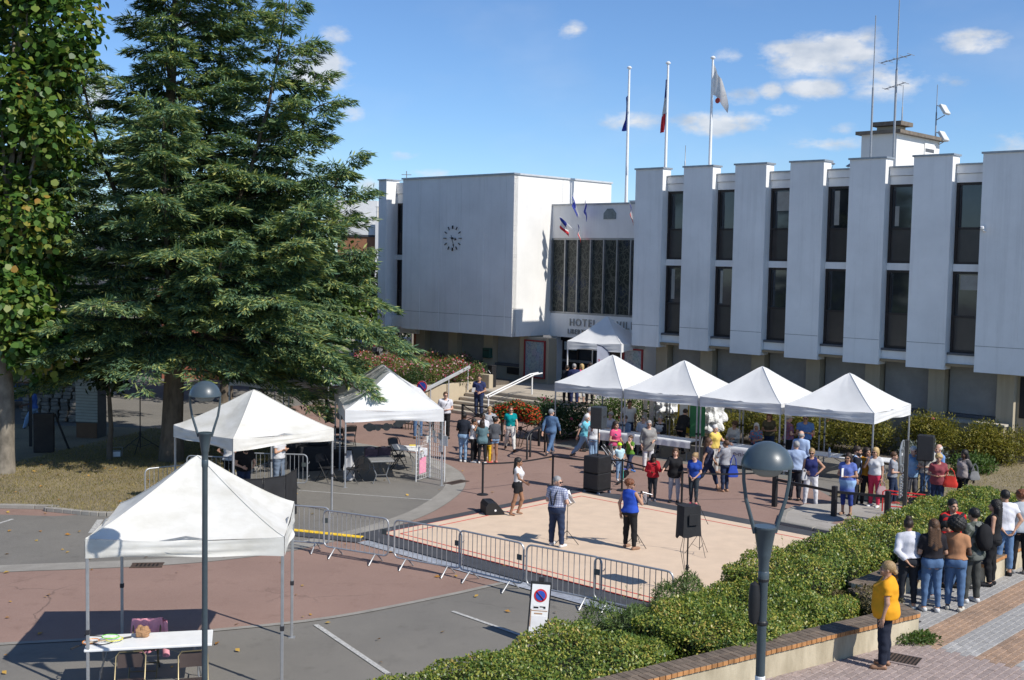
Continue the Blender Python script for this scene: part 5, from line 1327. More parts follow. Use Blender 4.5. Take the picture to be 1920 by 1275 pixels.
def music_stand(label, p, h, rz, paper=True):
    t = thing('music_stand', label, 'music stand', (p[0], p[1], .072), rz)
    q = MB(); q.tube([(0, 0, .1), (0, 0, h * .55), (0, 0, h * .56), (0, 0, h)], [.012, .012, .008, .008], 8); q.build('pole', BLACK, t, True)
    for k in range(3):
        a = k * 2.094 + .3; q = MB(); q.tube([(0, 0, .32), (.33 * math.cos(a), .33 * math.sin(a), .01)], .008, 6); q.cyl((0, 0, .12), (.2 * math.cos(a), .2 * math.sin(a), .14), .005, n=5); q.build('leg', BLACK, t)
    M3 = Matrix.Rotation(R(-22), 3, 'X'); c0 = Vector((0, -.03, h + .12))
    for (a, b_) in (((-.24, -.16), (.24, -.16)), ((-.24, .16), (.24, .16)), ((-.24, -.16), (-.08, .16)), ((.24, -.16), (.08, .16)), ((-.08, .16), (.0, -.16)), ((.08, .16), (0, -.16)), ((-.24, -.16), (-.24, .16)), ((.24, -.16), (.24, .16))):
        q = MB(); q.cyl(M3 @ Vector((a[0], 0, a[1])) + c0, M3 @ Vector((b_[0], 0, b_[1])) + c0, .006, n=5); q.build('desk_bar', BLACK, t)
    if paper:
        q = MB(); q.box(c0 + M3 @ Vector((-.02, -.015, .03)), (.40, .006, .30), 0, 0, 0, M3); q.build('sheet_music', CLOTHW, t)
    return t
music_stand('folding music stand in front of the man with braces', (1.44, 28.79), 1.0, R(70))
music_stand('folding music stand with a white sheet in front of the singer', (3.13, 28.60), 1.05, R(172))
t = tripod('black microphone stand with a slanted boom on the mat', (4.55, 27.87), 1.02, .072, .34, .4, .009, 'microphone_stand')
q = MB(); q.cyl((-.12, 0, 1.35), (.22, 0, .72), .007, n=6); q.build('boom', BLACK, t); q = MB(); q.cyl((-.12, 0, 1.35), (-.16, 0, 1.43), .018, .026); q.build('clip', BLACK, t)
# ---- belt stanchions and the black post-and-rail
def stanchion(p, label):
    t = thing('belt_stanchion', label, 'stanchion', (*p, 0), 0, 'black belt stanchions round the mat')
    q = MB(); q.lathe([(.17, 0), (.17, .02), (.15, .035), (.05, .05), (.032, .06), (.032, .90), (.038, .905), (.038, .975), (.02, .985)], n=16); q.build('post', BLACK, t, True)
    return t
SL = [((-0.79, 34.94), 'left end of the line by the dancer'), ((1.34, 36.49), 'second from the left before the walking visitors'), ((3.45, 36.01), 'behind the singer beside the green scooter'), ((5.01, 34.09), 'between the girl in black and the football shirt')]
for p, s in SL: stanchion(p, 'black belt stanchion, ' + s)
seg = [SL[0][0], SL[1][0], SL[2][0], SL[3][0], (7.79, 34.49)]
for k in range(4):
    a, b_ = Vector((*seg[k], .94)), Vector((*seg[k + 1], .94))
    t = thing('barrier_belt', 'black retractable belt, %s stretch from the left' % ['first', 'second', 'third', 'fourth'][k], 'belt')
    q = MB(); n = 10
    V = []
    for i in range(n + 1):
        p = a.lerp(b_, i / n) - Vector((0, 0, .06 * math.sin(math.pi * i / n))); V += [p + Vector((0, 0, .024)), p - Vector((0, 0, .024))]
    q.add(V, [(2 * i, 2 * i + 1, 2 * i + 3, 2 * i + 2) for i in range(n)]); q.build('strap', BLACK, t)
pr = [(7.69, 34.03), (8.94, 32.30), (10.24, 31.76)]
t = thing('post_and_rail', 'black square posts with a single rail on the small pavement', 'railing')
for p in pr:
    q = MB(); q.box((p[0], p[1], .48), (.13, .13, .96), PHI, 0, .01); q.build('post', BLACK, t)
for k in range(2):
    q = MB(); q.bar((*pr[k], .80), (*pr[k + 1], .80), .06, .07); q.build('rail', BLACK, t)
# ---- round sign seen from the back, red frame trolley
t = thing('road_sign', 'round road sign seen from the back above two small signal boxes', 'road sign', (10.36, 30.77, 0), R(62))
q = MB(); q.bb(-.05, .05, -.05, .05, 0, 2.5, 0, .01); q.build('post', mat('dark steel post', (.06, .055, .05), .5), t)
q = MB(); q.cyl((0, .09, 2.05), (0, .115, 2.05), .42, n=36); q.build('disc', mat('dull aluminium', (.28, .30, .31), .45, .15, 5, metal=.5), t, True)
q = MB(); q.tube([(.42 * math.cos(a), .10, 2.05 + .42 * math.sin(a)) for a in np.linspace(0, 2 * math.pi, 37)[:-1]], .02, 6, closed=True); q.build('rim', GALV, t, True)
for z in (2.28, 1.84): q = MB(); q.bb(-.3, .3, .055, .085, z - .025, z + .025); q.build('bracket', GALV, t)
q = MB(); q.bb(-.22, -.08, .08, .088, 2.1, 2.16); q.build('sticker', POLE, t)
for z in (1.42, 1.12):
    q = MB(); q.tube([(-.24, .1, z - .12), (.24, .1, z - .12), (.24, .1, z + .12), (-.24, .1, z + .12)], .022, 6, closed=True); q.build('signal_frame', GALV, t, True)
    q = MB(); q.bb(-.2, .2, .07, .12, z - .06, z - .01, 0, .01); q.bb(-.2, .2, .07, .12, z + .02, z + .07, 0, .01); q.build('signal_louvre', GALV, t)
t = thing('hand_trolley', 'red tube trolley frame behind the round sign', 'trolley', (10.88, 32.54, .12), R(-10))
RT = mat('red enamel tube', (.55, .03, .03), .4)
q = MB(); q.tube([(-.45, 0, .0), (-.45, 0, .55), (-.38, 0, .6), (.7, 0, .52)], .02, 7); q.tube([(-.45, 0, .25), (.7, 0, .22)], .018, 7); q.tube([(-.45, .5, .0), (-.45, .5, .55), (-.38, .5, .6), (.7, .5, .52)], .02, 7); q.build('frame', RT, t, True); q = MB(); q.cyl((.55, -.06, .12), (.55, 0.0, .12), .12, n=16); q.build('wheel', BLACK, t)
# ---- no-parking board by the hedge
t = thing('no_parking_board', 'leaning white no-parking board with taped notices by the hedge', 'road sign', (0.55, 21.33, 0), R(4))
LM = Matrix.Rotation(R(4.5), 3, 'Y') @ Matrix.Rotation(R(-8), 3, 'X')
def lb(x0, x1, y0, y1, z0, z1, name, m): q = MB(); q.bb(x0, x1, y0, y1, z0, z1, 0, .006); q.v = [tuple(LM @ Vector(v)) for v in q.v]; return q.build(name, m, t)
lb(-.19, .19, -.02, .03, .06, 1.12, 'board', BLACK); lb(-.165, .165, -.026, -.0205, .1, 1.07, 'face', mat('white sign face', (.78, .78, .77), .5, .04))
lb(-.05, .05, -.02, .03, 1.125, 1.2, 'grip', BLACK)
for r0, m, y in ((.12, MATS['sign red'], -.027), (.088, MATS['sign blue'], -.0335)):
    q = MB(); q.cyl((0, y, .87), (0, y - .006, .87), r0, n=26); q.v = [tuple(LM @ Vector(v)) for v in q.v]; q.build('no_parking_disc', m, t)
q = MB(); q.bar((-.07, -.043, .94), (.07, -.043, .80), .005, .032, 0, 0, (0, 1, 0)); q.v = [tuple(LM @ Vector(v)) for v in q.v]; q.build('slash', MATS['sign red'], t)
lb(-.12, .12, -.03, -.0265, .62, .70, 'notice', CLOTHW)
for (x0, x1, z0, z1) in ((-.11, -.02, .635, .665), (.0, .11, .655, .675), (.07, .11, .635, .655)): lb(x0, x1, -.033, -.0305, z0, z1, 'pictogram', BLACK)
TAPE = mat('brown tape', (.42, .27, .17), .6)
for (x0, x1, z0, z1) in ((-.15, .15, .585, .6), (-.09, .06, .53, .555), (-.16, -.145, .3, .62)): lb(x0, x1, -.0305, -.0268, z0, z1, 'tape', TAPE)
lb(-.14, .14, -.03, -.0265, .14, .5, 'notice', mat('plain notice', (.7, .7, .71), .6))

# ---------------------------------------------------------------- people: smooth blended bodies, one continuous surface each
def _rot(ax, a):
    return np.array(Matrix.Rotation(a, 3, ax), np.float32)
class Field:
    """Signed distance on a grid; primitives are blended smoothly, then polygonised (surface nets)."""
    def __init__(s, lo, hi, h):
        s.h = h; s.o = np.array(lo, np.float32) - 2 * h
        s.n = np.ceil((np.array(hi) - s.o) / h).astype(int) + 3
        s.D = np.full(s.n, 1.0, np.float32)
    def _sub(s, lo, hi):
        a = np.clip(np.floor((lo - s.o) / s.h).astype(int), 0, s.n); b = np.clip(np.ceil((hi - s.o) / s.h).astype(int) + 1, 0, s.n)
        if np.any(b <= a): return None
        sl = tuple(slice(x, y) for x, y in zip(a, b))
        g = [s.o[i] + s.h * np.arange(a[i], b[i], dtype=np.float32) for i in range(3)]
        return sl, g[0][:, None, None], g[1][None, :, None], g[2][None, None, :]
    def _mix(s, sl, d, k):
        D = s.D[sl]; hh = np.clip(.5 + .5 * (D - d) / k, 0, 1); s.D[sl] = D * (1 - hh) + d * hh - k * hh * (1 - hh)
    def cap(s, a, b, ra, rb, k=.025, fy=1.0):
        a, b = np.array(a, np.float32), np.array(b, np.float32); m = max(ra, rb) * max(1, 1 / fy) + k + 2 * s.h
        q = s._sub(np.minimum(a, b) - m, np.maximum(a, b) + m)
        if q is None: return
        sl, X, Y, Z = q; ab = b - a; L2 = float(ab @ ab) + 1e-9
        px, py, pz = X - a[0], Y - a[1], Z - a[2]
        t = np.clip((px * ab[0] + py * ab[1] + pz * ab[2]) / L2, 0, 1)
        dx, dy, dz = px - t * ab[0], (py - t * ab[1]) * fy, pz - t * ab[2]
        s._mix(sl, np.sqrt(dx * dx + dy * dy + dz * dz) - (ra + (rb - ra) * t), k)
    def ell(s, c, r, M=None, k=.03, neg=False):
        c, r = np.array(c, np.float32), np.array(r, np.float32); m = float(r.max()) + k + 2 * s.h
        q = s._sub(c - m, c + m)
        if q is None: return
        sl, X, Y, Z = q; px, py, pz = X - c[0], Y - c[1], Z - c[2]
        if M is not None:
            px, py, pz = (M[0, i] * px + M[1, i] * py + M[2, i] * pz for i in range(3))
        d = (np.sqrt((px / r[0]) ** 2 + (py / r[1]) ** 2 + (pz / r[2]) ** 2) - 1) * float(r.min())
        if neg: s.D[sl] = np.maximum(s.D[sl], -d)
        else: s._mix(sl, d, k)
    def cut(s, p, n):
        n = np.array(n, np.float32); n /= np.linalg.norm(n); p = np.array(p, np.float32)
        g = [s.o[i] + s.h * np.arange(s.n[i], dtype=np.float32) for i in range(3)]
        d = (g[0][:, None, None] - p[0]) * n[0] + (g[1][None, :, None] - p[1]) * n[1] + (g[2][None, None, :] - p[2]) * n[2]
        s.D = np.maximum(s.D, d)
    def join(s, o, k=.02):
        hh = np.clip(.5 + .5 * (s.D - o.D) / k, 0, 1); s.D = s.D * (1 - hh) + o.D * hh - k * hh * (1 - hh)
    def like(s):
        f = object.__new__(Field); f.h, f.o, f.n = s.h, s.o, s.n; f.D = np.full(s.n, 1.0, np.float32); return f
    def mesh(s):
        D = s.D; S = D < 0
        c = [S[i:D.shape[0] - 1 + i, j:D.shape[1] - 1 + j, k:D.shape[2] - 1 + k] for i in (0, 1) for j in (0, 1) for k in (0, 1)]
        al = c[0].copy(); an = c[0].copy()
        for x in c[1:]: al &= x; an |= x
        mk = an & ~al
        I = np.argwhere(mk); idx = np.full(mk.shape, -1, np.int32); idx[mk] = np.arange(len(I))
        acc = np.zeros((len(I), 3), np.float32); cnt = np.zeros(len(I), np.float32)
        E = [((0, 0, 0), (1, 0, 0)), ((0, 1, 0), (1, 1, 0)), ((0, 0, 1), (1, 0, 1)), ((0, 1, 1), (1, 1, 1)), ((0, 0, 0), (0, 1, 0)), ((1, 0, 0), (1, 1, 0)), ((0, 0, 1), (0, 1, 1)), ((1, 0, 1), (1, 1, 1)), ((0, 0, 0), (0, 0, 1)), ((1, 0, 0), (1, 0, 1)), ((0, 1, 0), (0, 1, 1)), ((1, 1, 0), (1, 1, 1))]
        for a, b in E:
            A = I + np.array(a); B = I + np.array(b)
            da = D[A[:, 0], A[:, 1], A[:, 2]]; db = D[B[:, 0], B[:, 1], B[:, 2]]
            x = (da < 0) != (db < 0); t = np.where(x, da / np.where(x, da - db, 1), 0)
            acc += np.where(x[:, None], np.array(a, np.float32) + t[:, None] * (np.array(b, np.float32) - np.array(a, np.float32)), 0); cnt += x
        V = s.o + s.h * (I + acc / np.maximum(cnt, 1)[:, None])
        F = []
        for ax in range(3):
            a1, a2 = (ax + 1) % 3, (ax + 2) % 3
            s0 = [slice(None)] * 3; s1 = [slice(None)] * 3; s0[ax] = slice(0, -1); s1[ax] = slice(1, None)
            ch = S[tuple(s0)] != S[tuple(s1)]
            e = np.argwhere(ch); e = e[(e[:, a1] > 0) & (e[:, a2] > 0) & (e[:, a1] < mk.shape[a1]) & (e[:, a2] < mk.shape[a2])]
            if not len(e): continue
            d1 = np.zeros(3, int); d1[a1] = 1; d2 = np.zeros(3, int); d2[a2] = 1
            g = lambda o_: idx[o_[:, 0], o_[:, 1], o_[:, 2]]
            Q = np.stack([g(e - d1 - d2), g(e - d2), g(e), g(e - d1)], 1)
            ins = S[e[:, 0], e[:, 1], e[:, 2]]
            F.append(np.where(ins[:, None], Q, Q[:, ::-1]))
        return V, np.concatenate(F)
# ---- templates: head, hands, shoe, hair (head frame: origin at the skull base, face towards -y)
def head_template():
    f = Field((-.1, -.14, -.07), (.1, .13, .25), .0068)
    f.ell((0, .018, .142), (.074, .093, .088)); f.ell((0, -.028, .085), (.060, .066, .078), k=.03); f.ell((0, -.06, .034), (.036, .03, .022), k=.025)
    f.cap((0, .018, -.06), (0, .02, .07), .052, .05, .02)
    f.cap((0, -.092, .115), (0, -.108, .083), .008, .0125, .012); f.ell((0, -.082, .125), (.045, .014, .012), k=.012)
    for sx in (-1, 1):
        f.ell((sx * .075, .012, .098), (.009, .02, .031), k=.01); f.ell((sx * .032, -.095, .112), (.017, .012, .011), neg=True); f.ell((sx * .04, -.068, .075), (.02, .02, .02), k=.02)
    f.ell((0, -.088, .055), (.024, .011, .006), k=.006); f.ell((0, -.086, .046), (.02, .011, .006), k=.006)
    V, F = f.mesh(); M = np.zeros(len(F), np.int32)
    c = V[F].mean(1)
    M[(np.abs(c[:, 2] - .0505) < .0095) & (np.abs(c[:, 0]) < .023) & (c[:, 1] < -.078)] = 1
    M[(np.abs(c[:, 2] - .112) < .0085) & (np.abs(np.abs(c[:, 0]) - .032) < .013) & (c[:, 1] < -.068)] = 2
    M[(np.abs(c[:, 2] - .1285) < .0055) & (np.abs(np.abs(c[:, 0]) - .032) < .018) & (c[:, 1] < -.074)] = 2
    return V, F, M
def hand_template(curl, spread):
    f = Field((-.05, -.08, -.21), (.07, .06, .03), .0068)
    f.cap((0, 0, .03), (0, 0, -.02), .021, .022, .02); f.ell((0, .004, -.052), (.015, .038, .046), k=.02)
    for k, (y, L, r) in enumerate(((-.027, .070, .0088), (-.009, .079, .009), (.010, .074, .0088), (.028, .058, .0078))):
        p = np.array((0, y, -.086)); a = curl * (.7 + .12 * k); d = spread * (y / .03)
        for s_, fr in ((0, .42), (1, .32), (2, .26)):
            an = a * (s_ + .6); q = p + L * fr * np.array((math.sin(an), d * .25, -math.cos(an))); f.cap(p, q, r * (1 - .08 * s_), r * (.94 - .08 * s_), .004); p = q
    p0, p1, p2 = np.array((.004, -.026, -.026)), np.array((.014, -.052, -.052)), np.array((.022 + .02 * curl, -.056 + .012 * curl, -.084))
    f.cap(p0, p1, .0125, .011, .012); f.cap(p1, p2, .0105, .0085, .006)
    return f.mesh()
def shoe_template(kind):
    f = Field((-.06, -.2, -.01), (.06, .12, .13), .0115)
    f.cap((0, .055, .05), (0, -.12, .032), .042, .034, .03); f.cap((0, .05, .03), (0, -.13, .022), .043, .036, .02); f.ell((0, -.10, .03), (.045, .075, .035), k=.02)
    if kind == 'boot': f.cap((0, .04, .06), (0, .04, .16), .046, .045, .02)
    f.cut((0, 0, 0), (0, 0, -1)); f.cut((0, 0, .095 if kind != 'low' else .068), (0, .25, 1))
    return f.mesh()
HEAD = head_template(); HAND = {'relax': hand_template(.22, .5), 'grip': hand_template(.85, .2), 'flat': hand_template(.06, .5)}
SHOE = {k: shoe_template(k) for k in ('low', 'mid')}
def hair_template(style):
    f = Field((-.2, -.19, -.42), (.2, .26, .36), .0125 if style not in ('afro',) else .014)
    cap_ = lambda g=1.0: f.ell((0, .024, .150), (.086 * g, .104 * g, .096 * g))
    face = lambda w=.066, z=.062: f.ell((0, -.118, z), (w, .088, .118), neg=True)
    if style == 'short': cap_(); f.cut((0, .03, .045), (0, .0, -1)); face(.07); 
    elif style == 'crop': cap_(.965); f.cut((0, .03, .06), (0, .0, -1)); face(.074, .07)
    elif style == 'bob': cap_(1.03); f.cap((-.055, .035, .10), (-.058, .02, .02), .045, .035); f.cap((.055, .035, .10), (.058, .02, .02), .045, .035); f.cap((0, .075, .1), (0, .075, .02), .06, .05); face(.062, .055)
    elif style == 'curly':
        cap_(1.04)
        for k in range(26):
            a, e = k * 2.4, math.asin(-.1 + 1.05 * (k / 26)); p = (.085 * math.cos(a) * math.cos(e), .025 + .1 * math.sin(a) * math.cos(e), .14 + .09 * math.sin(e)); f.ell(p, (.03,) * 3, k=.012)
        face(.064, .05)
    elif style in ('long', 'wavy'):
        cap_(1.03); w = .05 if style == 'long' else .062
        for sx in (-1, 1): f.cap((sx * .055, .03, .12), (sx * .07, .035, -.08), .045, .035)
        f.cap((0, .07, .12), (0, .085, -.26), .062, w, fy=1.15); f.cap((-.05, .07, .05), (-.075, .07, -.22), .05, w * .9); f.cap((.05, .07, .05), (.075, .07, -.2), .05, w * .9)
        if style == 'wavy':
            for k in range(24):
                a = k * 2.1; f.ell((.085 * math.cos(a), .075 + .03 * math.sin(a), .08 - .33 * k / 24), (.035, .035, .04), k=.01)
        face(.06, .06)
    elif style == 'pony': cap_(); f.cut((0, .03, .05), (0, 0, -1)); f.cap((0, .115, .19), (0, .165, .15), .026, .03); f.cap((0, .165, .15), (.01, .155, -.02), .03, .014); face(.068)
    elif style == 'lowbun': cap_(); f.cut((0, .03, .04), (0, 0, -1)); f.ell((0, .125, .075), (.038, .036, .04)); face(.068)
    elif style == 'bun': cap_(); f.cut((0, .03, .05), (0, 0, -1)); f.ell((0, .07, .245), (.05, .05, .045)); face(.068)
    elif style == 'puffs': cap_(); f.cut((0, .03, .05), (0, 0, -1)); [f.ell((sx * .075, .05, .235), (.05, .05, .05)) for sx in (-1, 1)]; face(.068)
    elif style == 'afro':
        f.ell((0, .04, .165), (.155, .155, .15)); 
        for k in range(60):
            z = 1 - 1.5 * k / 60; a = k * 2.4; r0 = math.sqrt(max(0, 1 - z * z)); f.ell((.14 * r0 * math.cos(a), .04 + .14 * r0 * math.sin(a), .165 + .135 * z), (.035,) * 3, k=.012)
        face(.075, .05)
    elif style == 'balding': f.ell((0, .03, .125), (.083, .096, .075)); f.cut((0, .03, .055), (0, 0, -1)); f.cut((0, 0, .165), (0, -.35, 1)); face(.074, .1)
    elif style == 'cap':
        f.ell((0, .02, .155), (.088, .106, .092)); f.cut((0, 0, .145), (0, -.1, -1)); f.ell((0, -.11, .15), (.062, .075, .012), k=.015)
    elif style == 'helmet':
        f.ell((0, .02, .165), (.105, .128, .105)); f.cut((0, 0, .13), (0, -.12, -1))
    elif style == 'hood': cap_(1.12); f.cap((0, .06, .06), (0, .06, -.06), .085, .09); f.cap((-.05, .02, .06), (-.05, -.0, -.06), .05, .06); f.cap((.05, .02, .06), (.05, 0., -.06), .05, .06); face(.06, .09)
    elif style == 'braids':
        cap_(1.02)
        for k in range(13):
            x = -.085 + .17 * k / 12; y = .075 * math.sqrt(max(.05, 1 - (x / .09) ** 2)) + .03; f.cap((x, y, .12), (x * 1.25, y + .02, -.17 - .03 * (k % 3)), .017, .011, .006)
        face(.062, .06)
    V, F = f.mesh()
    V = V.astype(np.float32)
    am = {'wavy': .006, 'curly': .004, 'afro': .006}.get(style, .0036 if style not in ('cap', 'helmet', 'hood') else 0)
    V = V + am * np.sin(V[:, [1, 2, 0]] * 190) * np.cos(V[:, [2, 0, 1]] * 130)
    return V, F
HAIR = {}
def hair_mesh(style, m):
    if style not in HAIR: HAIR[style] = hair_template(style)
    key = (style, m.name)
    if key not in HAIR: HAIR[key] = npmesh('hair', *HAIR[style], m, True)
    return HAIR[key]
def skinmat(c):
    n = 'skin %.2f %.2f' % (c[0], c[1])
    if n in MATS: return MATS[n]
    m, nt, b, out = _nodes(n)
    nt.links.new(ramp(nt, noise(nt, 9, 3), [(.3, tuple(x * .9 for x in c)), (.7, tuple(min(1, x * 1.08) for x in c))]), b.inputs['Base Color'])
    b.inputs['Roughness'].default_value = .55; b.inputs['Specular IOR Level'].default_value = .35
    b.inputs['Subsurface Weight'].default_value = .08; b.inputs['Subsurface Radius'].default_value = (.03, .012, .006); b.inputs['Subsurface Scale'].default_value = .3
    MATS[n] = m
    return m
def fabric(c, kind=''):
    n = 'fabric %s %.3f %.3f %.3f' % (kind, *c)
    if n in MATS: return MATS[n]
    m, nt, b, out = _nodes(n)
    col = ramp(nt, noise(nt, 7, 4, .65), [(.3, tuple(x * .92 for x in c)), (.7, tuple(min(1, x * 1.05) for x in c))])
    tcn = nt.nodes.new('ShaderNodeTexCoord').outputs['Object']
    def wave(scale, d, dist=0.):
        w = nt.nodes.new('ShaderNodeTexWave'); w.bands_direction = d; w.inputs['Scale'].default_value = scale; w.inputs['Distortion'].default_value = dist; nt.links.new(tcn, w.inputs['Vector']); return w.outputs['Fac']
    if kind == 'stripe': col = mixc(nt, ramp(nt, wave(9, 'Z'), [(.42, (0, 0, 0)), (.5, (1, 1, 1))]), col, (.12, .12, .14))
    if kind == 'check':
        col = mixc(nt, ramp(nt, wave(6, 'Z'), [(.55, (0, 0, 0)), (.65, (.55,) * 3)]), col, (.10, .12, .25)); col = mixc(nt, ramp(nt, wave(6, 'X'), [(.55, (0, 0, 0)), (.65, (.55,) * 3)]), col, (.10, .12, .25))
    if kind == 'floral': col = mixc(nt, ramp(nt, noise(nt, 16, 2), [(.5, (0, 0, 0)), (.56, (1, 1, 1))]), col, (.5, .12, .1))
    if kind == 'camo': col = mixc(nt, ramp(nt, noise(nt, 9, 3), [(.47, (0, 0, 0)), (.53, (1, 1, 1))]), col, (.05, .06, .05))
    if kind == 'ombre':
        s3 = nt.nodes.new('ShaderNodeSeparateXYZ'); nt.links.new(tcn, s3.inputs[0]); col = mixc(nt, ramp(nt, s3.outputs[2], [(.3, (1, 1, 1)), (.42, (1, 1, 1)), (.5, (0, 0, 0)), (.72, (0, 0, 0)), (.86, (1, 1, 1)), (.98, (1, 1, 1)), (1., (0, 0, 0))]), col, (.30, .47, .72))
    nt.links.new(col, b.inputs['Base Color']); b.inputs['Roughness'].default_value = .88; b.inputs['Specular IOR Level'].default_value = .2
    bn = nt.nodes.new('ShaderNodeBump'); bn.inputs['Strength'].default_value = .35; bn.inputs['Distance'].default_value = .03
    nt.links.new(noise(nt, 11, 3, .5, stretch=(1, 1, .45)), bn.inputs['Height']); nt.links.new(bn.outputs[0], b.inputs['Normal'])
    MATS[n] = m
    return m
HCOL = {'black': (.012, .010, .009), 'dark': (.03, .018, .012), 'brown': (.09, .045, .022), 'auburn': (.16, .055, .022), 'blond': (.48, .33, .14), 'fair': (.32, .21, .10), 'grey': (.30, .29, .28), 'white': (.62, .60, .57)}
SK = {'l': (.58, .35, .25), 'm': (.46, .26, .17), 't': (.30, .155, .09), 'd': (.10, .052, .033), 'n': (.17, .085, .05)}
LIP = {'l': (.42, .16, .13), 'm': (.34, .13, .10), 't': (.22, .08, .06), 'd': (.08, .035, .03), 'n': (.13, .05, .04)}
EYEM = mat('eye and brow', (.035, .025, .02), .4)
ARMS = {  # elbow and wrist relative to the shoulder: x outward, y forward, z up (metres for 1.72 m)
 'down': ((.045, -.02, -.285), (.055, .045, -.53)), 'back': ((.06, -.10, -.27), (.05, -.06, -.52)), 'hips': ((.19, -.06, -.21), (.03, .06, -.36)), 'cross': ((.05, .06, -.26), (-.19, .20, -.22)),
 'front': ((.06, .0, -.28), (-.04, .21, -.33)), 'belly': ((.07, .01, -.27), (-.13, .18, -.30)), 'low': ((.06, .02, -.28), (-.10, .16, -.47)), 'mic': ((.08, .10, -.245), (-.06, .29, -.02)),
 'face': ((.09, .14, -.21), (-.05, .17, .04)), 'behind': ((.09, -.12, -.25), (-.08, -.16, -.44)), 'reach': ((.07, .12, -.25), (.06, .34, -.33)), 'out': ((.14, .12, -.22), (.22, .33, -.30)),
 'table': ((.06, .08, -.26), (-.04, .30, -.27)), 'swing': ((.06, .10, -.26), (.04, .24, -.46)), 'swingb': ((.06, -.14, -.25), (.07, -.17, -.50)), 'brow': ((.22, .10, -.05), (.0, .16, .14)), 'lap': ((.05, .02, -.28), (-.05, .20, -.42))}
LEGS = {  # (hip flexion, knee flexion, abduction) for left (+x) and right
 'stand': ((2, 3, 3), (-1, 3, 3)), 'wide': ((2, 2, 7), (0, 2, 7)), 'close': ((3, 5, 0), (-2, 3, 0)), 'walk': ((24, 6, 1), (-20, 14, 1)), 'walk2': ((-20, 16, 1), (24, 5, 1)), 'relax': ((12, 20, 3), (-1, 2, 2)),
 'sit': ((84, 84, 6), (82, 86, 6)), 'sit2': ((80, 70, 3), (84, 100, 8)), 'step': ((38, 52, 3), (-4, 4, 2)), 'dance': ((16, 34, 0), (-10, 6, 3)), 'stride': ((30, 14, 2), (-26, 18, 2))}
NP_ = [0]; HS = 1.07
def crease(V, k):      # soft cloth folds, a few millimetres deep, different on each garment
    r = np.random.default_rng(k); a = r.uniform(0, 6.28, 6); w = np.zeros((len(V), 1), np.float32)
    for i in range(6):
        d = r.normal(size=3) * (1, 1, 1.3); d *= r.uniform(24, 60) / np.linalg.norm(d); w[:, 0] += np.abs(np.sin(V @ d / 2 + a[i])) ** 3
    n = V * (1, 1, 0); n /= np.linalg.norm(n, axis=1)[:, None] + 1e-6
    return (V + n * (w / 6 - .35) * .022).astype(np.float32)
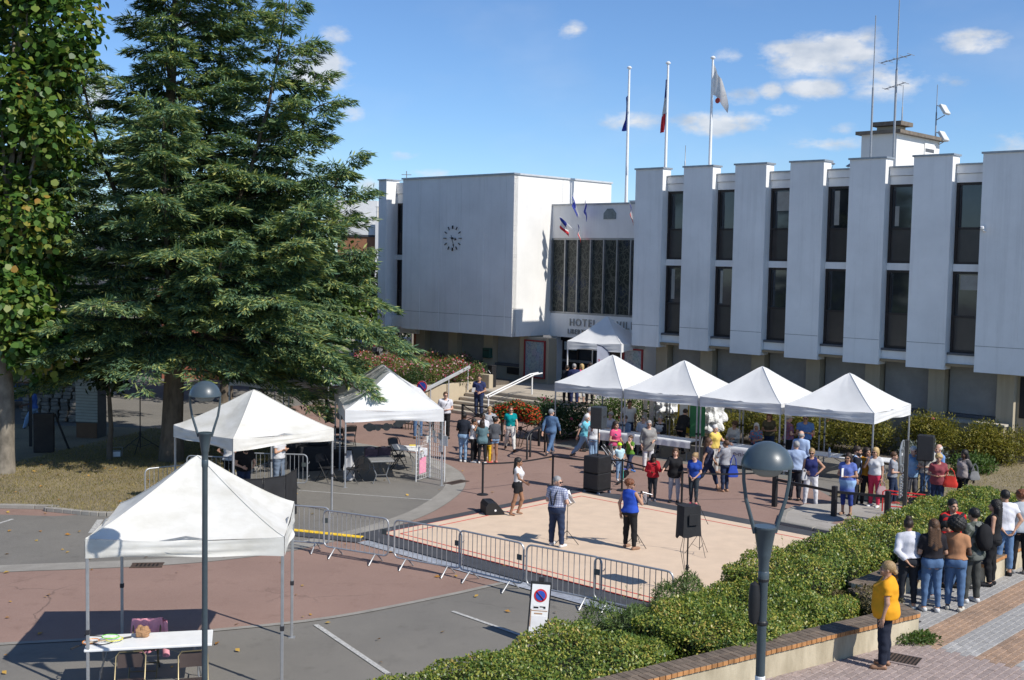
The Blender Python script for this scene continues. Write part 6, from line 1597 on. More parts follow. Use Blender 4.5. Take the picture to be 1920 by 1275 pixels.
def person(label, p, h, face, top, bottom, hair, skin='l', arms=('down', 'down'), legs='stand', z0=0., lean=0., girth=1.0, fem=True, head=(0, 0), shoes=((.03, .03, .03), 'mid'), seat=None, vox=.0185, extras=(), hand='relax'):
    """top = (colour, sleeve 0..2, hem height, looseness, kind) ; bottom = (colour, lower end as height 0..1, looseness, kind)."""
    NP_[0] += 1
    s = h / 1.72; girth *= 1.05
    t = thing('person', label, 'person', (p[0], p[1], z0), R(face))
    rr_ = random.Random(NP_[0]); Rl = _rot('Z', R(rr_.uniform(-8, 8))) @ _rot('Y', R(rr_.uniform(-2.5, 2.5))) @ _rot('X', R(lean + rr_.uniform(-1, 2.5))); head = (head[0] + rr_.uniform(-14, 14), head[1] + rr_.uniform(-3, 7)); piv = np.array((0, 0, .95))
    up_ = lambda q: Rl @ (np.array(q, np.float32) - piv) + piv
    # legs
    hips = {1: np.array((.088, 0, .91)), -1: np.array((-.088, 0, .91))}; J = {}
    for sx, (hf, kf, ab) in zip((1, -1), LEGS[legs]):
        a, b = R(hf), R(ab); d1 = np.array((math.sin(b) * sx, -math.sin(a) * math.cos(b), -math.cos(a) * math.cos(b)))
        kn = hips[sx] + .43 * d1; a2 = a - R(kf); d2 = np.array((math.sin(b) * sx * .4, -math.sin(a2), -math.cos(a2))); d2 /= np.linalg.norm(d2)
        an = kn + .405 * d2; J[sx] = [hips[sx], kn, an, a2]
    dz = .075 - min(J[1][2][2], J[-1][2][2])
    if seat is not None: dz = max(seat / s + .085 - .91, dz) if seat > 0 else dz
    if abs(hips[1][2] + dz - .91) > 1e-3 or seat is not None: pass
    off = np.array((0, 0, dz)); piv = piv + off
    for sx in (1, -1): J[sx][:3] = [q + off for q in J[sx][:3]]
    U = lambda q: Rl @ (np.array(q, np.float32) + off - piv) + piv
    gx = girth; sw = (.165 if fem else .188) * (.5 + .5 * gx)
    AJ = {}
    for sx, nm in zip((1, -1), arms):
        sh = U((sx * sw, .01, 1.392)); e, w = ARMS[nm]
        c = lambda v: Rl @ np.array((sx * (v[0] + (.02 if gx > 1.1 and v[0] > 0 else 0)), -v[1], v[2]), np.float32)
        E_, W_ = sh + c(e), sh + c(w)
        E_ = sh + (E_ - sh) / np.linalg.norm(E_ - sh) * .285; W_ = E_ + (W_ - E_) / np.linalg.norm(W_ - E_) * .25
        AJ[sx] = (sh, E_, W_)
    hd = U((0, .008, 1.492)); Mh = Rl @ _rot('Z', R(head[0])) @ _rot('X', R(head[1]))
    pts = np.array([q for k in (1, -1) for q in J[k][:3]] + [q for k in (1, -1) for q in AJ[k]] + [hd, U((0, 0, 1.0))])
    lo, hi = pts.min(0) - .22, pts.max(0) + .22; lo[2] = max(lo[2], -.02)
    vx = vox
    f = Field(lo, hi, vx)
    def torso(f, e=0., k=.04):
        f.ell(U((0, .008, .955)), (.158 * gx + e, .112 * gx + e, .115 + e), Rl, k); f.ell(U((0, -.008 * gx, 1.10)), ((.125 if fem else .14) * gx + e, .098 * gx + e, .16 + e), Rl, k)
        f.ell(U((0, .004, 1.285)), ((.142 if fem else .162) * (.4 + .6 * gx) + e, .106 * (.5 + .5 * gx) + e, .165 + e), Rl, k)
        for sx in (1, -1): f.cap(U((0, .014, 1.425)), U((sx * (sw - .022), .010, 1.388)), .046 + e * .8, .050 + e * .8, k)
        for sx in (1, -1):
            f.ell(U((sx * .072, .062, .905)), (.085 + e, .08 + e, .09 + e), Rl, k)
            if fem and h > 1.45: f.ell(U((sx * .068, -.088, 1.265)), (.058 + e, .05 + e, .058 + e), Rl, .035)
    def leg(f, sx, e0=0., e1=0., upto=1.0, k=.03):
        a, kn, an, _ = J[sx]
        f.cap(a, kn, .086 * (.4 + .6 * gx) + e0, .056 + (e0 + e1) / 2, k)
        f.cap(kn, kn + (an - kn) * upto, .054 + (e0 + e1) / 2, .054 + (.038 - .054) * upto + e1, k)
        if upto > .5: m = kn + (an - kn) * .3; f.ell(m + np.array((0, .016, 0)), (.052 + e1 * .8, .056 + e1 * .8, .10), None, .03)
    def arm(f, sx, e=0., upto=2.0, k=.02):
        sh, E_, W_ = AJ[sx]
        u1 = min(1, upto); f.cap(sh, sh + (E_ - sh) * u1, (.05 if not fem else .044) * (.6 + .4 * gx) + e, (.04 - .002) * (.7 + .3 * gx) + e, k)
        if upto > 1: f.cap(E_, E_ + (W_ - E_) * (upto - 1), .038 + e, (.038 + (.027 - .038) * (upto - 1)) + e, k)
    torso(f)
    for sx in (1, -1): leg(f, sx); arm(f, sx)
    for sx in (1, -1):
        an, a2 = J[sx][2], J[sx][3]
        f.cap(an + np.array((0, .02, -.02)), an + np.array((sx * .015, -.12, -.045)), .034, .026, .02)
    f.cap(U((0, .012, 1.40)), U((0, .01, 1.53)), .056, .05, .03)
    V, F = f.mesh()
    Vs, Fs, Ms = [V], [F], [np.zeros(len(F), np.int32)]; nv = len(V)
    HV = (HEAD[0] @ Mh.T) * HS + hd; Vs.append(HV); Fs.append(HEAD[1] + nv); Ms.append(HEAD[2]); nv += len(HV)
    for sx in (1, -1):
        hv, hf = HAND[hand if arms[0 if sx == 1 else 1] not in ('mic',) else 'grip']
        sh, E_, W_ = AJ[sx]; zax = -(W_ - E_) / np.linalg.norm(W_ - E_)
        ref = np.array((-sx * .3, -1, .1)) if abs(zax[1]) < .8 else np.array((0, 0, 1.))
        y = -(ref - zax * (ref @ zax)); y /= np.linalg.norm(y); x = np.cross(y, zax)
        q = hv.copy(); q[:, 0] *= 1
        Mx = np.stack([x, y, zax], 1)
        if sx == 1: q[:, 0] *= -1; 
        fo = hf[:, ::-1] if sx == 1 else hf
        Vs.append(q @ Mx.T + W_); Fs.append(fo + nv); Ms.append(np.zeros(len(fo), np.int32)); nv += len(q)
    V, F = np.concatenate(Vs) * s, np.concatenate(Fs)
    me = npmesh('body', V, F, [skinmat(SK[skin]), mat('lip ' + skin, LIP[skin], .5), EYEM], True)
    me.polygons.foreach_set('material_index', np.concatenate(Ms)[:len(me.polygons)])
    link('body', me, t)
    lg = f.like
    # trousers / shorts / skirt
    if bottom:
        bc, low, ez = bottom[0], bottom[1], bottom[2]; kd = bottom[3] if len(bottom) > 3 else ''
        g = f.like(); torso(g, .026, .06)
        g.cut(U((0, 0, 1.075)), Rl @ np.array((0, 0, 1.)))
        if kd == 'skirt':
            lz = low * .9; g.cap(U((0, 0, .98)), np.array((0, 0, .98 - .3)) + off, .15, .17, .04, 1.2); g.cap(np.array((0, 0, .75)) + off, np.array((0, 0, lz - .1)) + off, .17, .19, .03, 1.2); g.cut((0, 0, lz), (0, 0, -1))
        else:
            g.cut(U((0, 0, .845)), Rl @ np.array((0, 0, -1.)))
            for sx in (1, -1):
                o_ = f.like(); leg(o_, sx, .015 + ez * .35, .007 + ez * .9, 1.0)
                a, kn, an, _ = J[sx]
                if low < .48: q = kn + (an - kn) * min(.97, (.48 - low) / .41); o_.cut(q, an - kn)
                else: q = a + (kn - a) * min(1, (.91 - low) / .43); o_.cut(q, kn - a)
                g.join(o_, .035)
        gv, gf = g.mesh(); gv = crease(gv, NP_[0]); link('skirt' if kd == 'skirt' else ('shorts' if low > .45 else 'trousers'), npmesh('trousers', gv * s, gf, fabric(bc, kd if kd != 'skirt' else ''), True), t)
    if top:
        tc_, sl, hem, ez = top[0], top[1], top[2], top[3]; kd = top[4] if len(top) > 4 else ''
        g = f.like(); torso(g, .031 + ez, .06)
        if hem < .86:
            g.cap(U((0, 0, 1.0)), U((0, 0, hem - .1)), .15 * gx + ez, .165 * gx + ez, .05, 1.35)
        g.cut(U((0, 0, hem)), Rl @ np.array((0, 0, -1.))); g.cut(U((0, 0, 1.468)), Rl @ np.array((0, -.75, 1.)))
        for sx in (1, -1):
            if sl <= 0:
                sh = AJ[sx][0]; g.cut(sh + Rl @ np.array((sx * -.012, 0, .0)), Rl @ np.array((sx * 1., 0, .15))); continue
            o_ = f.like(); arm(o_, sx, .013 + ez * .6, sl)
            sh, E_, W_ = AJ[sx]
            q, d = (sh + (E_ - sh) * sl * .97, E_ - sh) if sl <= 1 else (E_ + (W_ - E_) * (sl - 1) * .96, W_ - E_)
            if sl <= 1: o_.cut(q, d)
            else:
                o2 = f.like(); arm(o2, sx, .013 + ez * .6, 1.0); o3 = f.like(); o3.cap(E_, W_, .050 + ez * .5, .040 + ez * .5, .01); o3.cut(q, d); o2.join(o3, .02); o_ = o2
            g.join(o_, .03)
        gv, gf = g.mesh(); gv = crease(gv, NP_[0] + 99); link('top', npmesh('top', gv * s, gf, fabric(tc_, kd), True), t)
    # shoes
    sm = fabric(shoes[0], 'shoe') if shoes else None
    if shoes:
        if ('shoe', shoes[1], sm.name) not in HAIR: HAIR[('shoe', shoes[1], sm.name)] = npmesh('shoe', *SHOE[shoes[1]], sm, True)
        for sx in (1, -1):
            an, a2 = J[sx][2], J[sx][3]
            o = link('shoe', HAIR[('shoe', shoes[1], sm.name)], t)
            lift = an[2] - .075
            o.location = ((an[0]) * s, (an[1] - .02) * s, (an[2] - .075) * s); o.rotation_euler = (R(-18) * (1 if a2 < -.2 else 0) - (.3 if legs in ('walk', 'walk2', 'stride') and a2 > .25 else 0), 0, sx * R(8)); o.scale = (s, s, s)
            if a2 < -.2: o.rotation_euler[0] = -a2 * -.6
    # hair and headgear
    def wear(style, col, name='hair'):
        m = mat('hair ' + col, HCOL[col], .55, .25, 30, .4, 90, spec=.45) if isinstance(col, str) else fabric(col, 'cap')
        o = link(name, hair_mesh(style, m), t); M4 = Matrix([list(r) for r in Mh]).to_4x4(); M4.translation = Vector([float(x) for x in hd]) * s
        o.matrix_local = M4 @ Matrix.Scale(s * HS, 4)
    for st_, co in (hair if isinstance(hair[0], tuple) else [hair]):
        if st_: wear(st_, co, 'hat' if st_ in ('cap', 'helmet') else 'hood' if st_ == 'hood' else 'hair')
    H4 = Matrix([list(r) for r in Mh]).to_4x4(); H4.translation = Vector([float(x) for x in hd]); H4 = Matrix.Scale(s, 4) @ H4 @ Matrix.Scale(HS, 4)
    for ex_ in extras:
        if ex_ in ('shades', 'glasses'):
            q = MB()
            for sx in (-1, 1): q.box((sx * .031, -.104, .112), (.048, .008, .032), 0, 0, .006); q.bar((sx * .055, -.10, .116), (sx * .078, .01, .112), .004)
            q.bar((-.01, -.106, .118), (.01, -.106, .118), .005); o = q.build('sunglasses' if ex_ == 'shades' else 'glasses', BLACK, t); o.matrix_local = H4
        if ex_ == 'beard':
            g = Field((-.1, -.14, -.02), (.1, .05, .12), .01); g.ell((0, -.035, .05), (.066, .07, .06)); g.ell((0, -.075, .03), (.04, .035, .03)); g.ell((0, -.095, .085), (.03, .05, .022), neg=True); g.cut((0, 0, .085), (0, .4, 1)); g.ell((0, -.11, .052), (.02, .03, .006), neg=True)
            gv, gf = g.mesh(); o = link('beard', npmesh('beard', gv, gf, mat('hair dark', HCOL['dark'], .55, .25, 30, .4, 90), True), t); o.matrix_local = H4
        if ex_ == 'belt':
            o_ = f.like(); torso(o_, .02, .04); o_.cut(U((0, 0, 1.04)), (0, 0, 1)); o_.cut(U((0, 0, 1.0)), (0, 0, -1)); gv, gf = o_.mesh(); link('belt', npmesh('belt', gv * s, gf, BLACK, True), t)
        if ex_ == 'braces':
            for sx in (-1, 1):
                q = MB(); q.tube([U((sx * .09, -.15 * gx, 1.02)) * s, U((sx * .10, -.15 * gx, 1.25)) * s, U((sx * .10, -.09, 1.43)) * s, U((sx * .10, .03, 1.475)) * s, U((sx * .10, .115, 1.40)) * s, U((sx * .09, .135 * gx, 1.3)) * s, U((sx * .03, .135 * gx, 1.05)) * s], .017 * s, 6); q.build('brace', BLACK, t, True)
        if ex_ == 'strap':
            q = MB(); q.tube([U((.12, -.06, 1.45)) * s, U((.05, -.15, 1.3)) * s, U((-.06, -.15, 1.12)) * s, U((-.15, -.06, .97)) * s, U((-.15, .08, .97)) * s, U((0, .15, 1.2)) * s, U((.11, .07, 1.44)) * s], .012 * s, 6, closed=True); q.build('bag_strap', BLACK, t, True)
        if ex_ == 'vest' or (isinstance(ex_, tuple) and ex_[0] == 'vest'):
            o_ = f.like(); torso(o_, .03, .05); o_.cut(U((0, 0, .95)), Rl @ np.array((0, 0, -1.))); o_.cut(U((0, 0, 1.44)), Rl @ np.array((0, -.8, 1.)))
            for sx in (1, -1): o_.cut(AJ[sx][0] + Rl @ np.array((-sx * .01, 0, 0)), Rl @ np.array((sx * 1., 0, .1)))
            o_.ell(U((0, -.2, 1.3)), (.055, .14, .28), Rl, neg=True)
            gv, gf = o_.mesh(); link('waistcoat', npmesh('waistcoat', gv * s, gf, fabric(ex_[1] if isinstance(ex_, tuple) else (.02, .025, .05)), True), t)
        if isinstance(ex_, tuple) and ex_[0] == 'jacket':
            o_ = f.like(); torso(o_, .036, .05); o_.cut(U((0, 0, .84)), Rl @ np.array((0, 0, -1.))); o_.cut(U((0, 0, 1.452)), Rl @ np.array((0, -.4, 1.)))
            for sx in (1, -1):
                sh, E_, W_ = AJ[sx]; a_ = f.like(); arm(a_, sx, .03, 1.0); b_ = f.like(); b_.cap(E_, W_, .058, .045, .01); b_.cut(E_ + (W_ - E_) * .95, W_ - E_); a_.join(b_, .02); o_.join(a_, .03)
            o_.ell(U((0, -.2, 1.2)), (.06, .14, .38), Rl, neg=True)
            gv, gf = o_.mesh(); link('jacket', npmesh('jacket', gv * s, gf, fabric(ex_[1]), True), t)
    MW = Matrix.Translation((p[0], p[1], z0)) @ Matrix.Rotation(R(face), 4, 'Z')
    J_ = {'wL': MW @ (Vector([float(x) for x in AJ[1][2]]) * s), 'wR': MW @ (Vector([float(x) for x in AJ[-1][2]]) * s), 'chest': MW @ (Vector([float(x) for x in U((0, 0, 1.25))]) * s), 'back': MW @ (Vector([float(x) for x in U((0, .2, 1.22))]) * s), 'hipL': MW @ Vector((.24 * s, 0, .95 * s + dz * s)), 'hipR': MW @ Vector((-.24 * s, 0, .95 * s + dz * s)), 'rot': R(face), 's': s,
          'shL': MW @ (Vector([float(x) for x in AJ[1][0]]) * s), 'shR': MW @ (Vector([float(x) for x in AJ[-1][0]]) * s)}
    return J_

# ---------------------------------------------------------------- the crowd
K, NAVY, WH, DEN, LDEN, DDEN = (.018, .018, .02), (.022, .03, .085), (.66, .66, .66), (.085, .15, .27), (.22, .33, .47), (.028, .042, .085)
SW_, SB_, SBR = ((.62, .62, .61), 'mid'), ((.025, .025, .028), 'mid'), ((.09, .05, .03), 'low')
SAND = ((.30, .18, .12), 'low')
def bag(label, at, rz, col, w=.34, h=.28, d=.13, strap=.3, soft=True):
    t = thing('handbag', label, 'bag', (at.x, at.y, at.z - strap - h), rz); q = MB(); V = []; NZ, NA = 7, 18
    for j in range(NZ + 1):
        f = j / NZ; wd = (1 - .22 * f * f) * (.86 + .14 * math.sin(math.pi * min(1, f * 1.6)))
        for i in range(NA):
            a = 2 * math.pi * (i + .5) / NA; k = 1 / max(abs(math.cos(a)), abs(math.sin(a))) ** .7; V.append((w / 2 * wd * math.cos(a) * k, d / 2 * wd * math.sin(a) * k * (1 - .6 * f), h * f - (.03 * math.cos(a) ** 2 * f if soft else 0)))
    q.add(V, [(j * NA + i, j * NA + (i + 1) % NA, (j + 1) * NA + (i + 1) % NA, (j + 1) * NA + i) for j in range(NZ) for i in range(NA)] + [tuple(range(NA))[::-1], tuple(NZ * NA + i for i in range(NA))])
    m = fabric(col, 'bag'); q.build('body', m, t, True)
    for s in (-1, 1):
        q = MB(); q.tube([(-w * .28, s * .015, h * .95), (-w * .2, s * .02, h + strap * .6), (0, s * .02, h + strap), (w * .2, s * .02, h + strap * .6), (w * .28, s * .015, h * .95)], .010, 6); q.build('handle', m, t, True)
    return t
def paper(label, at, rz, w=.21, h=.3, m=None, tilt=20):
    t = thing('paper_sheet', label, 'paper', at, rz); q = MB(); q.box((0, 0, 0), (w, .004, h), 0, 0, 0, Matrix.Rotation(R(tilt), 3, 'X')); q.build('sheet', m or CLOTHW, t)
# ---- on the mat
J = person('man in a plaid shirt and dark braces standing on the mat at a music stand', (1.17, 28.45), 1.70, 145, ((.50, .53, .62), .75, 1.0, .012, 'check'), (DDEN, .05, .02), ('crop', 'grey'), 'l', ('belly', 'belly'), 'wide', .072, girth=1.28, fem=False, head=(-75, 5), shoes=SW_, extras=('braces', 'belt', 'glasses'), vox=.016)
paper('sheet of music held by the man with braces', J['wR'] + Vector((.14, .05, .1)), R(120), .22, .3, None, -35)
J = person('singer in a blue sleeveless top and black trousers holding a microphone', (2.94, 28.37), 1.68, 130, ((.025, .075, .42), 0, .93, .006), (K, .08, .008), ('curly', 'auburn'), 'm', ('back', 'mic'), 'wide', .072, girth=1.16, head=(-45, 0), shoes=SAND, extras=('shades',), vox=.016)
t = thing('microphone', 'black and silver microphone held to the singer\'s mouth', 'microphone', J['wR'] + Vector((.01, .0, .07)), 0)
q = MB(); q.cyl((.26, .02, -.05), (.02, .0, .015), .014, .017); q.build('handle', mat('brushed silver', (.45, .45, .46), .35, metal=.7), t, True); q = MB(); q.lathe([(.005, -.03), (.022, -.022), (.027, 0), (.022, .022), (.005, .03)], n=12); q.v = [(v[0], v[1], v[2] + .018) for v in q.v]; q.build('head', BLACK, t, True)
person('barefoot girl in a white T-shirt and black shorts stepping on the mat', (0.24, 31.89), 1.58, 78, ((.60, .60, .61), .45, 1.03, .0), (K, .70, .006), ('braids', 'black'), 't', ('down', 'out'), 'dance', .072, shoes=None, girth=.86, head=(10, 0), vox=.016)
# ---- children and visitors in front of the steps
person('girl in a black top and pale blue jeans, back turned, left of the children', (-1.61, 40.64), 1.70, 170, ((.02, .024, .035), .8, 1.0, .01), (LDEN, .07, .0), ('bun', 'black'), 'd', ('belly', 'belly'), 'close', girth=.98, shoes=SW_)
person('child in a white T-shirt with both arms raised to the face', (-1.26, 40.57), 1.50, 80, ((.66, .65, .66), .5, .95, .01), (K, .06, .006), ('short', 'black'), 't', ('face', 'brow'), 'relax', shoes=((.35, .36, .38), 'mid'), girth=.88)
person('child in a teal T-shirt and black leggings with long hair', (-0.95, 40.39), 1.48, 178, ((.10, .17, .19), .7, .80, .03), (K, .06, .0), ('long', 'dark'), 'm', ('front', 'front'), 'stand', shoes=SW_, girth=.92)
J = person('girl in a grey hoodie and denim shorts holding a sheet of paper', (-0.55, 40.65), 1.55, 200, ((.075, .08, .09), 1.4, .92, .012), (LDEN, .74, .02), ('puffs', 'black'), 't', ('down', 'front'), 'close', shoes=((.6, .25, .2), 'mid'), girth=.85)
paper('white sheet held by the girl in the grey hoodie', J['wL'] + Vector((.12, 0, -.02)), .4, .21, .3, None, 15)
person('small child in yellow trousers between the older children', (-0.76, 40.52), 1.22, 150, ((.02, .02, .025), .8, .90, .012), ((.62, .38, .02), .07, .006), ('short', 'black'), 't', ('front', 'front'), 'stand', shoes=((.5, .08, .07), 'mid'), girth=.95)
person('person in a white top facing the camera behind the children', (-0.96, 41.60), 1.55, 5, ((.6, .6, .62), 1.0, .95, .01), (K, .06, .006), ('short', 'black'), 'd', ('front', 'front'), 'stand', shoes=SW_)
person('woman in a striped top and pale blue skirt behind the children', (-0.76, 42.79), 1.66, 5, ((.52, .53, .55), .5, .98, .006, 'stripe'), ((.30, .44, .66), .40, 0, 'skirt'), ('short', 'fair'), 'm', ('hips', 'out'), 'stand', girth=1.05, shoes=SAND)
person('woman in a teal T-shirt and white trousers walking towards the camera', (-0.00, 43.24), 1.68, 12, ((.0, .22, .23), .55, 1.0, .004), ((.60, .585, .55), .08, .008), ('crop', 'brown'), 'l', ('swing', 'down'), 'walk', shoes=SBR, extras=('glasses', 'belt'))
person('man in a blue denim shirt and jeans with a grey cap walking away', (1.48, 42.57), 1.70, 150, ((.085, .15, .26), 1.95, .86, .012), (DEN, .06, .015), [('crop', 'grey'), ('cap', (.25, .26, .27))], 'l', ('swingb', 'swing'), 'stride', fem=False, shoes=((.08, .08, .09), 'mid'))
J = person('man in a navy T-shirt standing on the steps with a paper', bxy(-2.57, -7.15), 1.78, -15, ((.035, .045, .12), .6, .93, .012), (DDEN, .06, .015), ('crop', 'dark'), 'm', ('front', 'belly'), 'stand', .31, fem=False, extras=('strap',), girth=1.05)
paper('white leaflet held by the man on the steps', J['wR'] + Vector((-.08, -.1, .06)), .3, .15, .21, None, 20)
person('man in a white T-shirt and sunglasses beside the long tent', (-2.55, 45.92), 1.80, 8, ((.60, .60, .64), .6, .95, .012), (K, .06, .012), ('crop', 'brown'), 'l', ('belly', 'belly'), 'stand', fem=False, extras=('shades', 'strap'), girth=1.04)
person('woman in jeans half hidden behind the long tent', (-3.59, 45.79), 1.72, 20, ((.10, .12, .14), 1.2, .95, .01), (DEN, .06, .006), ('bob', 'brown'), 'l', ('belly', 'down'), 'stand', extras=('glasses',), shoes=SBR)
# ---- at the entrance, on the terrace
person('dark-haired person in a black jacket at the left of the entrance group', bxy(-0.03, -4.42), 1.60, 170, ((.02, .022, .028), 1.9, .84, .012), (K, .06, .01), ('crop', 'dark'), 'm', ('front', 'front'), 'stand', .95, vox=.021)
person('grey-haired man in a navy suit seen from behind at the entrance', bxy(0.41, -4.45), 1.70, 176, (NAVY, 1.95, .82, .02), (NAVY, .06, .015), ('crop', 'grey'), 'l', ('front', 'down'), 'stand', .95, fem=False, vox=.021)
person('blond woman in a bright pink jacket at the entrance', bxy(0.48, -4.07), 1.68, 215, ((.66, .09, .20), 1.95, .82, .014), ((.5, .5, .5), .3, .005), ('bob', 'blond'), 'l', ('front', 'down'), 'stand', .95, vox=.021)
person('man in a pale blue shirt at the right of the entrance group', bxy(0.70, -3.78), 1.74, 205, ((.22, .30, .46), .8, .92, .014), (K, .06, .01), ('crop', 'dark'), 'm', ('front', 'belly'), 'stand', .95, fem=False, vox=.021)
# ---- at the exhibition tables
person('grey-haired woman in a white top leaning over the first exhibition table', (2.69, 43.43), 1.66, 75, ((.62, .62, .64), .7, .90, .012), (K, .06, .01), ('short', 'grey'), 'l', ('table', 'table'), 'stand', lean=22)
person('white-haired person in a cyan top striding at the first table', (2.65, 41.78), 1.64, 60, ((.16, .48, .58), .6, .92, .012), (LDEN, .06, .02), ('short', 'white'), 'l', ('swing', 'swingb'), 'stride', lean=6, shoes=((.12, .1, .08), 'mid'))
person('brown-haired woman in a white T-shirt and pale jeans behind the speaker pole', (2.92, 41.25), 1.48, 165, ((.60, .60, .60), .7, .92, .012), (LDEN, .07, .004), ('wavy', 'auburn'), 'l', ('down', 'down'), 'stand', shoes=SW_, extras=('strap',))
person('man in a rust-coloured waistcoat standing under the second tent', (4.46, 44.64), 1.76, 10, ((.58, .57, .55), .5, .95, .01), (DDEN, .06, .015), ('crop', 'dark'), 't', ('down', 'back'), 'stand', fem=False, girth=1.1, extras=(('vest', (.22, .055, .02)),))
for (px, lab, tp, hr, sk, fe, ex_) in (((3.75, 44.56), 'grey-haired person in white seated at the first table', ((.55, .55, .57), 1.9, .88, .012), ('curly', 'grey'), 'l', True, ()), ((4.22, 43.61), 'person in a plaid shirt seated at the first table', ((.22, .30, .34), 1.5, .88, .012, 'check'), ('crop', 'brown'), 'l', False, ()),
                                     ((4.94, 43.70), 'man in a white shirt and dark glasses seated at the second table', ((.55, .56, .60), 1.0, .88, .012), ('short', 'grey'), 'l', False, ('shades',)), ((5.55, 43.77), 'woman in a dark jacket seated at the second table', ((.50, .50, .50), .6, .88, .01), ('short', 'grey'), 'l', True, (('jacket', (.02, .02, .024)),))):
    person(lab, px, 1.66, PHI * 57.3 + 8, tp, (DDEN, .06, .01), hr, sk, ('table', 'table'), 'sit', seat=.45, fem=fe, extras=ex_, vox=.021)
person('person in black behind the yellow board', (6.28, 43.36), 1.66, 150, (K, 1.9, .88, .012), (K, .06, .01), ('short', 'dark'), 'l', ('table', 'table'), 'step', lean=25)
person('woman with long dark hair in a navy waistcoat over a pink top', (3.49, 39.12), 1.70, 40, ((.60, .08, .18), .5, .92, .0), ((.40, .37, .33), .06, .01), ('long', 'dark'), 'm', ('front', 'belly'), 'stand', girth=1.05, extras=(('vest', (.045, .08, .12)),))
person('boy in a green and yellow T-shirt raising his hand to his mouth', (3.97, 38.97), 1.30, -50, ((.10, .22, .03), .5, .92, .01), ((.03, .04, .08), .06, .006), ('short', 'brown'), 'l', ('face', 'front'), 'walk', girth=.9, shoes=((.05, .15, .4), 'mid'))
person('small boy in a yellow-green helmet standing on a scooter', (3.49, 37.32), 1.18, 15, ((.45, .62, .66), .5, .92, .012), (LDEN, .06, .012), [('short', 'brown'), ('helmet', (.45, .72, .03))], 'm', ('front', 'front'), 'close', .07, girth=.95, shoes=SW_)
t = thing('scooter', 'turquoise kick scooter under the boy in the helmet', 'scooter', (3.51, 37.23, 0), R(70))
TURQ = mat('turquoise enamel', (.05, .50, .42), .4); q = MB(); q.bb(-.28, .25, -.05, .05, .045, .068, 0, .01); q.build('deck', BLACK, t); q = MB(); q.tube([(.25, 0, .06), (.32, 0, .14), (.26, 0, .72)], .022, 8); q.build('stem', TURQ, t, True); q = MB(); q.cyl((.255, -.2, .72), (.255, .2, .72), .015); q.build('handlebar', BLACK, t)
for x in (-.32, .33): q = MB(); q.cyl((x, -.02, .05), (x, .02, .05), .05, n=16); q.build('wheel', BLACK, t)
t = thing('pushchair', 'dark pushchair with a seated toddler behind the boy on the scooter', 'pushchair', (3.43, 38.43, 0), R(75))
q = MB(); q.box((0, .05, .45), (.38, .4, .06), 0, 0, .02); q.build('seat', CASE, t); q = MB(); q.box((0, .25, .7), (.38, .06, .5), 0, 0, .02, Matrix.Rotation(R(-20), 3, 'X')); q.build('backrest', CASE, t)
for s in (-1, 1):
    q = MB(); q.tube([(s * .22, -.35, .1), (s * .22, .0, .5), (s * .22, .42, 1.0)], .014, 6); q.tube([(s * .22, .35, .1), (s * .22, 0, .5)], .014, 6); q.build('frame', GALV, t)
    for y in (-.35, .35): q = MB(); q.cyl((s * .24, y, .1), (s * .2, y, .1), .1, n=16); q.build('wheel', BLACK, t)
person('toddler in a white top sitting in the pushchair with legs out', (3.42, 38.33), .95, 75, ((.62, .61, .58), .6, .9, .02), ((.35, .30, .26), .45, .02), ('short', 'dark'), 'm', ('lap', 'lap'), 'sit2', seat=.5, fem=False, shoes=((.05, .08, .4), 'mid'), girth=1.15)
person('grey-haired woman in a loose grey blouse and white trousers', (4.65, 39.64), 1.68, 8, ((.26, .25, .235), 1.7, .70, .03), ((.66, .65, .66), .10, .015), ('short', 'grey'), 'l', ('front', 'down'), 'stand', extras=('shades',), shoes=SAND, girth=1.05)
person('girl in a red hooded jacket and black leggings at the belt', (4.21, 34.55), 1.38, -10, ((.42, .02, .03), 1.95, .88, .03), ((.02, .022, .028), .06, .0), [('short', 'black'), ('hood', (.012, .012, .014))], 'd', ('face', 'belly'), 'close', girth=.9, shoes=((.12, .12, .14), 'mid'), head=(0, 18))
person('girl in a black cardigan and pale grey leggings at the belt', (4.82, 34.37), 1.58, -5, ((.016, .016, .018), 1.6, .80, .03), ((.42, .41, .43), .06, .0), ('long', 'brown'), 'l', ('down', 'out'), 'stand', girth=.86, shoes=SB_, head=(-12, 0))
person('girl with a blond ponytail in a blue football shirt', (5.34, 34.04), 1.52, -20, ((.02, .06, .30), .7, .93, .018), ((.035, .045, .055), .10, .0), ('pony', 'fair'), 'l', ('low', 'low'), 'close', girth=.86, shoes=((.55, .05, .10), 'mid'), head=(-30, 12))
person('woman with long brown hair in navy walking to the right', (6.15, 36.53), 1.66, 80, ((.03, .035, .065), .4, .80, .014), (DDEN, .16, .012), ('long', 'brown'), 'm', ('swing', 'swingb'), 'stride', shoes=SAND)
person('white-haired woman in a yellow top and pale trousers', (6.81, 39.27), 1.62, 40, ((.68, .50, .12), .6, .92, .014), ((.50, .49, .47), .07, .015), ('short', 'white'), 'l', ('out', 'down'), 'stand', girth=1.1, shoes=SAND)
J = person('woman in a grey striped top shading her face, blue bag on her arm', (6.61, 36.15), 1.58, -130, ((.46, .46, .48), 1.0, .92, .012, 'stripe'), (DDEN, .08, .006), ('short', 'brown'), 'm', ('face', 'down'), 'close', extras=('shades',), shoes=SAND)
bag('bright blue shoulder bag of the woman in the striped top', J['hipL'] * .5 + J['hipR'] * .5 + Vector((.24, -.08, .28)), .2, (.03, .07, .38), .36, .36, .1, .32)
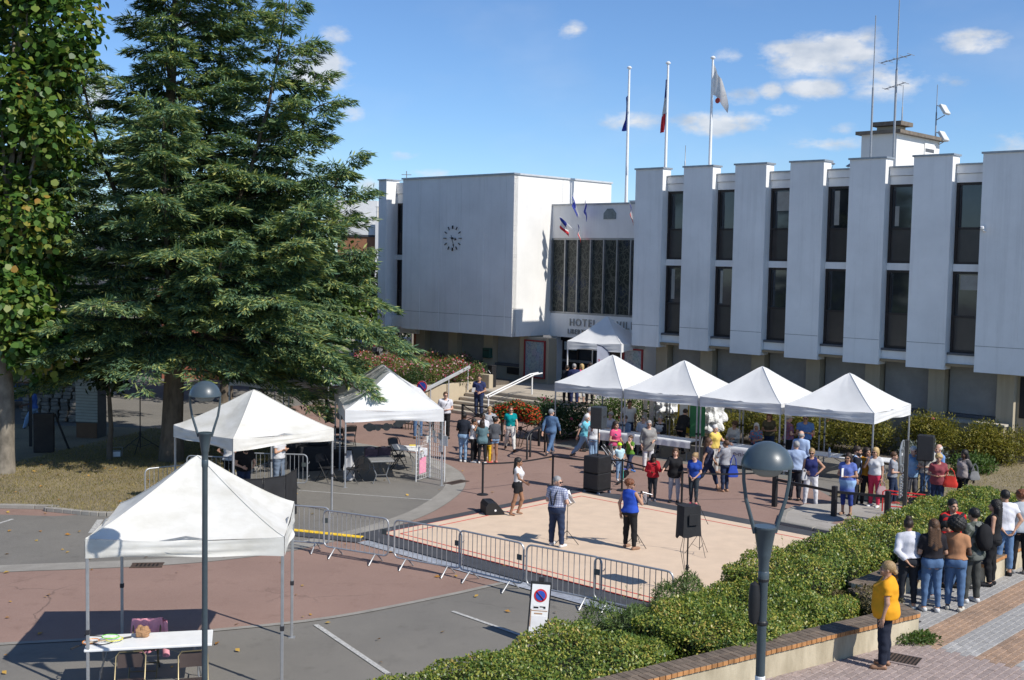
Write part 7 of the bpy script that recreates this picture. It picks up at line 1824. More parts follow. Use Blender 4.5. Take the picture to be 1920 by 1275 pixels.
for (px, lab, tp, hr) in (((8.07, 42.62), 'curly-haired woman in a white jacket seated at the banner table', ((.50, .49, .46), 1.9, .86, .02), ('curly', 'brown')), ((8.82, 42.25), 'white-haired woman in a blue flowered top seated at the banner table', ((.07, .22, .36), 1.0, .88, .014, 'floral'), ('long', 'white'))):
    person(lab, px, 1.64, PHI * 57.3 + 10, tp, (DDEN, .06, .01), hr, 'm', ('table', 'table'), 'sit', seat=.45, vox=.021)
person('woman in an olive top standing at the end of the banner table', (9.29, 42.30), 1.66, -20, ((.09, .08, .05), .6, .9, .012), (DDEN, .06, .01), ('long', 'auburn'), 'm', ('belly', 'belly'), 'stand')
person('man in a pale cap and dark red checked shirt under the fourth tent', (9.69, 41.02), 1.78, 100, ((.28, .08, .085), .7, .92, .016, 'check'), (K, .06, .015), [('crop', 'grey'), ('cap', (.55, .54, .50))], 'l', ('front', 'belly'), 'stand', fem=False, girth=1.08)
person('man in a sky blue polo shirt with crossed arms', (10.21, 40.86), 1.82, -5, ((.10, .20, .45), .6, .93, .014), (K, .06, .015), ('crop', 'dark'), 'm', ('cross', 'cross'), 'stand', fem=False, girth=1.08, extras=('shades',))
person('balding man in a pale blue shirt behind the navy waistcoat', (9.21, 37.26), 1.76, 150, ((.36, .46, .64), 1.95, .9, .014), (K, .06, .015), ('balding', 'grey'), 'l', ('front', 'down'), 'stand', fem=False)
person('grey-haired man in a navy waistcoat and dark trousers seen from behind', (8.50, 35.02), 1.76, 160, ((.32, .40, .56), 1.95, .92, .012), ((.02, .022, .03), .06, .015), ('crop', 'grey'), 'l', ('front', 'belly'), 'stand', fem=False, girth=1.1, extras=(('vest', (.018, .024, .055)), 'belt'))
J = person('woman in a navy sleeveless top and white trousers, hand on hip', (8.75, 34.13), 1.69, -10, ((.022, .028, .11), 0, .92, .006), ((.66, .65, .67), .08, .008), ('short', 'fair'), 'm', ('hips', 'front'), 'wide', extras=('shades',), shoes=((.55, .53, .48), 'low'), girth=1.04)
bag('small white bag held by the woman with her hand on her hip', J['wR'] + Vector((-.08, 0, .1)), .3, (.45, .45, .46), .2, .24, .1, .08)
J = person('bearded man in a dark suit and pale blue shirt', (10.02, 34.02), 1.80, 70, ((.35, .47, .68), 1.8, .95, .0), ((.02, .022, .028), .05, .012), ('short', 'dark'), 'm', ('front', 'down'), 'stand', fem=False, extras=(('jacket', (.018, .021, .032)), 'beard'))
J = person('woman in a blue shaded tunic and cropped leggings holding a booklet', (9.35, 32.54), 1.70, -35, ((.12, .17, .46), .5, .62, .02, 'ombre'), ((.035, .06, .25), .26, .004), ('long', 'dark'), 'm', ('belly', 'belly'), 'stand', .12, girth=1.12, extras=('glasses',), shoes=SAND)
paper('folded booklet held by the woman in the blue tunic', J['wR'] + Vector((-.02, -.08, .12)), .8, .15, .24, None, 0)
J = person('blond woman in a white T-shirt and coral pink trousers', (10.49, 33.77), 1.70, -40, ((.60, .60, .60), .6, .95, .012), ((.56, .045, .09), .08, .006), ('bob', 'blond'), 'm', ('down', 'face'), 'stand', .1, shoes=SW_, extras=('shades',))
bag('pale pink handbag carried by the blond woman', J['wL'] + Vector((0, 0, -.06)), .1, (.40, .27, .28), .32, .26, .13, .16, False)
person('woman in an orange top behind the blond woman', (10.35, 34.12), 1.68, 20, ((.45, .20, .02), 1.0, .92, .012), (K, .06, .006), ('long', 'dark'), 'm', ('face', 'down'), 'relax', .06)
person('boy in a grey T-shirt behind the round sign', (11.29, 34.66), 1.55, 60, ((.30, .32, .36), .6, .93, .012), (DDEN, .06, .012), ('short', 'brown'), 'l', ('front', 'belly'), 'relax', fem=False, girth=.92, shoes=((.4, .08, .08), 'mid'))
person('white-haired person in pale blue behind the round sign', (11.90, 34.79), 1.70, 20, ((.25, .40, .58), 1.2, .82, .02), ((.10, .10, .11), .35, .02), ('short', 'white'), 'l', ('belly', 'down'), 'stand')
person('man in a blue cap and jeans behind the right-hand speaker', (12.33, 34.75), 1.80, 10, ((.45, .43, .38), .7, .92, .016), (DEN, .06, .015), [('crop', 'grey'), ('cap', (.06, .14, .28))], 'l', ('front', 'belly'), 'stand', fem=False, girth=1.1)
person('balding man in a blue shirt beside the right-hand speaker', (12.68, 34.94), 1.76, -70, ((.17, .31, .60), .6, .92, .014), (DEN, .06, .015), ('balding', 'white'), 'l', ('down', 'belly'), 'stand', fem=False, girth=1.05)
J = person('woman with curly blond hair in a maroon T-shirt with a red bag', (12.22, 33.56), 1.64, -25, ((.25, .06, .07), .7, .82, .014), (DDEN, .06, .006), ('curly', 'blond'), 'm', ('belly', 'belly'), 'stand', .05, girth=1.1)
bag('bright red shoulder bag of the curly blond woman', J['hipL'] + Vector((.08, -.1, .38)), -.4, (.62, .05, .035), .42, .32, .16, .22)
J = person('woman with braided dark hair in a grey open jacket', (13.25, 34.38), 1.66, -60, ((.36, .31, .29), 1.0, .9, .01), (K, .06, .008), ('long', 'black'), 'd', ('swingb', 'down'), 'relax', .03, extras=(('jacket', (.10, .095, .095)),))
bag('grey shoulder bag of the woman in the grey open jacket', J['hipL'] + Vector((.14, 0, .4)), .2, (.20, .20, .20), .36, .26, .12, .22)
# ---- young people on the raised walkway
WKZ = .75
person('woman in an orange blouse and dark trousers standing by the planter wall', (5.90, 18.20), 1.66, -110, ((.74, .33, .02), .6, .84, .035), ((.022, .026, .042), .05, .022), ('lowbun', 'fair'), 'm', ('down', 'down'), 'stand', WKZ, girth=1.32, head=(-10, 0), shoes=((.28, .16, .10), 'low'), vox=.015)
person('girl in a white sweatshirt and black jeans, hands on hips', (7.34, 21.45), 1.64, 185, ((.60, .60, .65), 1.9, 1.0, .022), ((.022, .024, .03), .10, .0), ('bun', 'dark'), 'm', ('behind', 'hips'), 'stand', WKZ, shoes=((.55, .58, .55), 'low'), vox=.016)
person('girl with long curly brown hair in a black top and blue jeans', (7.71, 21.28), 1.68, 178, ((.02, .018, .022), .8, 1.03, .012), (DEN, .09, .0), ('wavy', 'brown'), 'm', ('front', 'belly'), 'stand', WKZ, girth=1.0, shoes=SW_, vox=.016)
person('girl with a black afro in a tan T-shirt and blue jeans', (8.18, 21.38), 1.66, 150, ((.42, .21, .11), .6, 1.0, .012), (DEN, .10, .008), ('afro', 'black'), 'd', ('belly', 'belly'), 'stand', WKZ, girth=1.02, shoes=((.50, .47, .40), 'mid'), vox=.016)
J = person('young man in grey camouflage with a black backpack', (8.68, 21.92), 1.76, 205, ((.15, .16, .145), .7, .80, .022, 'camo'), ((.06, .062, .058), .06, .012), ('short', 'black'), 'm', ('down', 'down'), 'stand', WKZ, fem=False, shoes=SW_, vox=.016)
t = thing('backpack', 'black backpack worn by the young man in camouflage', 'backpack', J['back'] + Vector((.02, 0, -.22)), J['rot'])
g_ = Field((-.22, -.14, -.02), (.22, .2, .52), .02); g_.ell((0, .03, .24), (.17, .12, .26)); g_.ell((0, .10, .14), (.12, .07, .13)); gv, gf = g_.mesh(); link('body', npmesh('backpack', gv, gf, fabric((.016, .016, .018), 'bag'), True), t)
for s in (-1, 1): q = MB(); q.tube([(s * .1, -.03, .42), (s * .11, -.16, .46), (s * .13, -.28, .36), (s * .13, -.3, .15), (s * .12, -.05, .05)], .02, 6); q.build('strap', BLACK, t, True)
person('young man in a red jacket facing the camera behind the group', (8.69, 22.97), 1.72, 10, ((.50, .02, .02), 1.9, .92, .016), (DDEN, .06, .01), ('short', 'black'), 'm', ('front', 'front'), 'stand', WKZ, fem=False, extras=(('jacket', (.03, .02, .025)),))
person('young person with long dark hair bending forward on the recessed wall', bxy(22.95, -21.6), 1.64, 62, ((.02, .02, .024), 1.9, .88, .012), (DEN, .06, .006), ('wavy', 'black'), 'm', ('lap', 'lap'), 'sit', WKZ, lean=42, seat=.47, head=(0, 25), shoes=((.30, .31, .33), 'mid'))
bag('shiny blue drawstring bag on the recessed wall', bw(22.95, -20.6, 1.22) + Vector((0, 0, .45)), .6, (.02, .05, .35), .3, .36, .2, .08)
person('seated young person in black behind the girl with the afro', bxy(22.95, -20.3), 1.66, 60, ((.018, .018, .02), 1.9, .88, .012), (DEN, .06, .006), ('short', 'black'), 'm', ('lap', 'lap'), 'sit2', WKZ, seat=.47, lean=12)
person('girl with long dark hair in a black sleeveless top at the far wall', (9.55, 23.11), 1.70, 250, (K, 0, .95, .004), (K, .06, .008), ('wavy', 'black'), 'm', ('belly', 'belly'), 'relax', WKZ, shoes=SB_, girth=.92)
person('person in a white T-shirt and blue jeans with hands behind the back', (10.11, 23.90), 1.74, 190, ((.62, .62, .66), .5, .95, .012), ((.11, .19, .33), .14, .015), ('short', 'black'), 'm', ('behind', 'behind'), 'stand', WKZ, fem=False, shoes=SB_)
person('man in a pale grey polo shirt at the right edge of the walkway', (10.52, 24.10), 1.72, 170, ((.42, .45, .49), .6, .88, .016), (K, .06, .015), ('curly', 'auburn'), 'm', ('front', 'front'), 'stand', WKZ, fem=False, shoes=((.3, .3, .3), 'mid'))
person('man in a white shirt sitting on the far end of the planter wall', bxy(23.35, -12.6), 1.74, -120, ((.58, .60, .66), 1.0, .9, .014), (DDEN, .06, .012), ('short', 'dark'), 'm', ('lap', 'lap'), 'sit', WKZ, seat=.47, lean=10, fem=False)
person('dark-haired person in blue sitting beyond the man in the white shirt', bxy(23.3, -11.7), 1.70, -120, ((.12, .16, .24), 1.0, .9, .014), (DDEN, .06, .012), ('short', 'black'), 'm', ('lap', 'lap'), 'sit', WKZ, seat=.47, lean=12)
person('person with dark hair cut by the right edge of the picture', bxy(23.9, -11.3), 1.72, -100, ((.03, .03, .04), 1.9, .9, .014), (K, .06, .012), ('short', 'brown'), 'm', ('lap', 'lap'), 'sit', WKZ, seat=.47, lean=10)
# ---- under the second tent and on the lawn
person('bearded man in a black T-shirt working under the second tent', (-7.51, 33.24), 1.74, 40, ((.016, .016, .018), .6, .92, .014), (DDEN, .06, .015), ('short', 'fair'), 'l', ('table', 'table'), 'stand', fem=False, lean=10, girth=1.06, extras=('beard',), head=(0, 15))
person('woman in a white T-shirt seen from behind under the second tent', (-8.34, 35.03), 1.68, 165, ((.58, .58, .58), .6, .92, .012), (K, .45, .01), ('pony', 'dark'), 'm', ('hips', 'down'), 'stand')
person('man in a white T-shirt with folded arms under the second tent', (-6.89, 35.17), 1.78, 60, ((.58, .58, .59), .6, .92, .014), ((.16, .20, .26), .06, .015), ('crop', 'dark'), 'm', ('cross', 'cross'), 'stand', fem=False)
person('person in a blue top with a scooter far off beside the stone wall', (-18.67, 46.13), 1.72, -70, ((.07, .15, .42), 1.0, .92, .014), (LDEN, .06, .012), ('short', 'black'), 'd', ('reach', 'front'), 'stride', fem=False, vox=.021)
t = thing('scooter', 'dark kick scooter held by the person in blue by the stone wall', 'scooter', (-18.91, 46.09, 0), R(100))
q = MB(); q.bb(-.28, .25, -.05, .05, .065, .09); q.build('deck', BLACK, t); q = MB(); q.tube([(.25, 0, .07), (.32, 0, .14), (.24, 0, .95)], .02, 8); q.build('stem', BLACK, t); q = MB(); q.cyl((.24, -.22, .95), (.24, .22, .95), .015); q.build('handlebar', BLACK, t)
for x in (-.32, .33): q = MB(); q.cyl((x, -.02, .07), (x, .02, .07), .07, n=14); q.build('wheel', BLACK, t)

# ---------------------------------------------------------------- vegetation: real leaves spread through each crown
def leaf_quads(P, D, L, W, up=None, cup=.0):
    """Diamond leaves at points P along directions D (unit), length L, width W (arrays)."""
    n = len(P); u = rng.normal(size=(n, 3)) if up is None else up + .35 * rng.normal(size=(n, 3))
    S = np.cross(D, u); S /= np.linalg.norm(S, axis=1)[:, None] + 1e-9
    L = np.broadcast_to(L, n)[:, None]; W = np.broadcast_to(W, n)[:, None]
    N = np.cross(S, D)
    V = np.stack([P, P + D * L * .5 + S * W * .5 + N * L * cup, P + D * L, P + D * L * .5 - S * W * .5 + N * L * cup], 1).reshape(-1, 3)
    return V, np.arange(4 * n).reshape(-1, 4)
def unit(a): return a / (np.linalg.norm(a, axis=1)[:, None] + 1e-9)
def blob_points(ells, n, shell=.55, noise_=.12):
    """Points through a union of ellipsoids, crowded towards the outside; returns points and outward directions."""
    w = np.array([e[3] * e[4] * e[5] for e in ells]) ** .67; k = rng.choice(len(ells), n, p=w / w.sum())
    E = np.array(ells)[k]; d = unit(rng.normal(size=(n, 3))); r = (1 - shell * rng.random(n) ** 1.6) * (1 + noise_ * rng.normal(size=n))
    return E[:, :3] + d * E[:, 3:] * r[:, None], d
def crown(name, ells, n, L, W, m, parent, out=.5, droop=.0, shell=.55, upb=.8, hexa=False):
    P, d = blob_points(ells, n, shell)
    D = unit(d * out + rng.normal(size=(n, 3)) * .6 + np.array((0, 0, -droop)))
    s = rng.uniform(.7, 1.25, n)
    if hexa:      # broad rounded leaves, slightly cupped
        u = np.tile((0, 0, upb), (n, 1)) + d * .6 + .4 * rng.normal(size=(n, 3)); S = unit(np.cross(D, u)); N = np.cross(S, D); a_, b_ = (L * s)[:, None], (W * s)[:, None]
        V = np.stack([P] + [P + D * a_ * x + S * b_ * y + N * a_ * z for x, y, z in ((.12, .38, .07), (.55, .52, .10), (.86, .22, .02), (1., 0, -.04), (.86, -.22, .02), (.55, -.52, .10), (.12, -.38, .07))], 1).reshape(-1, 3)
        return link(name, npmesh(name, V, np.arange(8 * n).reshape(-1, 8), m), parent)
    V, F = leaf_quads(P, D, L * s, W * s, np.tile((0, 0, upb), (n, 1)) + d * .5, .06)
    return link(name, npmesh(name, V, F, m), parent)
BARK = mat('grey brown bark', (.12, .095, .07), .95, .35, 6, .9, 22, stretch=(1, 1, .35))
BARKP = mat('pale mottled bark', (.19, .165, .13), .9, .45, 3.5, .6, 25, stretch=(1, 1, .6))
STEMM = mat('woody stem', (.07, .05, .03), .9, .3, 8)
def limb(q, a, b, r0, r1, n=5, wob=.12, sides=7):
    a, b = Vector(a), Vector(b); pts = []; rs = []
    for i in range(n + 1):
        t_ = i / n; p = a.lerp(b, t_) + Vector((rnd.uniform(-1, 1), rnd.uniform(-1, 1), rnd.uniform(-.4, .4))) * wob * (b - a).length * .12 * (0 if i in (0,) else 1); pts.append(p); rs.append(r0 + (r1 - r0) * t_)
    q.tube(pts, rs, sides); return pts
# ---- the great cedar
CEDAR = leafmat('cedar needles', [(0., (0.041, 0.086, 0.066)), (.35, (0.101, 0.185, 0.116)), (.6, (0.195, 0.282, 0.132)), (.8, (0.370, 0.414, 0.146)), (1., (0.600, 0.530, 0.164))], .3, .65, .15)
def cedar(label, base, H, prof, seed, zmin, nb, dens=1.0, leaders=(), skip=None, extra=(), name='cedar_tree'):
    """Main stem plus side leaders; every axis carries flat sprays of needles on slightly drooping branchlets."""
    t = thing(name, label, 'tree', (base[0], base[1], 0)); r_ = np.random.default_rng(seed)
    q = MB(); pts = [(0, 0, -.1), (0, 0, .15), (.03, 0, 1.2)] + [(.12 * math.sin(k * 1.3), .1 * math.cos(k), 1.2 + (H - 1.2) * k / 8) for k in range(1, 9)]
    q.tube(pts, [.55, .44, .36] + [.36 * (1 - k / 8.4) for k in range(1, 9)], 12); q.build('trunk', BARK, t, True)
    wood = MB(); PP, DD = [], []; jobs = []
    for i in range(nb):
        f = (i + .5) / nb; z = zmin + (H - .4 - zmin) * f ** .92; az = i * 2.39996 + r_.uniform(-.4, .4); L = np.interp(z, *prof) * r_.uniform(.55, 1.1)
        if skip: L *= skip(az, z)
        jobs.append((np.array((0, 0, z)), az, L, np.interp(z / H, (0, .3, .7, 1), (4, 12, 26, 50)), r_.uniform(.14, .32)))
    for (tip, z0, n, l0) in leaders:
        a, b = np.array((tip[0] * .12, tip[1] * .12, z0)), np.array(tip, float); ts = np.linspace(0, 1, 7); bow = lambda x: a + (b - a) * x + np.array((tip[0], tip[1], 0)) * .16 * math.sin(math.pi * x)
        wood.tube([tuple(bow(x)) for x in ts], [.10 * (1 - .9 * x) + .01 for x in ts], 6); ha = math.atan2(tip[1], tip[0])
        for i in range(n):
            f = .18 + .82 * (i + r_.random()) / n; az = i * 2.39996 + r_.uniform(-.5, .5); d = math.cos(az - ha)
            jobs.append((bow(f), az, l0 * np.interp(f, (0, .5, .9, 1), (.9, 1, .6, .35)) * r_.uniform(.6, 1.1) * (.8 + .25 * d), 14 + 22 * f + 6 * d, r_.uniform(.12, .3)))
    for (a, z, L) in extra: jobs.append((np.array((0, 0, z)), R(a), L, 8, .30 if z > 4.2 else .42))
    for (p0_, az, L, eld, dr) in jobs:
        el = R(eld + r_.uniform(-6, 8)); h = np.array((math.cos(az), math.sin(az), 0.)); side = np.array((-h[1], h[0], 0)); droop = dr * L; cv = r_.uniform(-.35, .35)
        pt = lambda t_: p0_ + (h + side * cv * t_) * L * t_ * math.cos(el) + np.array((0, 0, 1.)) * (L * t_ * math.sin(el) - droop * t_ ** 2.2)
        ts = np.linspace(0, 1, 6); wood.tube([tuple(pt(a)) for a in ts], [max(.007, .016 * L * (1 - .9 * a)) for a in ts], 5)
        nbl = int(8 + L * 4.6)
        for j in range(nbl):
            tt = .12 + .88 * (j + r_.uniform(0, 1)) / nbl; p0 = pt(tt); sg = 1 if j % 2 else -1
            l = (.36 * L * (1.08 - tt) ** .8 * min(1, tt * 2.6) + .30) * r_.uniform(.7, 1.2); an = R(r_.uniform(28, 60))
            d = h * math.cos(an) + side * sg * math.sin(an) + np.array((0, 0, r_.uniform(-.02, .2)))
            m = max(8, int(46 * l * dens)); a = np.sqrt(r_.random(m)); perp = np.cross(d, (0, 0, 1.)); perp /= np.linalg.norm(perp) + 1e-6
            lat = r_.uniform(-1, 1, m); wid = .26 * l * (1 - a) + .05
            PP.append(p0 + d * (a * l)[:, None] + np.array((0, 0, -1.)) * (.30 * l * a ** 2 + np.abs(lat) * wid * .55 - .05)[:, None] + perp * (lat * wid)[:, None] + r_.normal(size=(m, 3)) * (.03, .03, .018))
            DD.append(d * .9 + perp * lat[:, None] * .9 + np.array((0, 0, -.32)) + r_.normal(size=(m, 3)) * .22)
        m = int(26 * L * dens); a = r_.random(m) ** .8; PP.append(np.array([pt(x) for x in a]) + r_.normal(size=(m, 3)) * (.07, .07, .03) + (0, 0, .06)); DD.append(h + r_.normal(size=(m, 3)) * .6 + (0, 0, .25))
    PP, DD = np.concatenate(PP), unit(np.concatenate(DD)); n = len(PP); s = r_.uniform(.7, 1.4, n)
    V, F = leaf_quads(PP, DD, .23 * s, .046 * s, np.tile((0, 0, 1.), (n, 1)))
    wood.build('branch', BARK, t, True); link('crown', npmesh('crown', V, F, CEDAR), t)
    return t
PROF = ((0, 2.5, 4, 7, 10, 13, 15.5, 18, 20), (4, 6.4, 6.6, 5.6, 4.6, 3.9, 3.3, 2.4, .7))
def skipf(az, z):       # shorter where the tents stand and on the shaded left side
    c, s = math.cos(az), math.sin(az)
    return .45 if (z < 4.2 and s < -.3) or (z < 3.4 and c > .2) else (.72 + .28 * c if z > 5.5 else 1)
cedar('tall spreading cedar with layered drooping branches behind the left tents', (-11.29, 39.26), 20.0, PROF, 5, 3.0, 150, 1.75,
      [((3.9, -.8, 15.0), 5, 36, 2.6), ((4.7, .2, 13.0), 4.5, 36, 2.6), ((5.7, -.5, 9.9), 4, 30, 2.4), ((5.0, -2.6, 8.4), 4, 28, 2.4), ((-2.7, -1.0, 13.6), 6, 24, 2.0), ((.8, -3.6, 11.2), 5, 30, 2.6), ((-2.6, -2.4, 9.2), 4.5, 22, 2.1), ((5.9, 1.4, 7.0), 4, 24, 2.2), ((2.6, -3.6, 7.0), 4.4, 22, 2.3), ((1.4, 1.5, 15.5), 7, 24, 2.4)],
      skipf, [(-12, 4.8, 7.2), (4, 4.5, 8.0), (16, 5.0, 7.8), (28, 4.4, 7.4), (40, 5.2, 6.8), (-24, 5.2, 6.8), (10, 5.8, 7.4), (168, 4.0, 4.8), (186, 4.4, 5.2), (204, 3.9, 4.8), (222, 4.4, 4.8), (250, 4.8, 4.4), (290, 5.0, 4.2), (320, 4.9, 4.8), (-4, 4.0, 7.4), (8, 3.8, 6.6), (22, 3.9, 7.6), (34, 4.0, 7.0), (48, 3.8, 6.4), (60, 4.1, 6.0), (35, 3.4, 8.0), (50, 3.3, 7.6), (65, 3.4, 7.2), (2, 3.5, 5.0), (16, 3.4, 5.0), (240, 4.0, 3.6), (265, 4.2, 3.8), (285, 4.0, 3.4), (302, 4.3, 4.0), (175, 3.4, 4.6), (195, 3.3, 4.8), (215, 3.4, 4.2)])
cedar('second dark cedar farther back between the leafy tree and the tall cedar', (-19.5, 50), 16.0, ((0, 3, 8, 13, 17.5), (3, 5.2, 5.0, 3.6, .6)), 8, 2.6, 80, .7)
# ---- broadleaved trees
BROAD = leafmat('large green leaf', [(0., (0.023, 0.058, 0.015)), (.3, (0.052, 0.122, 0.023)), (.62, (0.115, 0.198, 0.036)), (.83, (0.219, 0.243, 0.045)), (.93, (0.346, 0.218, 0.045)), (1., (0.380, 0.154, 0.038))], .32, .45, .4)
DARKL = leafmat('dark evergreen leaf', [(0., (0.010, 0.023, 0.010)), (.5, (0.023, 0.044, 0.017)), (1., (0.052, 0.081, 0.026))], .2)
MIDL = leafmat('mid green leaf', [(0., (0.035, 0.070, 0.017)), (.5, (0.070, 0.126, 0.028)), (1., (0.140, 0.196, 0.042))], .3)
def broad(label, base, trunk_r, trunk_h, ells, n, L, W, m, bark=BARK, name='leafy_tree', droop=.3, shell=.6, hexa=False):
    t = thing(name, label, 'tree', (base[0], base[1], 0)); q = MB()
    q.tube([(0, 0, -.1), (0, 0, .12), (.02, .0, .8), (.05, .03, trunk_h * .5), (0, 0, trunk_h)], [trunk_r * 1.5, trunk_r * 1.15, trunk_r, trunk_r * .9, trunk_r * .75], 12); q.build('trunk', bark, t, True)
    q = MB()
    for e in ells: limb(q, (0, 0, trunk_h * .96), (e[0] * .9, e[1] * .9, e[2]), trunk_r * .45, .02)
    q.build('limb', bark, t, True)
    crown('crown', ells, n, L, W, m, t, .45, droop, shell, .8, hexa)
    return t
r_ = random.Random(8); el_ = []
for k in range(22):
    z = 4.4 + 15.0 * k / 21; a = k * 2.4; rr = np.interp(z, (4, 7, 11, 14, 17, 20), (1.0, 1.15, 1.5, 2.1, 1.9, 1.0)); el_.append((rr * math.cos(a) * .95, rr * math.sin(a) * .95, z, 1.35, 1.35, 1.25))
el_ += [(1.75, -1.0, 10.6, 1.0, .9, .8), (1.95, -.5, 12.6, 1.0, .9, .7), (.8, -1.2, 5.6, .9, 1.0, 1.0), (1.5, -1, 14.5, .9, .9, .6), (.9, -.8, 4.2, .8, .8, .5)]
broad('tall tree with large rounded green and orange leaves at the left edge', (-15.66, 36.46), .29, 4.2, el_, 23000, .21, .20, BROAD, BARKP, hexa=True)
broad('dark evergreen tree behind the cedar at the far left', (-25, 58), .3, 3.0, [(rnd.uniform(-3, 3), rnd.uniform(-3, 3), rnd.uniform(4, 12), 2.4, 2.4, 2.1) for _ in range(12)], 13000, .34, .22, DARKL)
broad('dark rounded tree between cedar trunk and far houses', (-13.5, 56), .3, 2.8, [(rnd.uniform(-2.6, 2.6), rnd.uniform(-2, 2), rnd.uniform(4.2, 10), 2.2, 2.2, 1.9) for _ in range(10)], 11000, .34, .22, DARKL)
broad('green tree showing through gaps at the right of the cedar', (-9.8, 62), .25, 2.2, [(rnd.uniform(-2.4, 2.4), rnd.uniform(-2, 2), rnd.uniform(3.2, 7), 1.9, 1.9, 1.6) for _ in range(9)], 9000, .30, .2, MIDL)
broad('dark clipped tree against the far white building', (-9.6, 80), .2, 1.6, [(rnd.uniform(-1.8, 1.8), rnd.uniform(-1.5, 1.5), rnd.uniform(2.4, 6), 1.6, 1.6, 1.5) for _ in range(8)], 7000, .30, .2, DARKL)
broad('slim young tree on the lawn beside the spotlight', (-13.31, 39.14), .09, 2.2, [(0, 0, 3.2, .9, .9, .8), (.4, .2, 3.9, .7, .7, .6)], 1800, .2, .12, DARKL)
# ---- clipped hedges on the planter bed
HEDGE = leafmat('clipped hedge leaf', [(0., (0.041, 0.084, 0.020)), (.3, (0.104, 0.174, 0.032)), (.6, (0.237, 0.287, 0.050)), (.82, (0.414, 0.376, 0.073)), (1., (0.456, 0.257, 0.102))], .25, .4, .45)
def hedge(label, u0, u1, v0, v1, z0, z1, n, name='hedge', L=.052, W=.031, m=None, rough_=.05):
    t = thing(name, label, 'hedge', (OX, OY, 0), PHI)
    def bump_(P): return rough_ * (np.sin(P[:, 0] * 4.1 + P[:, 1] * 1.7) + np.sin(P[:, 1] * 3.3 - P[:, 2] * 5) + np.sin(P[:, 0] * 9 + P[:, 1] * 7.3) * .6)
    c = np.array(((u0 + u1) / 2, (v0 + v1) / 2, (z0 + z1) / 2)); hx = np.array(((u1 - u0) / 2, (v1 - v0) / 2, (z1 - z0) / 2))
    A = np.array((hx[1] * hx[2], hx[1] * hx[2], hx[0] * hx[2], hx[0] * hx[2], hx[0] * hx[1] * 1.25)); k = rng.choice(5, n, p=A / A.sum())
    P = rng.uniform(-1, 1, (n, 3)); N = np.zeros((n, 3))
    for a, (ax, sg) in enumerate(((0, 1), (0, -1), (1, 1), (1, -1), (2, 1))): P[k == a, ax] = sg; N[k == a, ax] = sg
    # round the edges
    Q = P * hx; r = .22; inner = np.maximum(hx - r, .01); core = np.clip(Q, -inner, inner); dv = Q - core; ln = np.linalg.norm(dv, axis=1)[:, None]; Q = np.where(ln > r, core + dv / (ln + 1e-9) * r, Q); N = np.where(ln > 1e-3, unit(dv), N)
    Q = Q + N * (bump_(Q)[:, None] - .16 * rng.random(n)[:, None] ** 1.5) + c
    D = unit(N * .18 + rng.normal(size=(n, 3)) * .6); s = rng.uniform(.7, 1.3, n)
    V, F = leaf_quads(Q, D, L * s, W * s, N + .0, .05)
    link('foliage', npmesh('foliage', V, F, m or HEDGE), t)
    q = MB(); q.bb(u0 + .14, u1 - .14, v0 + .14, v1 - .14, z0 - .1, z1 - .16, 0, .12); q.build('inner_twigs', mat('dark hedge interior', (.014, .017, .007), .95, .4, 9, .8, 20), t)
    # stray shoots above the clipped surface
    for _ in range(max(5, n // 2500)):
        pp, dd = [], []
        b = np.array((rng.uniform(u0, u1), rng.uniform(v0, v1), z1 - .05)); hgt = rng.uniform(.08, .26)
        for a in np.linspace(.1, 1, 7): pp.append(b + np.array((rng.normal() * .012, rng.normal() * .012, hgt * a))); dd.append(rng.normal(size=3) + (0, 0, .6))
        V, F = leaf_quads(np.array(pp), unit(np.array(dd)), np.full(len(pp), L * .8), np.full(len(pp), W * .8)); link('shoot', npmesh('shoot', V, F, m or HEDGE), t)
    return t
hedge('long low hedge in the foreground left of the tall block, along the parking bays', 20.05, 22.2, -35.5, -27.75, .5, 1.14, 46000)
hedge('low hedge block behind the right lamp post above the brick coping', 20.75, 23.15, -27.5, -23.6, .5, 1.24, 40000)
hedge('taller hedge running from the mat corner behind the young people', 20.35, 22.15, -24.2, -12.4, .5, 1.43, 62000)
t = hedge('ragged dry shrub at the corner of the planter wall', 22.3, 23.5, -23.9, -23.1, .8, 1.28, 3200, 'dry_shrub', .06, .03, leafmat('dry shrub leaf', [(0., (.07, .055, .03)), (.5, (.14, .12, .05)), (1., (.22, .17, .09))], .2), .1)
t = hedge('feathery juniper spilling over the bed edge by the last barrier', 19.75, 20.7, -27.4, -24.3, .45, 1.02, 9000, 'juniper', .10, .016, leafmat('juniper needle', [(0., (0.045, 0.090, 0.027)), (.5, (0.105, 0.165, 0.045)), (1., (0.210, 0.255, 0.060))], .2), .12)
hedge('low weedy ground cover beyond the end of the tall hedge', 20.5, 22.8, -12.2, -6.5, .3, .78, 9000, 'ground_cover', .08, .03, None, .12)
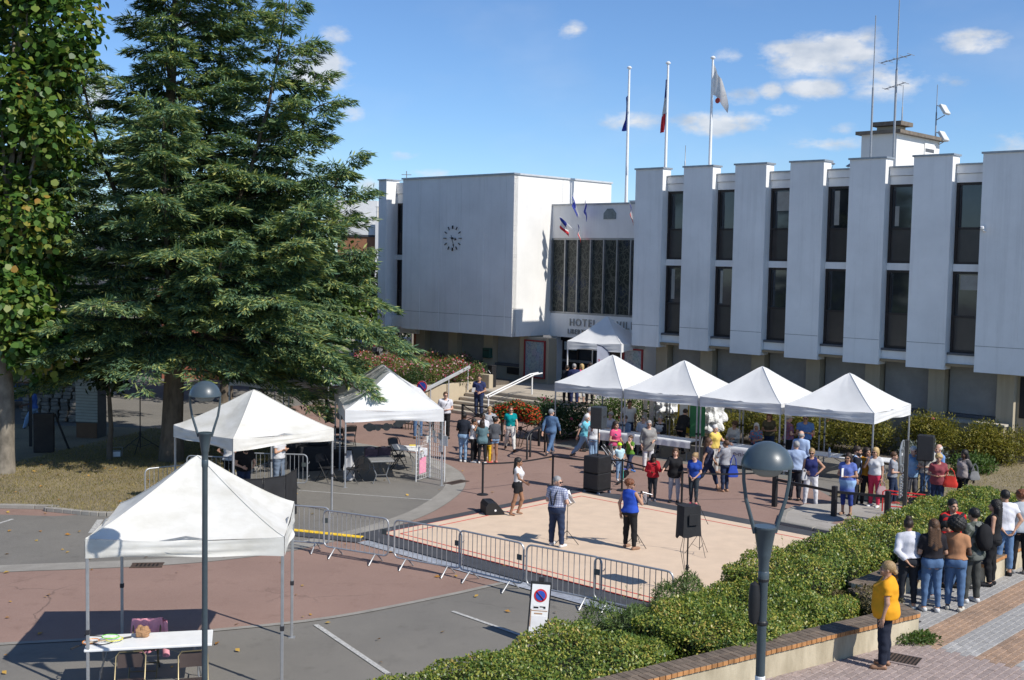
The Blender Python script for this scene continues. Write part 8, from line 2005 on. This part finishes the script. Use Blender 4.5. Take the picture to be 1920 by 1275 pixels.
# ---- shrubs, flower beds
def shrub(label, p, ells, n, L, W, m, name='shrub', flowers=None, z=0., cat='shrub', group=None):
    t = thing(name, label, cat, (p[0], p[1], z), 0, group)
    crown('foliage', ells, n, L, W, m, t, .6, -.2, .7)
    q = MB(); 
    for e in ells: limb(q, (e[0] * .3, e[1] * .3, 0), (e[0], e[1], e[2]), .02, .006, 3, .1, 5)
    q.build('stem', STEMM, t)
    for (fm, fn, fs) in (flowers or ()):
        P, d = blob_points(ells, fn, .12, .06); P = P[P[:, 2] > np.median(P[:, 2]) * .55]
        # each bloom: five petals
        pp = np.repeat(P, 5, 0); a = np.tile(np.arange(5) * 1.2566, len(P)) + rng.normal(size=len(pp)) * .2; nrm = unit(np.repeat(d[:len(P)] + (0, -.3, .5), 5, 0)); e1 = unit(np.cross(nrm, np.tile((.3, .2, 1.), (len(pp), 1)))); e2 = np.cross(nrm, e1)
        D = unit(e1 * np.cos(a)[:, None] + e2 * np.sin(a)[:, None] + nrm * .35); V, F = leaf_quads(pp, D, fs * rng.uniform(.8, 1.2, len(pp)), fs * .8, nrm); o = link('blossom', npmesh('blossom', V, F, fm), t)
    return t
def petal(name, c): return leafmat(name, [(0., tuple(x * .7 for x in c)), (.6, c), (1., tuple(min(1, x * 1.3 + .03) for x in c))], .3, .6, .2)
PRED, PPK, PWH, PYE = petal('red petal', (.55, .03, .015)), petal('pink petal', (.60, .12, .22)), petal('pale pink petal', (.68, .45, .48)), petal('yellow petal', (.65, .5, .04))
BOX = leafmat('boxwood leaf', [(0., (0.017, 0.042, 0.014)), (.6, (0.035, 0.077, 0.022)), (1., (0.070, 0.119, 0.031))], .2)
PEREN = leafmat('perennial leaf', [(0., (0.060, 0.090, 0.022)), (.5, (0.128, 0.165, 0.042)), (1., (0.255, 0.225, 0.075))], .3)
OLIVE = leafmat('yellowing shrub leaf', [(0., (0.058, 0.068, 0.013)), (.4, (0.140, 0.142, 0.024)), (.75, (0.255, 0.222, 0.034)), (1., (0.332, 0.243, 0.054))], .3)
shrub('clipped round boxwood nearest the handrail in the flower bed', bxy(-8.1, -5.6), [(0, 0, .42, .62, .62, .5)], 2600, .06, .035, BOX, 'boxwood', None, 1.05)
shrub('clipped round boxwood at the terrace end of the flower bed', bxy(-7.6, -2.1), [(0, 0, .45, .6, .6, .55)], 2600, .06, .035, BOX, 'boxwood', None, 1.05)
FBL = ['pink-flowered perennials behind the handrail', 'pale pink perennials under the left block', 'pink and white perennials in the middle of the flower bed', 'red and pink perennials at the cedar end of the bed', 'leafy perennials beside the first boxwood', 'tall pink perennials nearest the building', 'low perennials above the retaining wall', 'mixed perennials near the blue car']
FBP = [(-8.8, -3.6), (-10.6, -1.4), (-10.0, -3.4), (-12.6, -3.6), (-9.3, -5.2), (-12.4, -1.2), (-7.4, -3.8), (-14.6, -2.6)]
for k, (u, v) in enumerate(FBP):
    es = [(rnd.uniform(-.9, .9), rnd.uniform(-.9, .9), rnd.uniform(.3, .75), .55, .55, .45) for _ in range(7)]
    shrub(FBL[k] + ' ', bxy(u, v), es, 3800, .13, .035, PEREN, 'flowering_perennial', [(PPK, 170, .06), (PWH, 130, .055)] + ([(PRED, 90, .06)] if k in (0, 3, 5, 7) else []) + ([(PYE, 40, .05)] if k == 4 else []), 1.05, 'plant', 'perennials in the flower bed')
t = shrub('trough of bright red geraniums on the cross barrier before the steps', (0.22, 44.14), [(x * .42, -.1 * abs(x) * .3, 1.42 - .12 * abs(x), .36, .3, .34) for x in (-1.5, -.75, 0, .75, 1.5)], 5200, .07, .055, MIDL, 'geranium_trough', [(PRED, 520, .045), (petal('orange red petal', (.66, .10, .02)), 260, .042)], 0, 'flower trough')
t.rotation_euler = (0, 0, R(-20)); q = MB(); q.bb(-.62, .62, -.14, .14, .98, 1.2, 0, .02); q.build('trough', BLACK, t)
t = shrub('trough of red and orange geraniums beside the long tent', (-4.15, 48.04), [(x * .4, 0, 1.42 - .15 * abs(x), .34, .3, .32) for x in (-1, 0, 1)], 3200, .07, .055, MIDL, 'geranium_trough', [(PRED, 300, .045), (MATS['orange red petal'], 160, .045)], 0, 'flower trough'); t.rotation_euler = (0, 0, R(-30)); q = MB(); q.bb(-.5, .5, -.14, .14, .98, 1.2, 0, .02); q.build('trough', BLACK, t)
shrub('dark bush with large pink roses at the right end of the steps', bxy(2.2, -7.6), [(0, 0, .75, .85, .85, .7), (.9, .5, .7, .8, .8, .6), (-.4, .9, .9, .7, .7, .6)], 6500, .10, .06, BOX, 'rose_bush', [(PPK, 26, .09)])
shrub('tall rose bush behind the first tent of the row', bxy(3.2, -4.2), [(0, 0, 1.0, 1.0, .9, .9), (1.3, 0, .9, .9, .8, .8), (-.9, .3, .8, .8, .8, .7)], 6500, .10, .06, MIDL, 'rose_bush', [(PPK, 34, .08)])
for k, (u, v, w) in enumerate([(5.6, -3.4, 1), (7.4, -2.8, 1), (9.2, -2.4, 1), (10.9, -2.0, 1.05), (12.6, -1.6, 1.1), (14.1, -1.1, 1.1), (15.6, -.8, 1.0), (16.6, .2, .8)]):
    es = [(rnd.uniform(-.95, .95), rnd.uniform(-.6, .6), rnd.uniform(.45, 1.2) * w, .6, .55, .5) for _ in range(8)]
    shrub('yellowing green shrub in the bed behind the tents, number %s from the steps' % ['one', 'two', 'three', 'four', 'five', 'six', 'seven', 'eight'][k], bxy(u, v), es, 5200, .11, .042, OLIVE, 'shrub', [(PPK, 8, .07)] if k in (1, 3, 5) else None, 0, 'shrub', 'shrubs in the bed before the right wing')
for k, (u, v) in enumerate([(4.4, .5), (6.6, .45), (9.0, .4), (11.2, .35)]):
    es = [(rnd.uniform(-.9, .9), rnd.uniform(-.2, .2), rnd.uniform(1.2, 1.9), .4, .3, .35) for _ in range(5)]
    shrub('tall pink-flowered stems against the wall, clump %s from the steps' % ['one', 'two', 'three', 'four'][k], bxy(u, v), es, 900, .14, .02, PEREN, 'flowering_perennial', [(PPK, 70, .04)], 0, 'plant', 'pink stems along the right wing')
LAV = leafmat('silvery leaf', [(0., (.10, .12, .11)), (.5, (.19, .22, .20)), (1., (.30, .33, .30))], .2)
shrub('silvery grey bush beside the man in the blue shirt', bxy(15.3, -4.2), [(0, 0, .5, .6, .6, .55), (.7, .5, .45, .55, .55, .5)], 3800, .13, .02, LAV, 'lavender_bush')
shrub('small green bush beside the silvery bush on the dry grass', bxy(16.6, -3.0), [(0, 0, .35, .6, .5, .4), (.6, .3, .3, .5, .5, .35)], 2600, .10, .05, MIDL, 'shrub')
shrub('weeds at the foot of the planter wall corner by the grating', (6.70, 19.47), [(0, 0, .06, .35, .22, .10), (.3, .1, .05, .25, .2, .08)], 1100, .07, .03, MIDL, 'weed_tuft', None, .75, 'plant')
# ---- dry grass, fallen leaves
def grass(name, label, poly, n, z, m, h=.07):
    xs = np.array(poly); P = []; lo, hi = xs.min(0), xs.max(0)
    while sum(len(p) for p in P) < n:
        q = rng.uniform(lo, hi, (n, 2)); ins = np.zeros(n, bool); j = len(xs) - 1
        for i in range(len(xs)):
            a, b = xs[i], xs[j]; c = ((a[1] > q[:, 1]) != (b[1] > q[:, 1])) & (q[:, 0] < (b[0] - a[0]) * (q[:, 1] - a[1]) / (b[1] - a[1] + 1e-12) + a[0]); ins ^= c; j = i
        P.append(q[ins])
    P = np.concatenate(P)[:n]; P = np.column_stack([P, np.full(n, z)]); D = unit(rng.normal(size=(n, 3)) * .45 + (0, 0, 1)); s = rng.uniform(.5, 1.3, n)
    V, F = leaf_quads(P, D, h * s, .012 * s); o = link(name, npmesh(name, V, F, m)); tag(o, label, 'grass', None, 'stuff'); return o
DRYG = leafmat('dry grass blade', [(0., (0.091, 0.098, 0.026)), (.4, (0.208, 0.176, 0.058)), (1., (0.442, 0.338, 0.143))], .3)
grass('lawn_grass', 'short dry yellow grass on the left lawn', [p for p in lawn if p[0] > -19], 52000, .10, DRYG)
grass('side_grass', 'short dry grass by the right wing of the town hall', [bxy(15.2, -9.9), bxy(20.1, -9.4), bxy(22, -8), bxy(22, 6), bxy(17.4, 6), bxy(17.2, 1.2), bxy(14.6, -3.4)], 22000, .03, DRYG)
n = 520; P = np.column_stack([rng.uniform(-16, 4, n), rng.uniform(19, 42, n), np.full(n, .022)]); P[:, 2] = np.where((P[:, 1] > 32) & (P[:, 0] < -9.8), .125, .022)
P = P[(rng.random(n) < np.where(P[:, 0] < -8, 1, .28))]; n = len(P); a = rng.uniform(0, 6.28, n); D = unit(np.column_stack([np.cos(a), np.sin(a), rng.uniform(0, .25, n)])); s = rng.uniform(.7, 1.5, n)
V, F = leaf_quads(P, D, .10 * s, .07 * s, np.tile((0, 0, 1.), (n, 1)), .1); o = link('fallen_leaves', npmesh('fallen_leaves', V, F, leafmat('fallen leaf', [(0., (.30, .12, .03)), (.5, (.45, .24, .05)), (1., (.5, .36, .09))], .1))); tag(o, 'scattered fallen orange leaves on the asphalt and lawn', 'leaves', None, 'stuff')

# ---------------------------------------------------------------- beyond the plaza
def house(label, name, x0, x1, y, d, h, wallm, roofm, rh=0., wins=(), rz=0., base=0.):
    t = thing(name, label, 'building', ((x0 + x1) / 2, y, base), rz); w = (x1 - x0) / 2
    q = MB(); q.bb(-w, w, 0, d, 0, h); q.build('wall', wallm, t)
    if rh:
        q = MB(); q.add([(-w - .3, -.4, h), (w + .3, -.4, h), (w + .3, d + .4, h), (-w - .3, d + .4, h), (-w - .3, d / 2, h + rh), (w + .3, d / 2, h + rh)], [(0, 1, 5, 4), (2, 3, 4, 5), (0, 4, 3), (1, 2, 5), (3, 2, 1, 0)]); q.build('roof', roofm, t)
    else:
        q = MB(); q.bb(-w - .1, w + .1, -.1, d + .1, h + .001, h + .15); q.build('roof', roofm, t)
    for (x, z, ww, hh) in wins:
        q = MB(); q.bb(x - ww / 2, x + ww / 2, -.05, -.01, z, z + hh); o = q.build('window', POLE, t); q = MB(); q.bb(x - ww / 2 + .06, x - .02, -.07, -.051, z + .06, z + hh - .06); q.bb(x + .02, x + ww / 2 - .06, -.07, -.051, z + .06, z + hh - .06); q.build('pane', GLASS, o)
    return t
CREAM = wallmat('cream render wall', (.55, .50, .40), .2); OFFW = wallmat('far white render', (.62, .62, .61), .15); BRICKW = mat('brick red wall', (.30, .11, .07), .9, .2, 3, .4, 12); BRWN = mat('brown cladding', (.26, .12, .06), .7, .15, 2)
SLATE = mat('dark slate roof', (.045, .048, .055), .7, .2, 4); TILE = mat('red tile roof', (.24, .09, .05), .85, .25, 5)
hb = house('white and brown flat-roofed building far behind the cedar', 'apartment_building', -14.2, -9.2, 96, 12, 8.6, BRWN, SLATE, 0, [(-.9, 6.1, 1.2, 1.3), (1.2, 6.1, 1.2, 1.3)])
q = MB(); q.bb(.6, 6.5, -.6, 11, 0, 10.1); q.build('white_wing', OFFW, hb); q = MB(); q.bb(-2.4, .55, -.1, 9, 8.76, 9.6); q.build('attic', OFFW, hb); q = MB(); q.bb(-2.0, 3.2, 4.5, 8, 10.11, 11.2); q.build('penthouse', CREAM, hb); q = MB(); q.bb(-4, .2, 4, 9, 9.61, 11.7); q.build('lift_housing', OFFW, hb)
for x in np.linspace(.7, 4.2, 8): q = MB(); q.cyl((x, -.5, 10.1), (x, -.5, 11.0), .03, n=5); q.build('railing_post', GALV, hb)
q = MB(); q.bar((.6, -.5, 11.0), (4.3, -.5, 11.0), .05); q.bar((.6, -.5, 10.6), (4.3, -.5, 10.6), .03); q.build('railing', GALV, hb); q = MB(); q.cyl((2.9, 1, 10.1), (2.9, 1, 14), .04, n=5); q.cyl((2.3, 1, 13.2), (3.5, 1, 13.2), .03, n=5); q.cyl((2.5, 1, 13.7), (3.3, 1, 13.7), .03, n=5); q.build('aerial', GALV, hb)
house('long cream garage wall beyond the town hall corner', 'garage_row', -14, -4.5, 92, 5, 3.1, CREAM, SLATE, 0, [(-1.8, .9, .8, 1.2)])
house('red brick house behind the cedar trunk', 'brick_house', -19.5, -13.2, 66, 8, 4.6, BRICKW, TILE, 2.4, [(-2, 1, 1, 1.3), (.3, 1, 1, 1.3), (2.2, 1, 1, 1.3)])
house('cream house with a slate roof behind the dark cedar', 'cream_house', -30, -20.5, 72, 9, 4.8, CREAM, SLATE, 2.8, [(-3.4, 1, 1.1, 1.4), (-.6, 1, 1.1, 1.4), (2.2, 1, 1.1, 1.4), (-.6, 3.1, 1.1, 1.2)])
house('pale low house at the far left edge', 'pale_house', -46, -32, 64, 9, 4.2, OFFW, SLATE, 2.2, [(3.6, 1, 1.2, 1.4), (5.6, 1, 1.2, 1.4)])
house('dark-roofed low building in line with the lawn', 'low_building', -27, -19.6, 56, 6, 2.6, CREAM, SLATE, 1.5, [(-1.2, .8, 1, 1.2), (1.4, .8, 1, 1.2)])
# arched dry-stone wall of the old wash-house
t = thing('stone_wall', 'grey dry-stone gable with a rounded top beyond the lawn', 'stone wall', (-18.57, 48.60, 0), R(-12))
STO = mat('grey field stone', (.21, .19, .16), .9, .3, 5, .6, 25, island=.25)
sm_ = []
for k in range(5):
    q = MB(); q.box((0, 0, 0), (rnd.uniform(.32, .5), .3, rnd.uniform(.13, .17)), 0, 0, .035); q.v = [(v[0] + rnd.uniform(-.015, .015), v[1] + rnd.uniform(-.02, .02), v[2] + rnd.uniform(-.012, .012)) for v in q.v]; sm_.append(q.mesh('stone', STO))
for j in range(13):
    z = .09 + .158 * j; hw_ = 1.75 * math.sqrt(max(0, 1 - (z / 2.1) ** 2.6)) if z < 2.1 else 0; x = -hw_ + rnd.uniform(0, .15)
    while x < hw_ - .1: link('stone', sm_[rnd.randrange(5)], t, (x + .2, rnd.uniform(-.03, .03), z), rnd.uniform(-.04, .04)); x += .43
q = MB(); q.bb(-1.4, 1.4, .02, .4, 0, 1.5); q.build('core', EARTH, t); q = MB(); q.add([(-1.9, .2, 1.5), (-.1, .2, 2.3), (-.1, 4, 2.3), (-1.9, 4, 1.5)], [(0, 1, 2, 3)]); q.add([(-1.9, .2, 1.42), (-.1, .2, 2.22), (-.1, 4, 2.22), (-1.9, 4, 1.42)], [(3, 2, 1, 0)]); q.build('roof_slab', PAVE, t)
# information post, boards and lights on the lawn
t = thing('information_post', 'dark post with a framed information panel by the stone wall', 'sign post', (-16.93, 41.61, .1), R(15)); q = MB(); q.bb(-.05, .05, -.05, .05, 0, 3.0); q.build('post', BLACK, t); q = MB(); q.bb(-.62, .55, -.1, -.055, 2.25, 2.85, 0, .01); q.build('frame', mat('brown sign frame', (.13, .085, .05), .7), t); q = MB(); q.bb(-.56, .49, -.11, -.1005, 2.31, 2.79); q.build('panel', mat('faded panel print', (.30, .28, .25), .5, .3, 9), t)
t = thing('flight_case_board', 'tall dark brown board stand leaning on the shaded lawn', 'board', (-16.00, 40.45, .1), R(12)); q = MB(); q.bb(-.33, .33, -.12, .12, 0, 1.35, 0, .02); q.build('panel', mat('dark brown board', (.035, .028, .024), .7, .3), t); q = MB(); q.bar((.33, .15, 1.3), (.75, .4, .02), .08, .05); q.build('prop', BLACK, t)
t = thing('white_kiosk', 'narrow pale kiosk of slatted boards beyond the lawn', 'kiosk', (-15.71, 43.74, 0), R(-8))
q = MB(); q.bb(-.42, .42, 0, .7, 0, 2.5); q.build('carcass', mat('kiosk shadow gap', (.1, .1, .09), .9), t)
for k in range(16): q = MB(); q.bb(-.43, .43, -.02, -.001, .7 + k * .112, .7 + k * .112 + .1, 0, .005); q.build('board', mat('pale green grey board', (.38, .39, .34), .8, .1, 4), t)
q = MB(); q.bb(-.4, .4, -.03, -.001, .02, .66); q.build('base_board', mat('brown base board', (.16, .09, .05), .8), t)
t = thing('stage_light', 'grey floodlight lying on the lawn by the young tree', 'light', (-13.21, 39.57, .1), .3); q = MB(); q.box((0, 0, .14), (.28, .2, .22), 0, 0, .03); q.build('housing', mat('grey lamp housing', (.3, .31, .32), .5), t); q = MB(); q.tube([(-.16, 0, .05), (-.18, 0, .36), (.18, 0, .36), (.16, 0, .05)], .015, 6); q.build('yoke', GALV, t); q = MB(); q.box((0, -.105, .14), (.22, .01, .16)); q.build('lens', POLE, t)
tripod('black lighting tripod on the shaded lawn near the cedar trunk', (-12.85, 40.93), 1.9, .1, .8, .2, .02, 'light_stand')
# ---- parked cars
def car(label, p, rz, body, group='cars parked in the far street'):
    t = thing('parked_car', label, 'car', (p[0], p[1], 0), rz, group)
    prof = [(-2.0, .35), (-2.05, .65), (-1.95, .88), (-1.1, .98), (-.45, 1.40), (.2, 1.47), (1.1, 1.43), (1.75, 1.05), (2.0, .95), (2.06, .6), (1.98, .33)]
    def shell(pr, w, sc=1.0):
        V = []; n = len(pr)
        for y, k in ((-w, .0), (-w * .98, 0), (w * .98, 0), (w, 0)): pass
        for (x, z) in pr:
            tk = max(0, (z - .9) / .57); ww = w * (1 - .22 * tk); V += [(x, -ww, z), (x, ww, z)]
        F = [(2 * i, 2 * i + 1, (2 * i + 3) % (2 * n), (2 * i + 2) % (2 * n)) for i in range(n)]; F += [tuple(2 * i for i in range(n))[::-1], tuple(2 * i + 1 for i in range(n))]
        return V, F
    q = MB(); q.add(*shell(prof, .86)); q.build('body', body, t)
    q = MB()
    for s in (-1, 1):
        q.add([(-.95, s * .862, 1.0), (1.45, s * .862, 1.0), (1.0, s * .735, 1.38), (-.35, s * .735, 1.36)], [(0, 1, 2, 3) if s < 0 else (3, 2, 1, 0)])
    q.add([(1.16, -.66, 1.40), (1.16, .66, 1.40), (1.72, .76, 1.08), (1.72, -.76, 1.08)], [(0, 3, 2, 1)]); q.add([(-.50, -.66, 1.40), (-.50, .66, 1.40), (-1.10, .78, 1.0), (-1.10, -.78, 1.0)], [(0, 1, 2, 3)]); q.build('glass', GLASS, t)
    for x in (-1.3, 1.3):
        for s in (-1, 1):
            w = MB(); w.cyl((x, s * .88, .31), (x, s * .68, .31), .31, n=18); o = w.build('wheel', BLACK, t); w = MB(); w.cyl((x, s * .89, .31), (x, s * .882, .31), .19, n=14); w.build('rim', GALV, o)
    for s in (-1, 1): q = MB(); q.bb(2.0, 2.075, s * .7 - .12, s * .7 + .12, .7, .92); q.build('tail_light', MATS['sign red'], t); q = MB(); q.bb(-2.06, -1.98, s * .66 - .15, s * .66 + .15, .66, .82); q.build('headlight', DIFF, t)
    return t
CARB = mat('dark blue car paint', (.012, .05, .12), .25, .05, 2, spec=.6, clear=.6); CARS = mat('silver car paint', (.35, .36, .38), .3, .05, 2, metal=.5, clear=.5)
car('dark blue car parked beyond the flower bed under the left block', (-7.4, 84), R(-100), CARB)
car('silver car parked beside the blue car behind the cedar branches', (-10.2, 86), R(-95), CARS)
car('dark blue car in the street behind the lawn', (-22.5, 53), R(10), CARB)
# post of the far street lamp and white drainpipe by the corner
t = thing('street_pole', 'thin dark pole behind the corner of the left block', 'pole', (-7.39, 78.00, 0.79)[:2] + (0,)); q = MB(); q.tube([(0, 0, 0), (0, 0, 5)], .07, 8); q.build('shaft', BLACK, t)
t = thing('street_pole', 'white round post beyond the corner of the left block', 'pole', (-6.32, 76.00, 0.96)[:2] + (0,)); q = MB(); q.tube([(0, 0, 0), (0, 0, 3.4)], .16, 12); q.build('shaft', CREAM, t)
# wooded skyline far behind
HILL = leafmat('far wood leaf', [(0., (.02, .035, .014)), (.5, (.04, .06, .02)), (1., (.07, .09, .03))], .2)
P, d = blob_points([(x, 210 + rnd.uniform(-15, 30), rnd.uniform(1, 5), 9, 6, rnd.uniform(4, 7)) for x in range(-150, 120, 7)], 26000, .5); D = unit(d + rng.normal(size=d.shape) * .6)
V, F = leaf_quads(P, D, 1.2, .9); o = link('far_wood', npmesh('far_wood', V, F, HILL)); tag(o, 'distant line of trees on the skyline behind the town', 'wood', None, 'stuff')
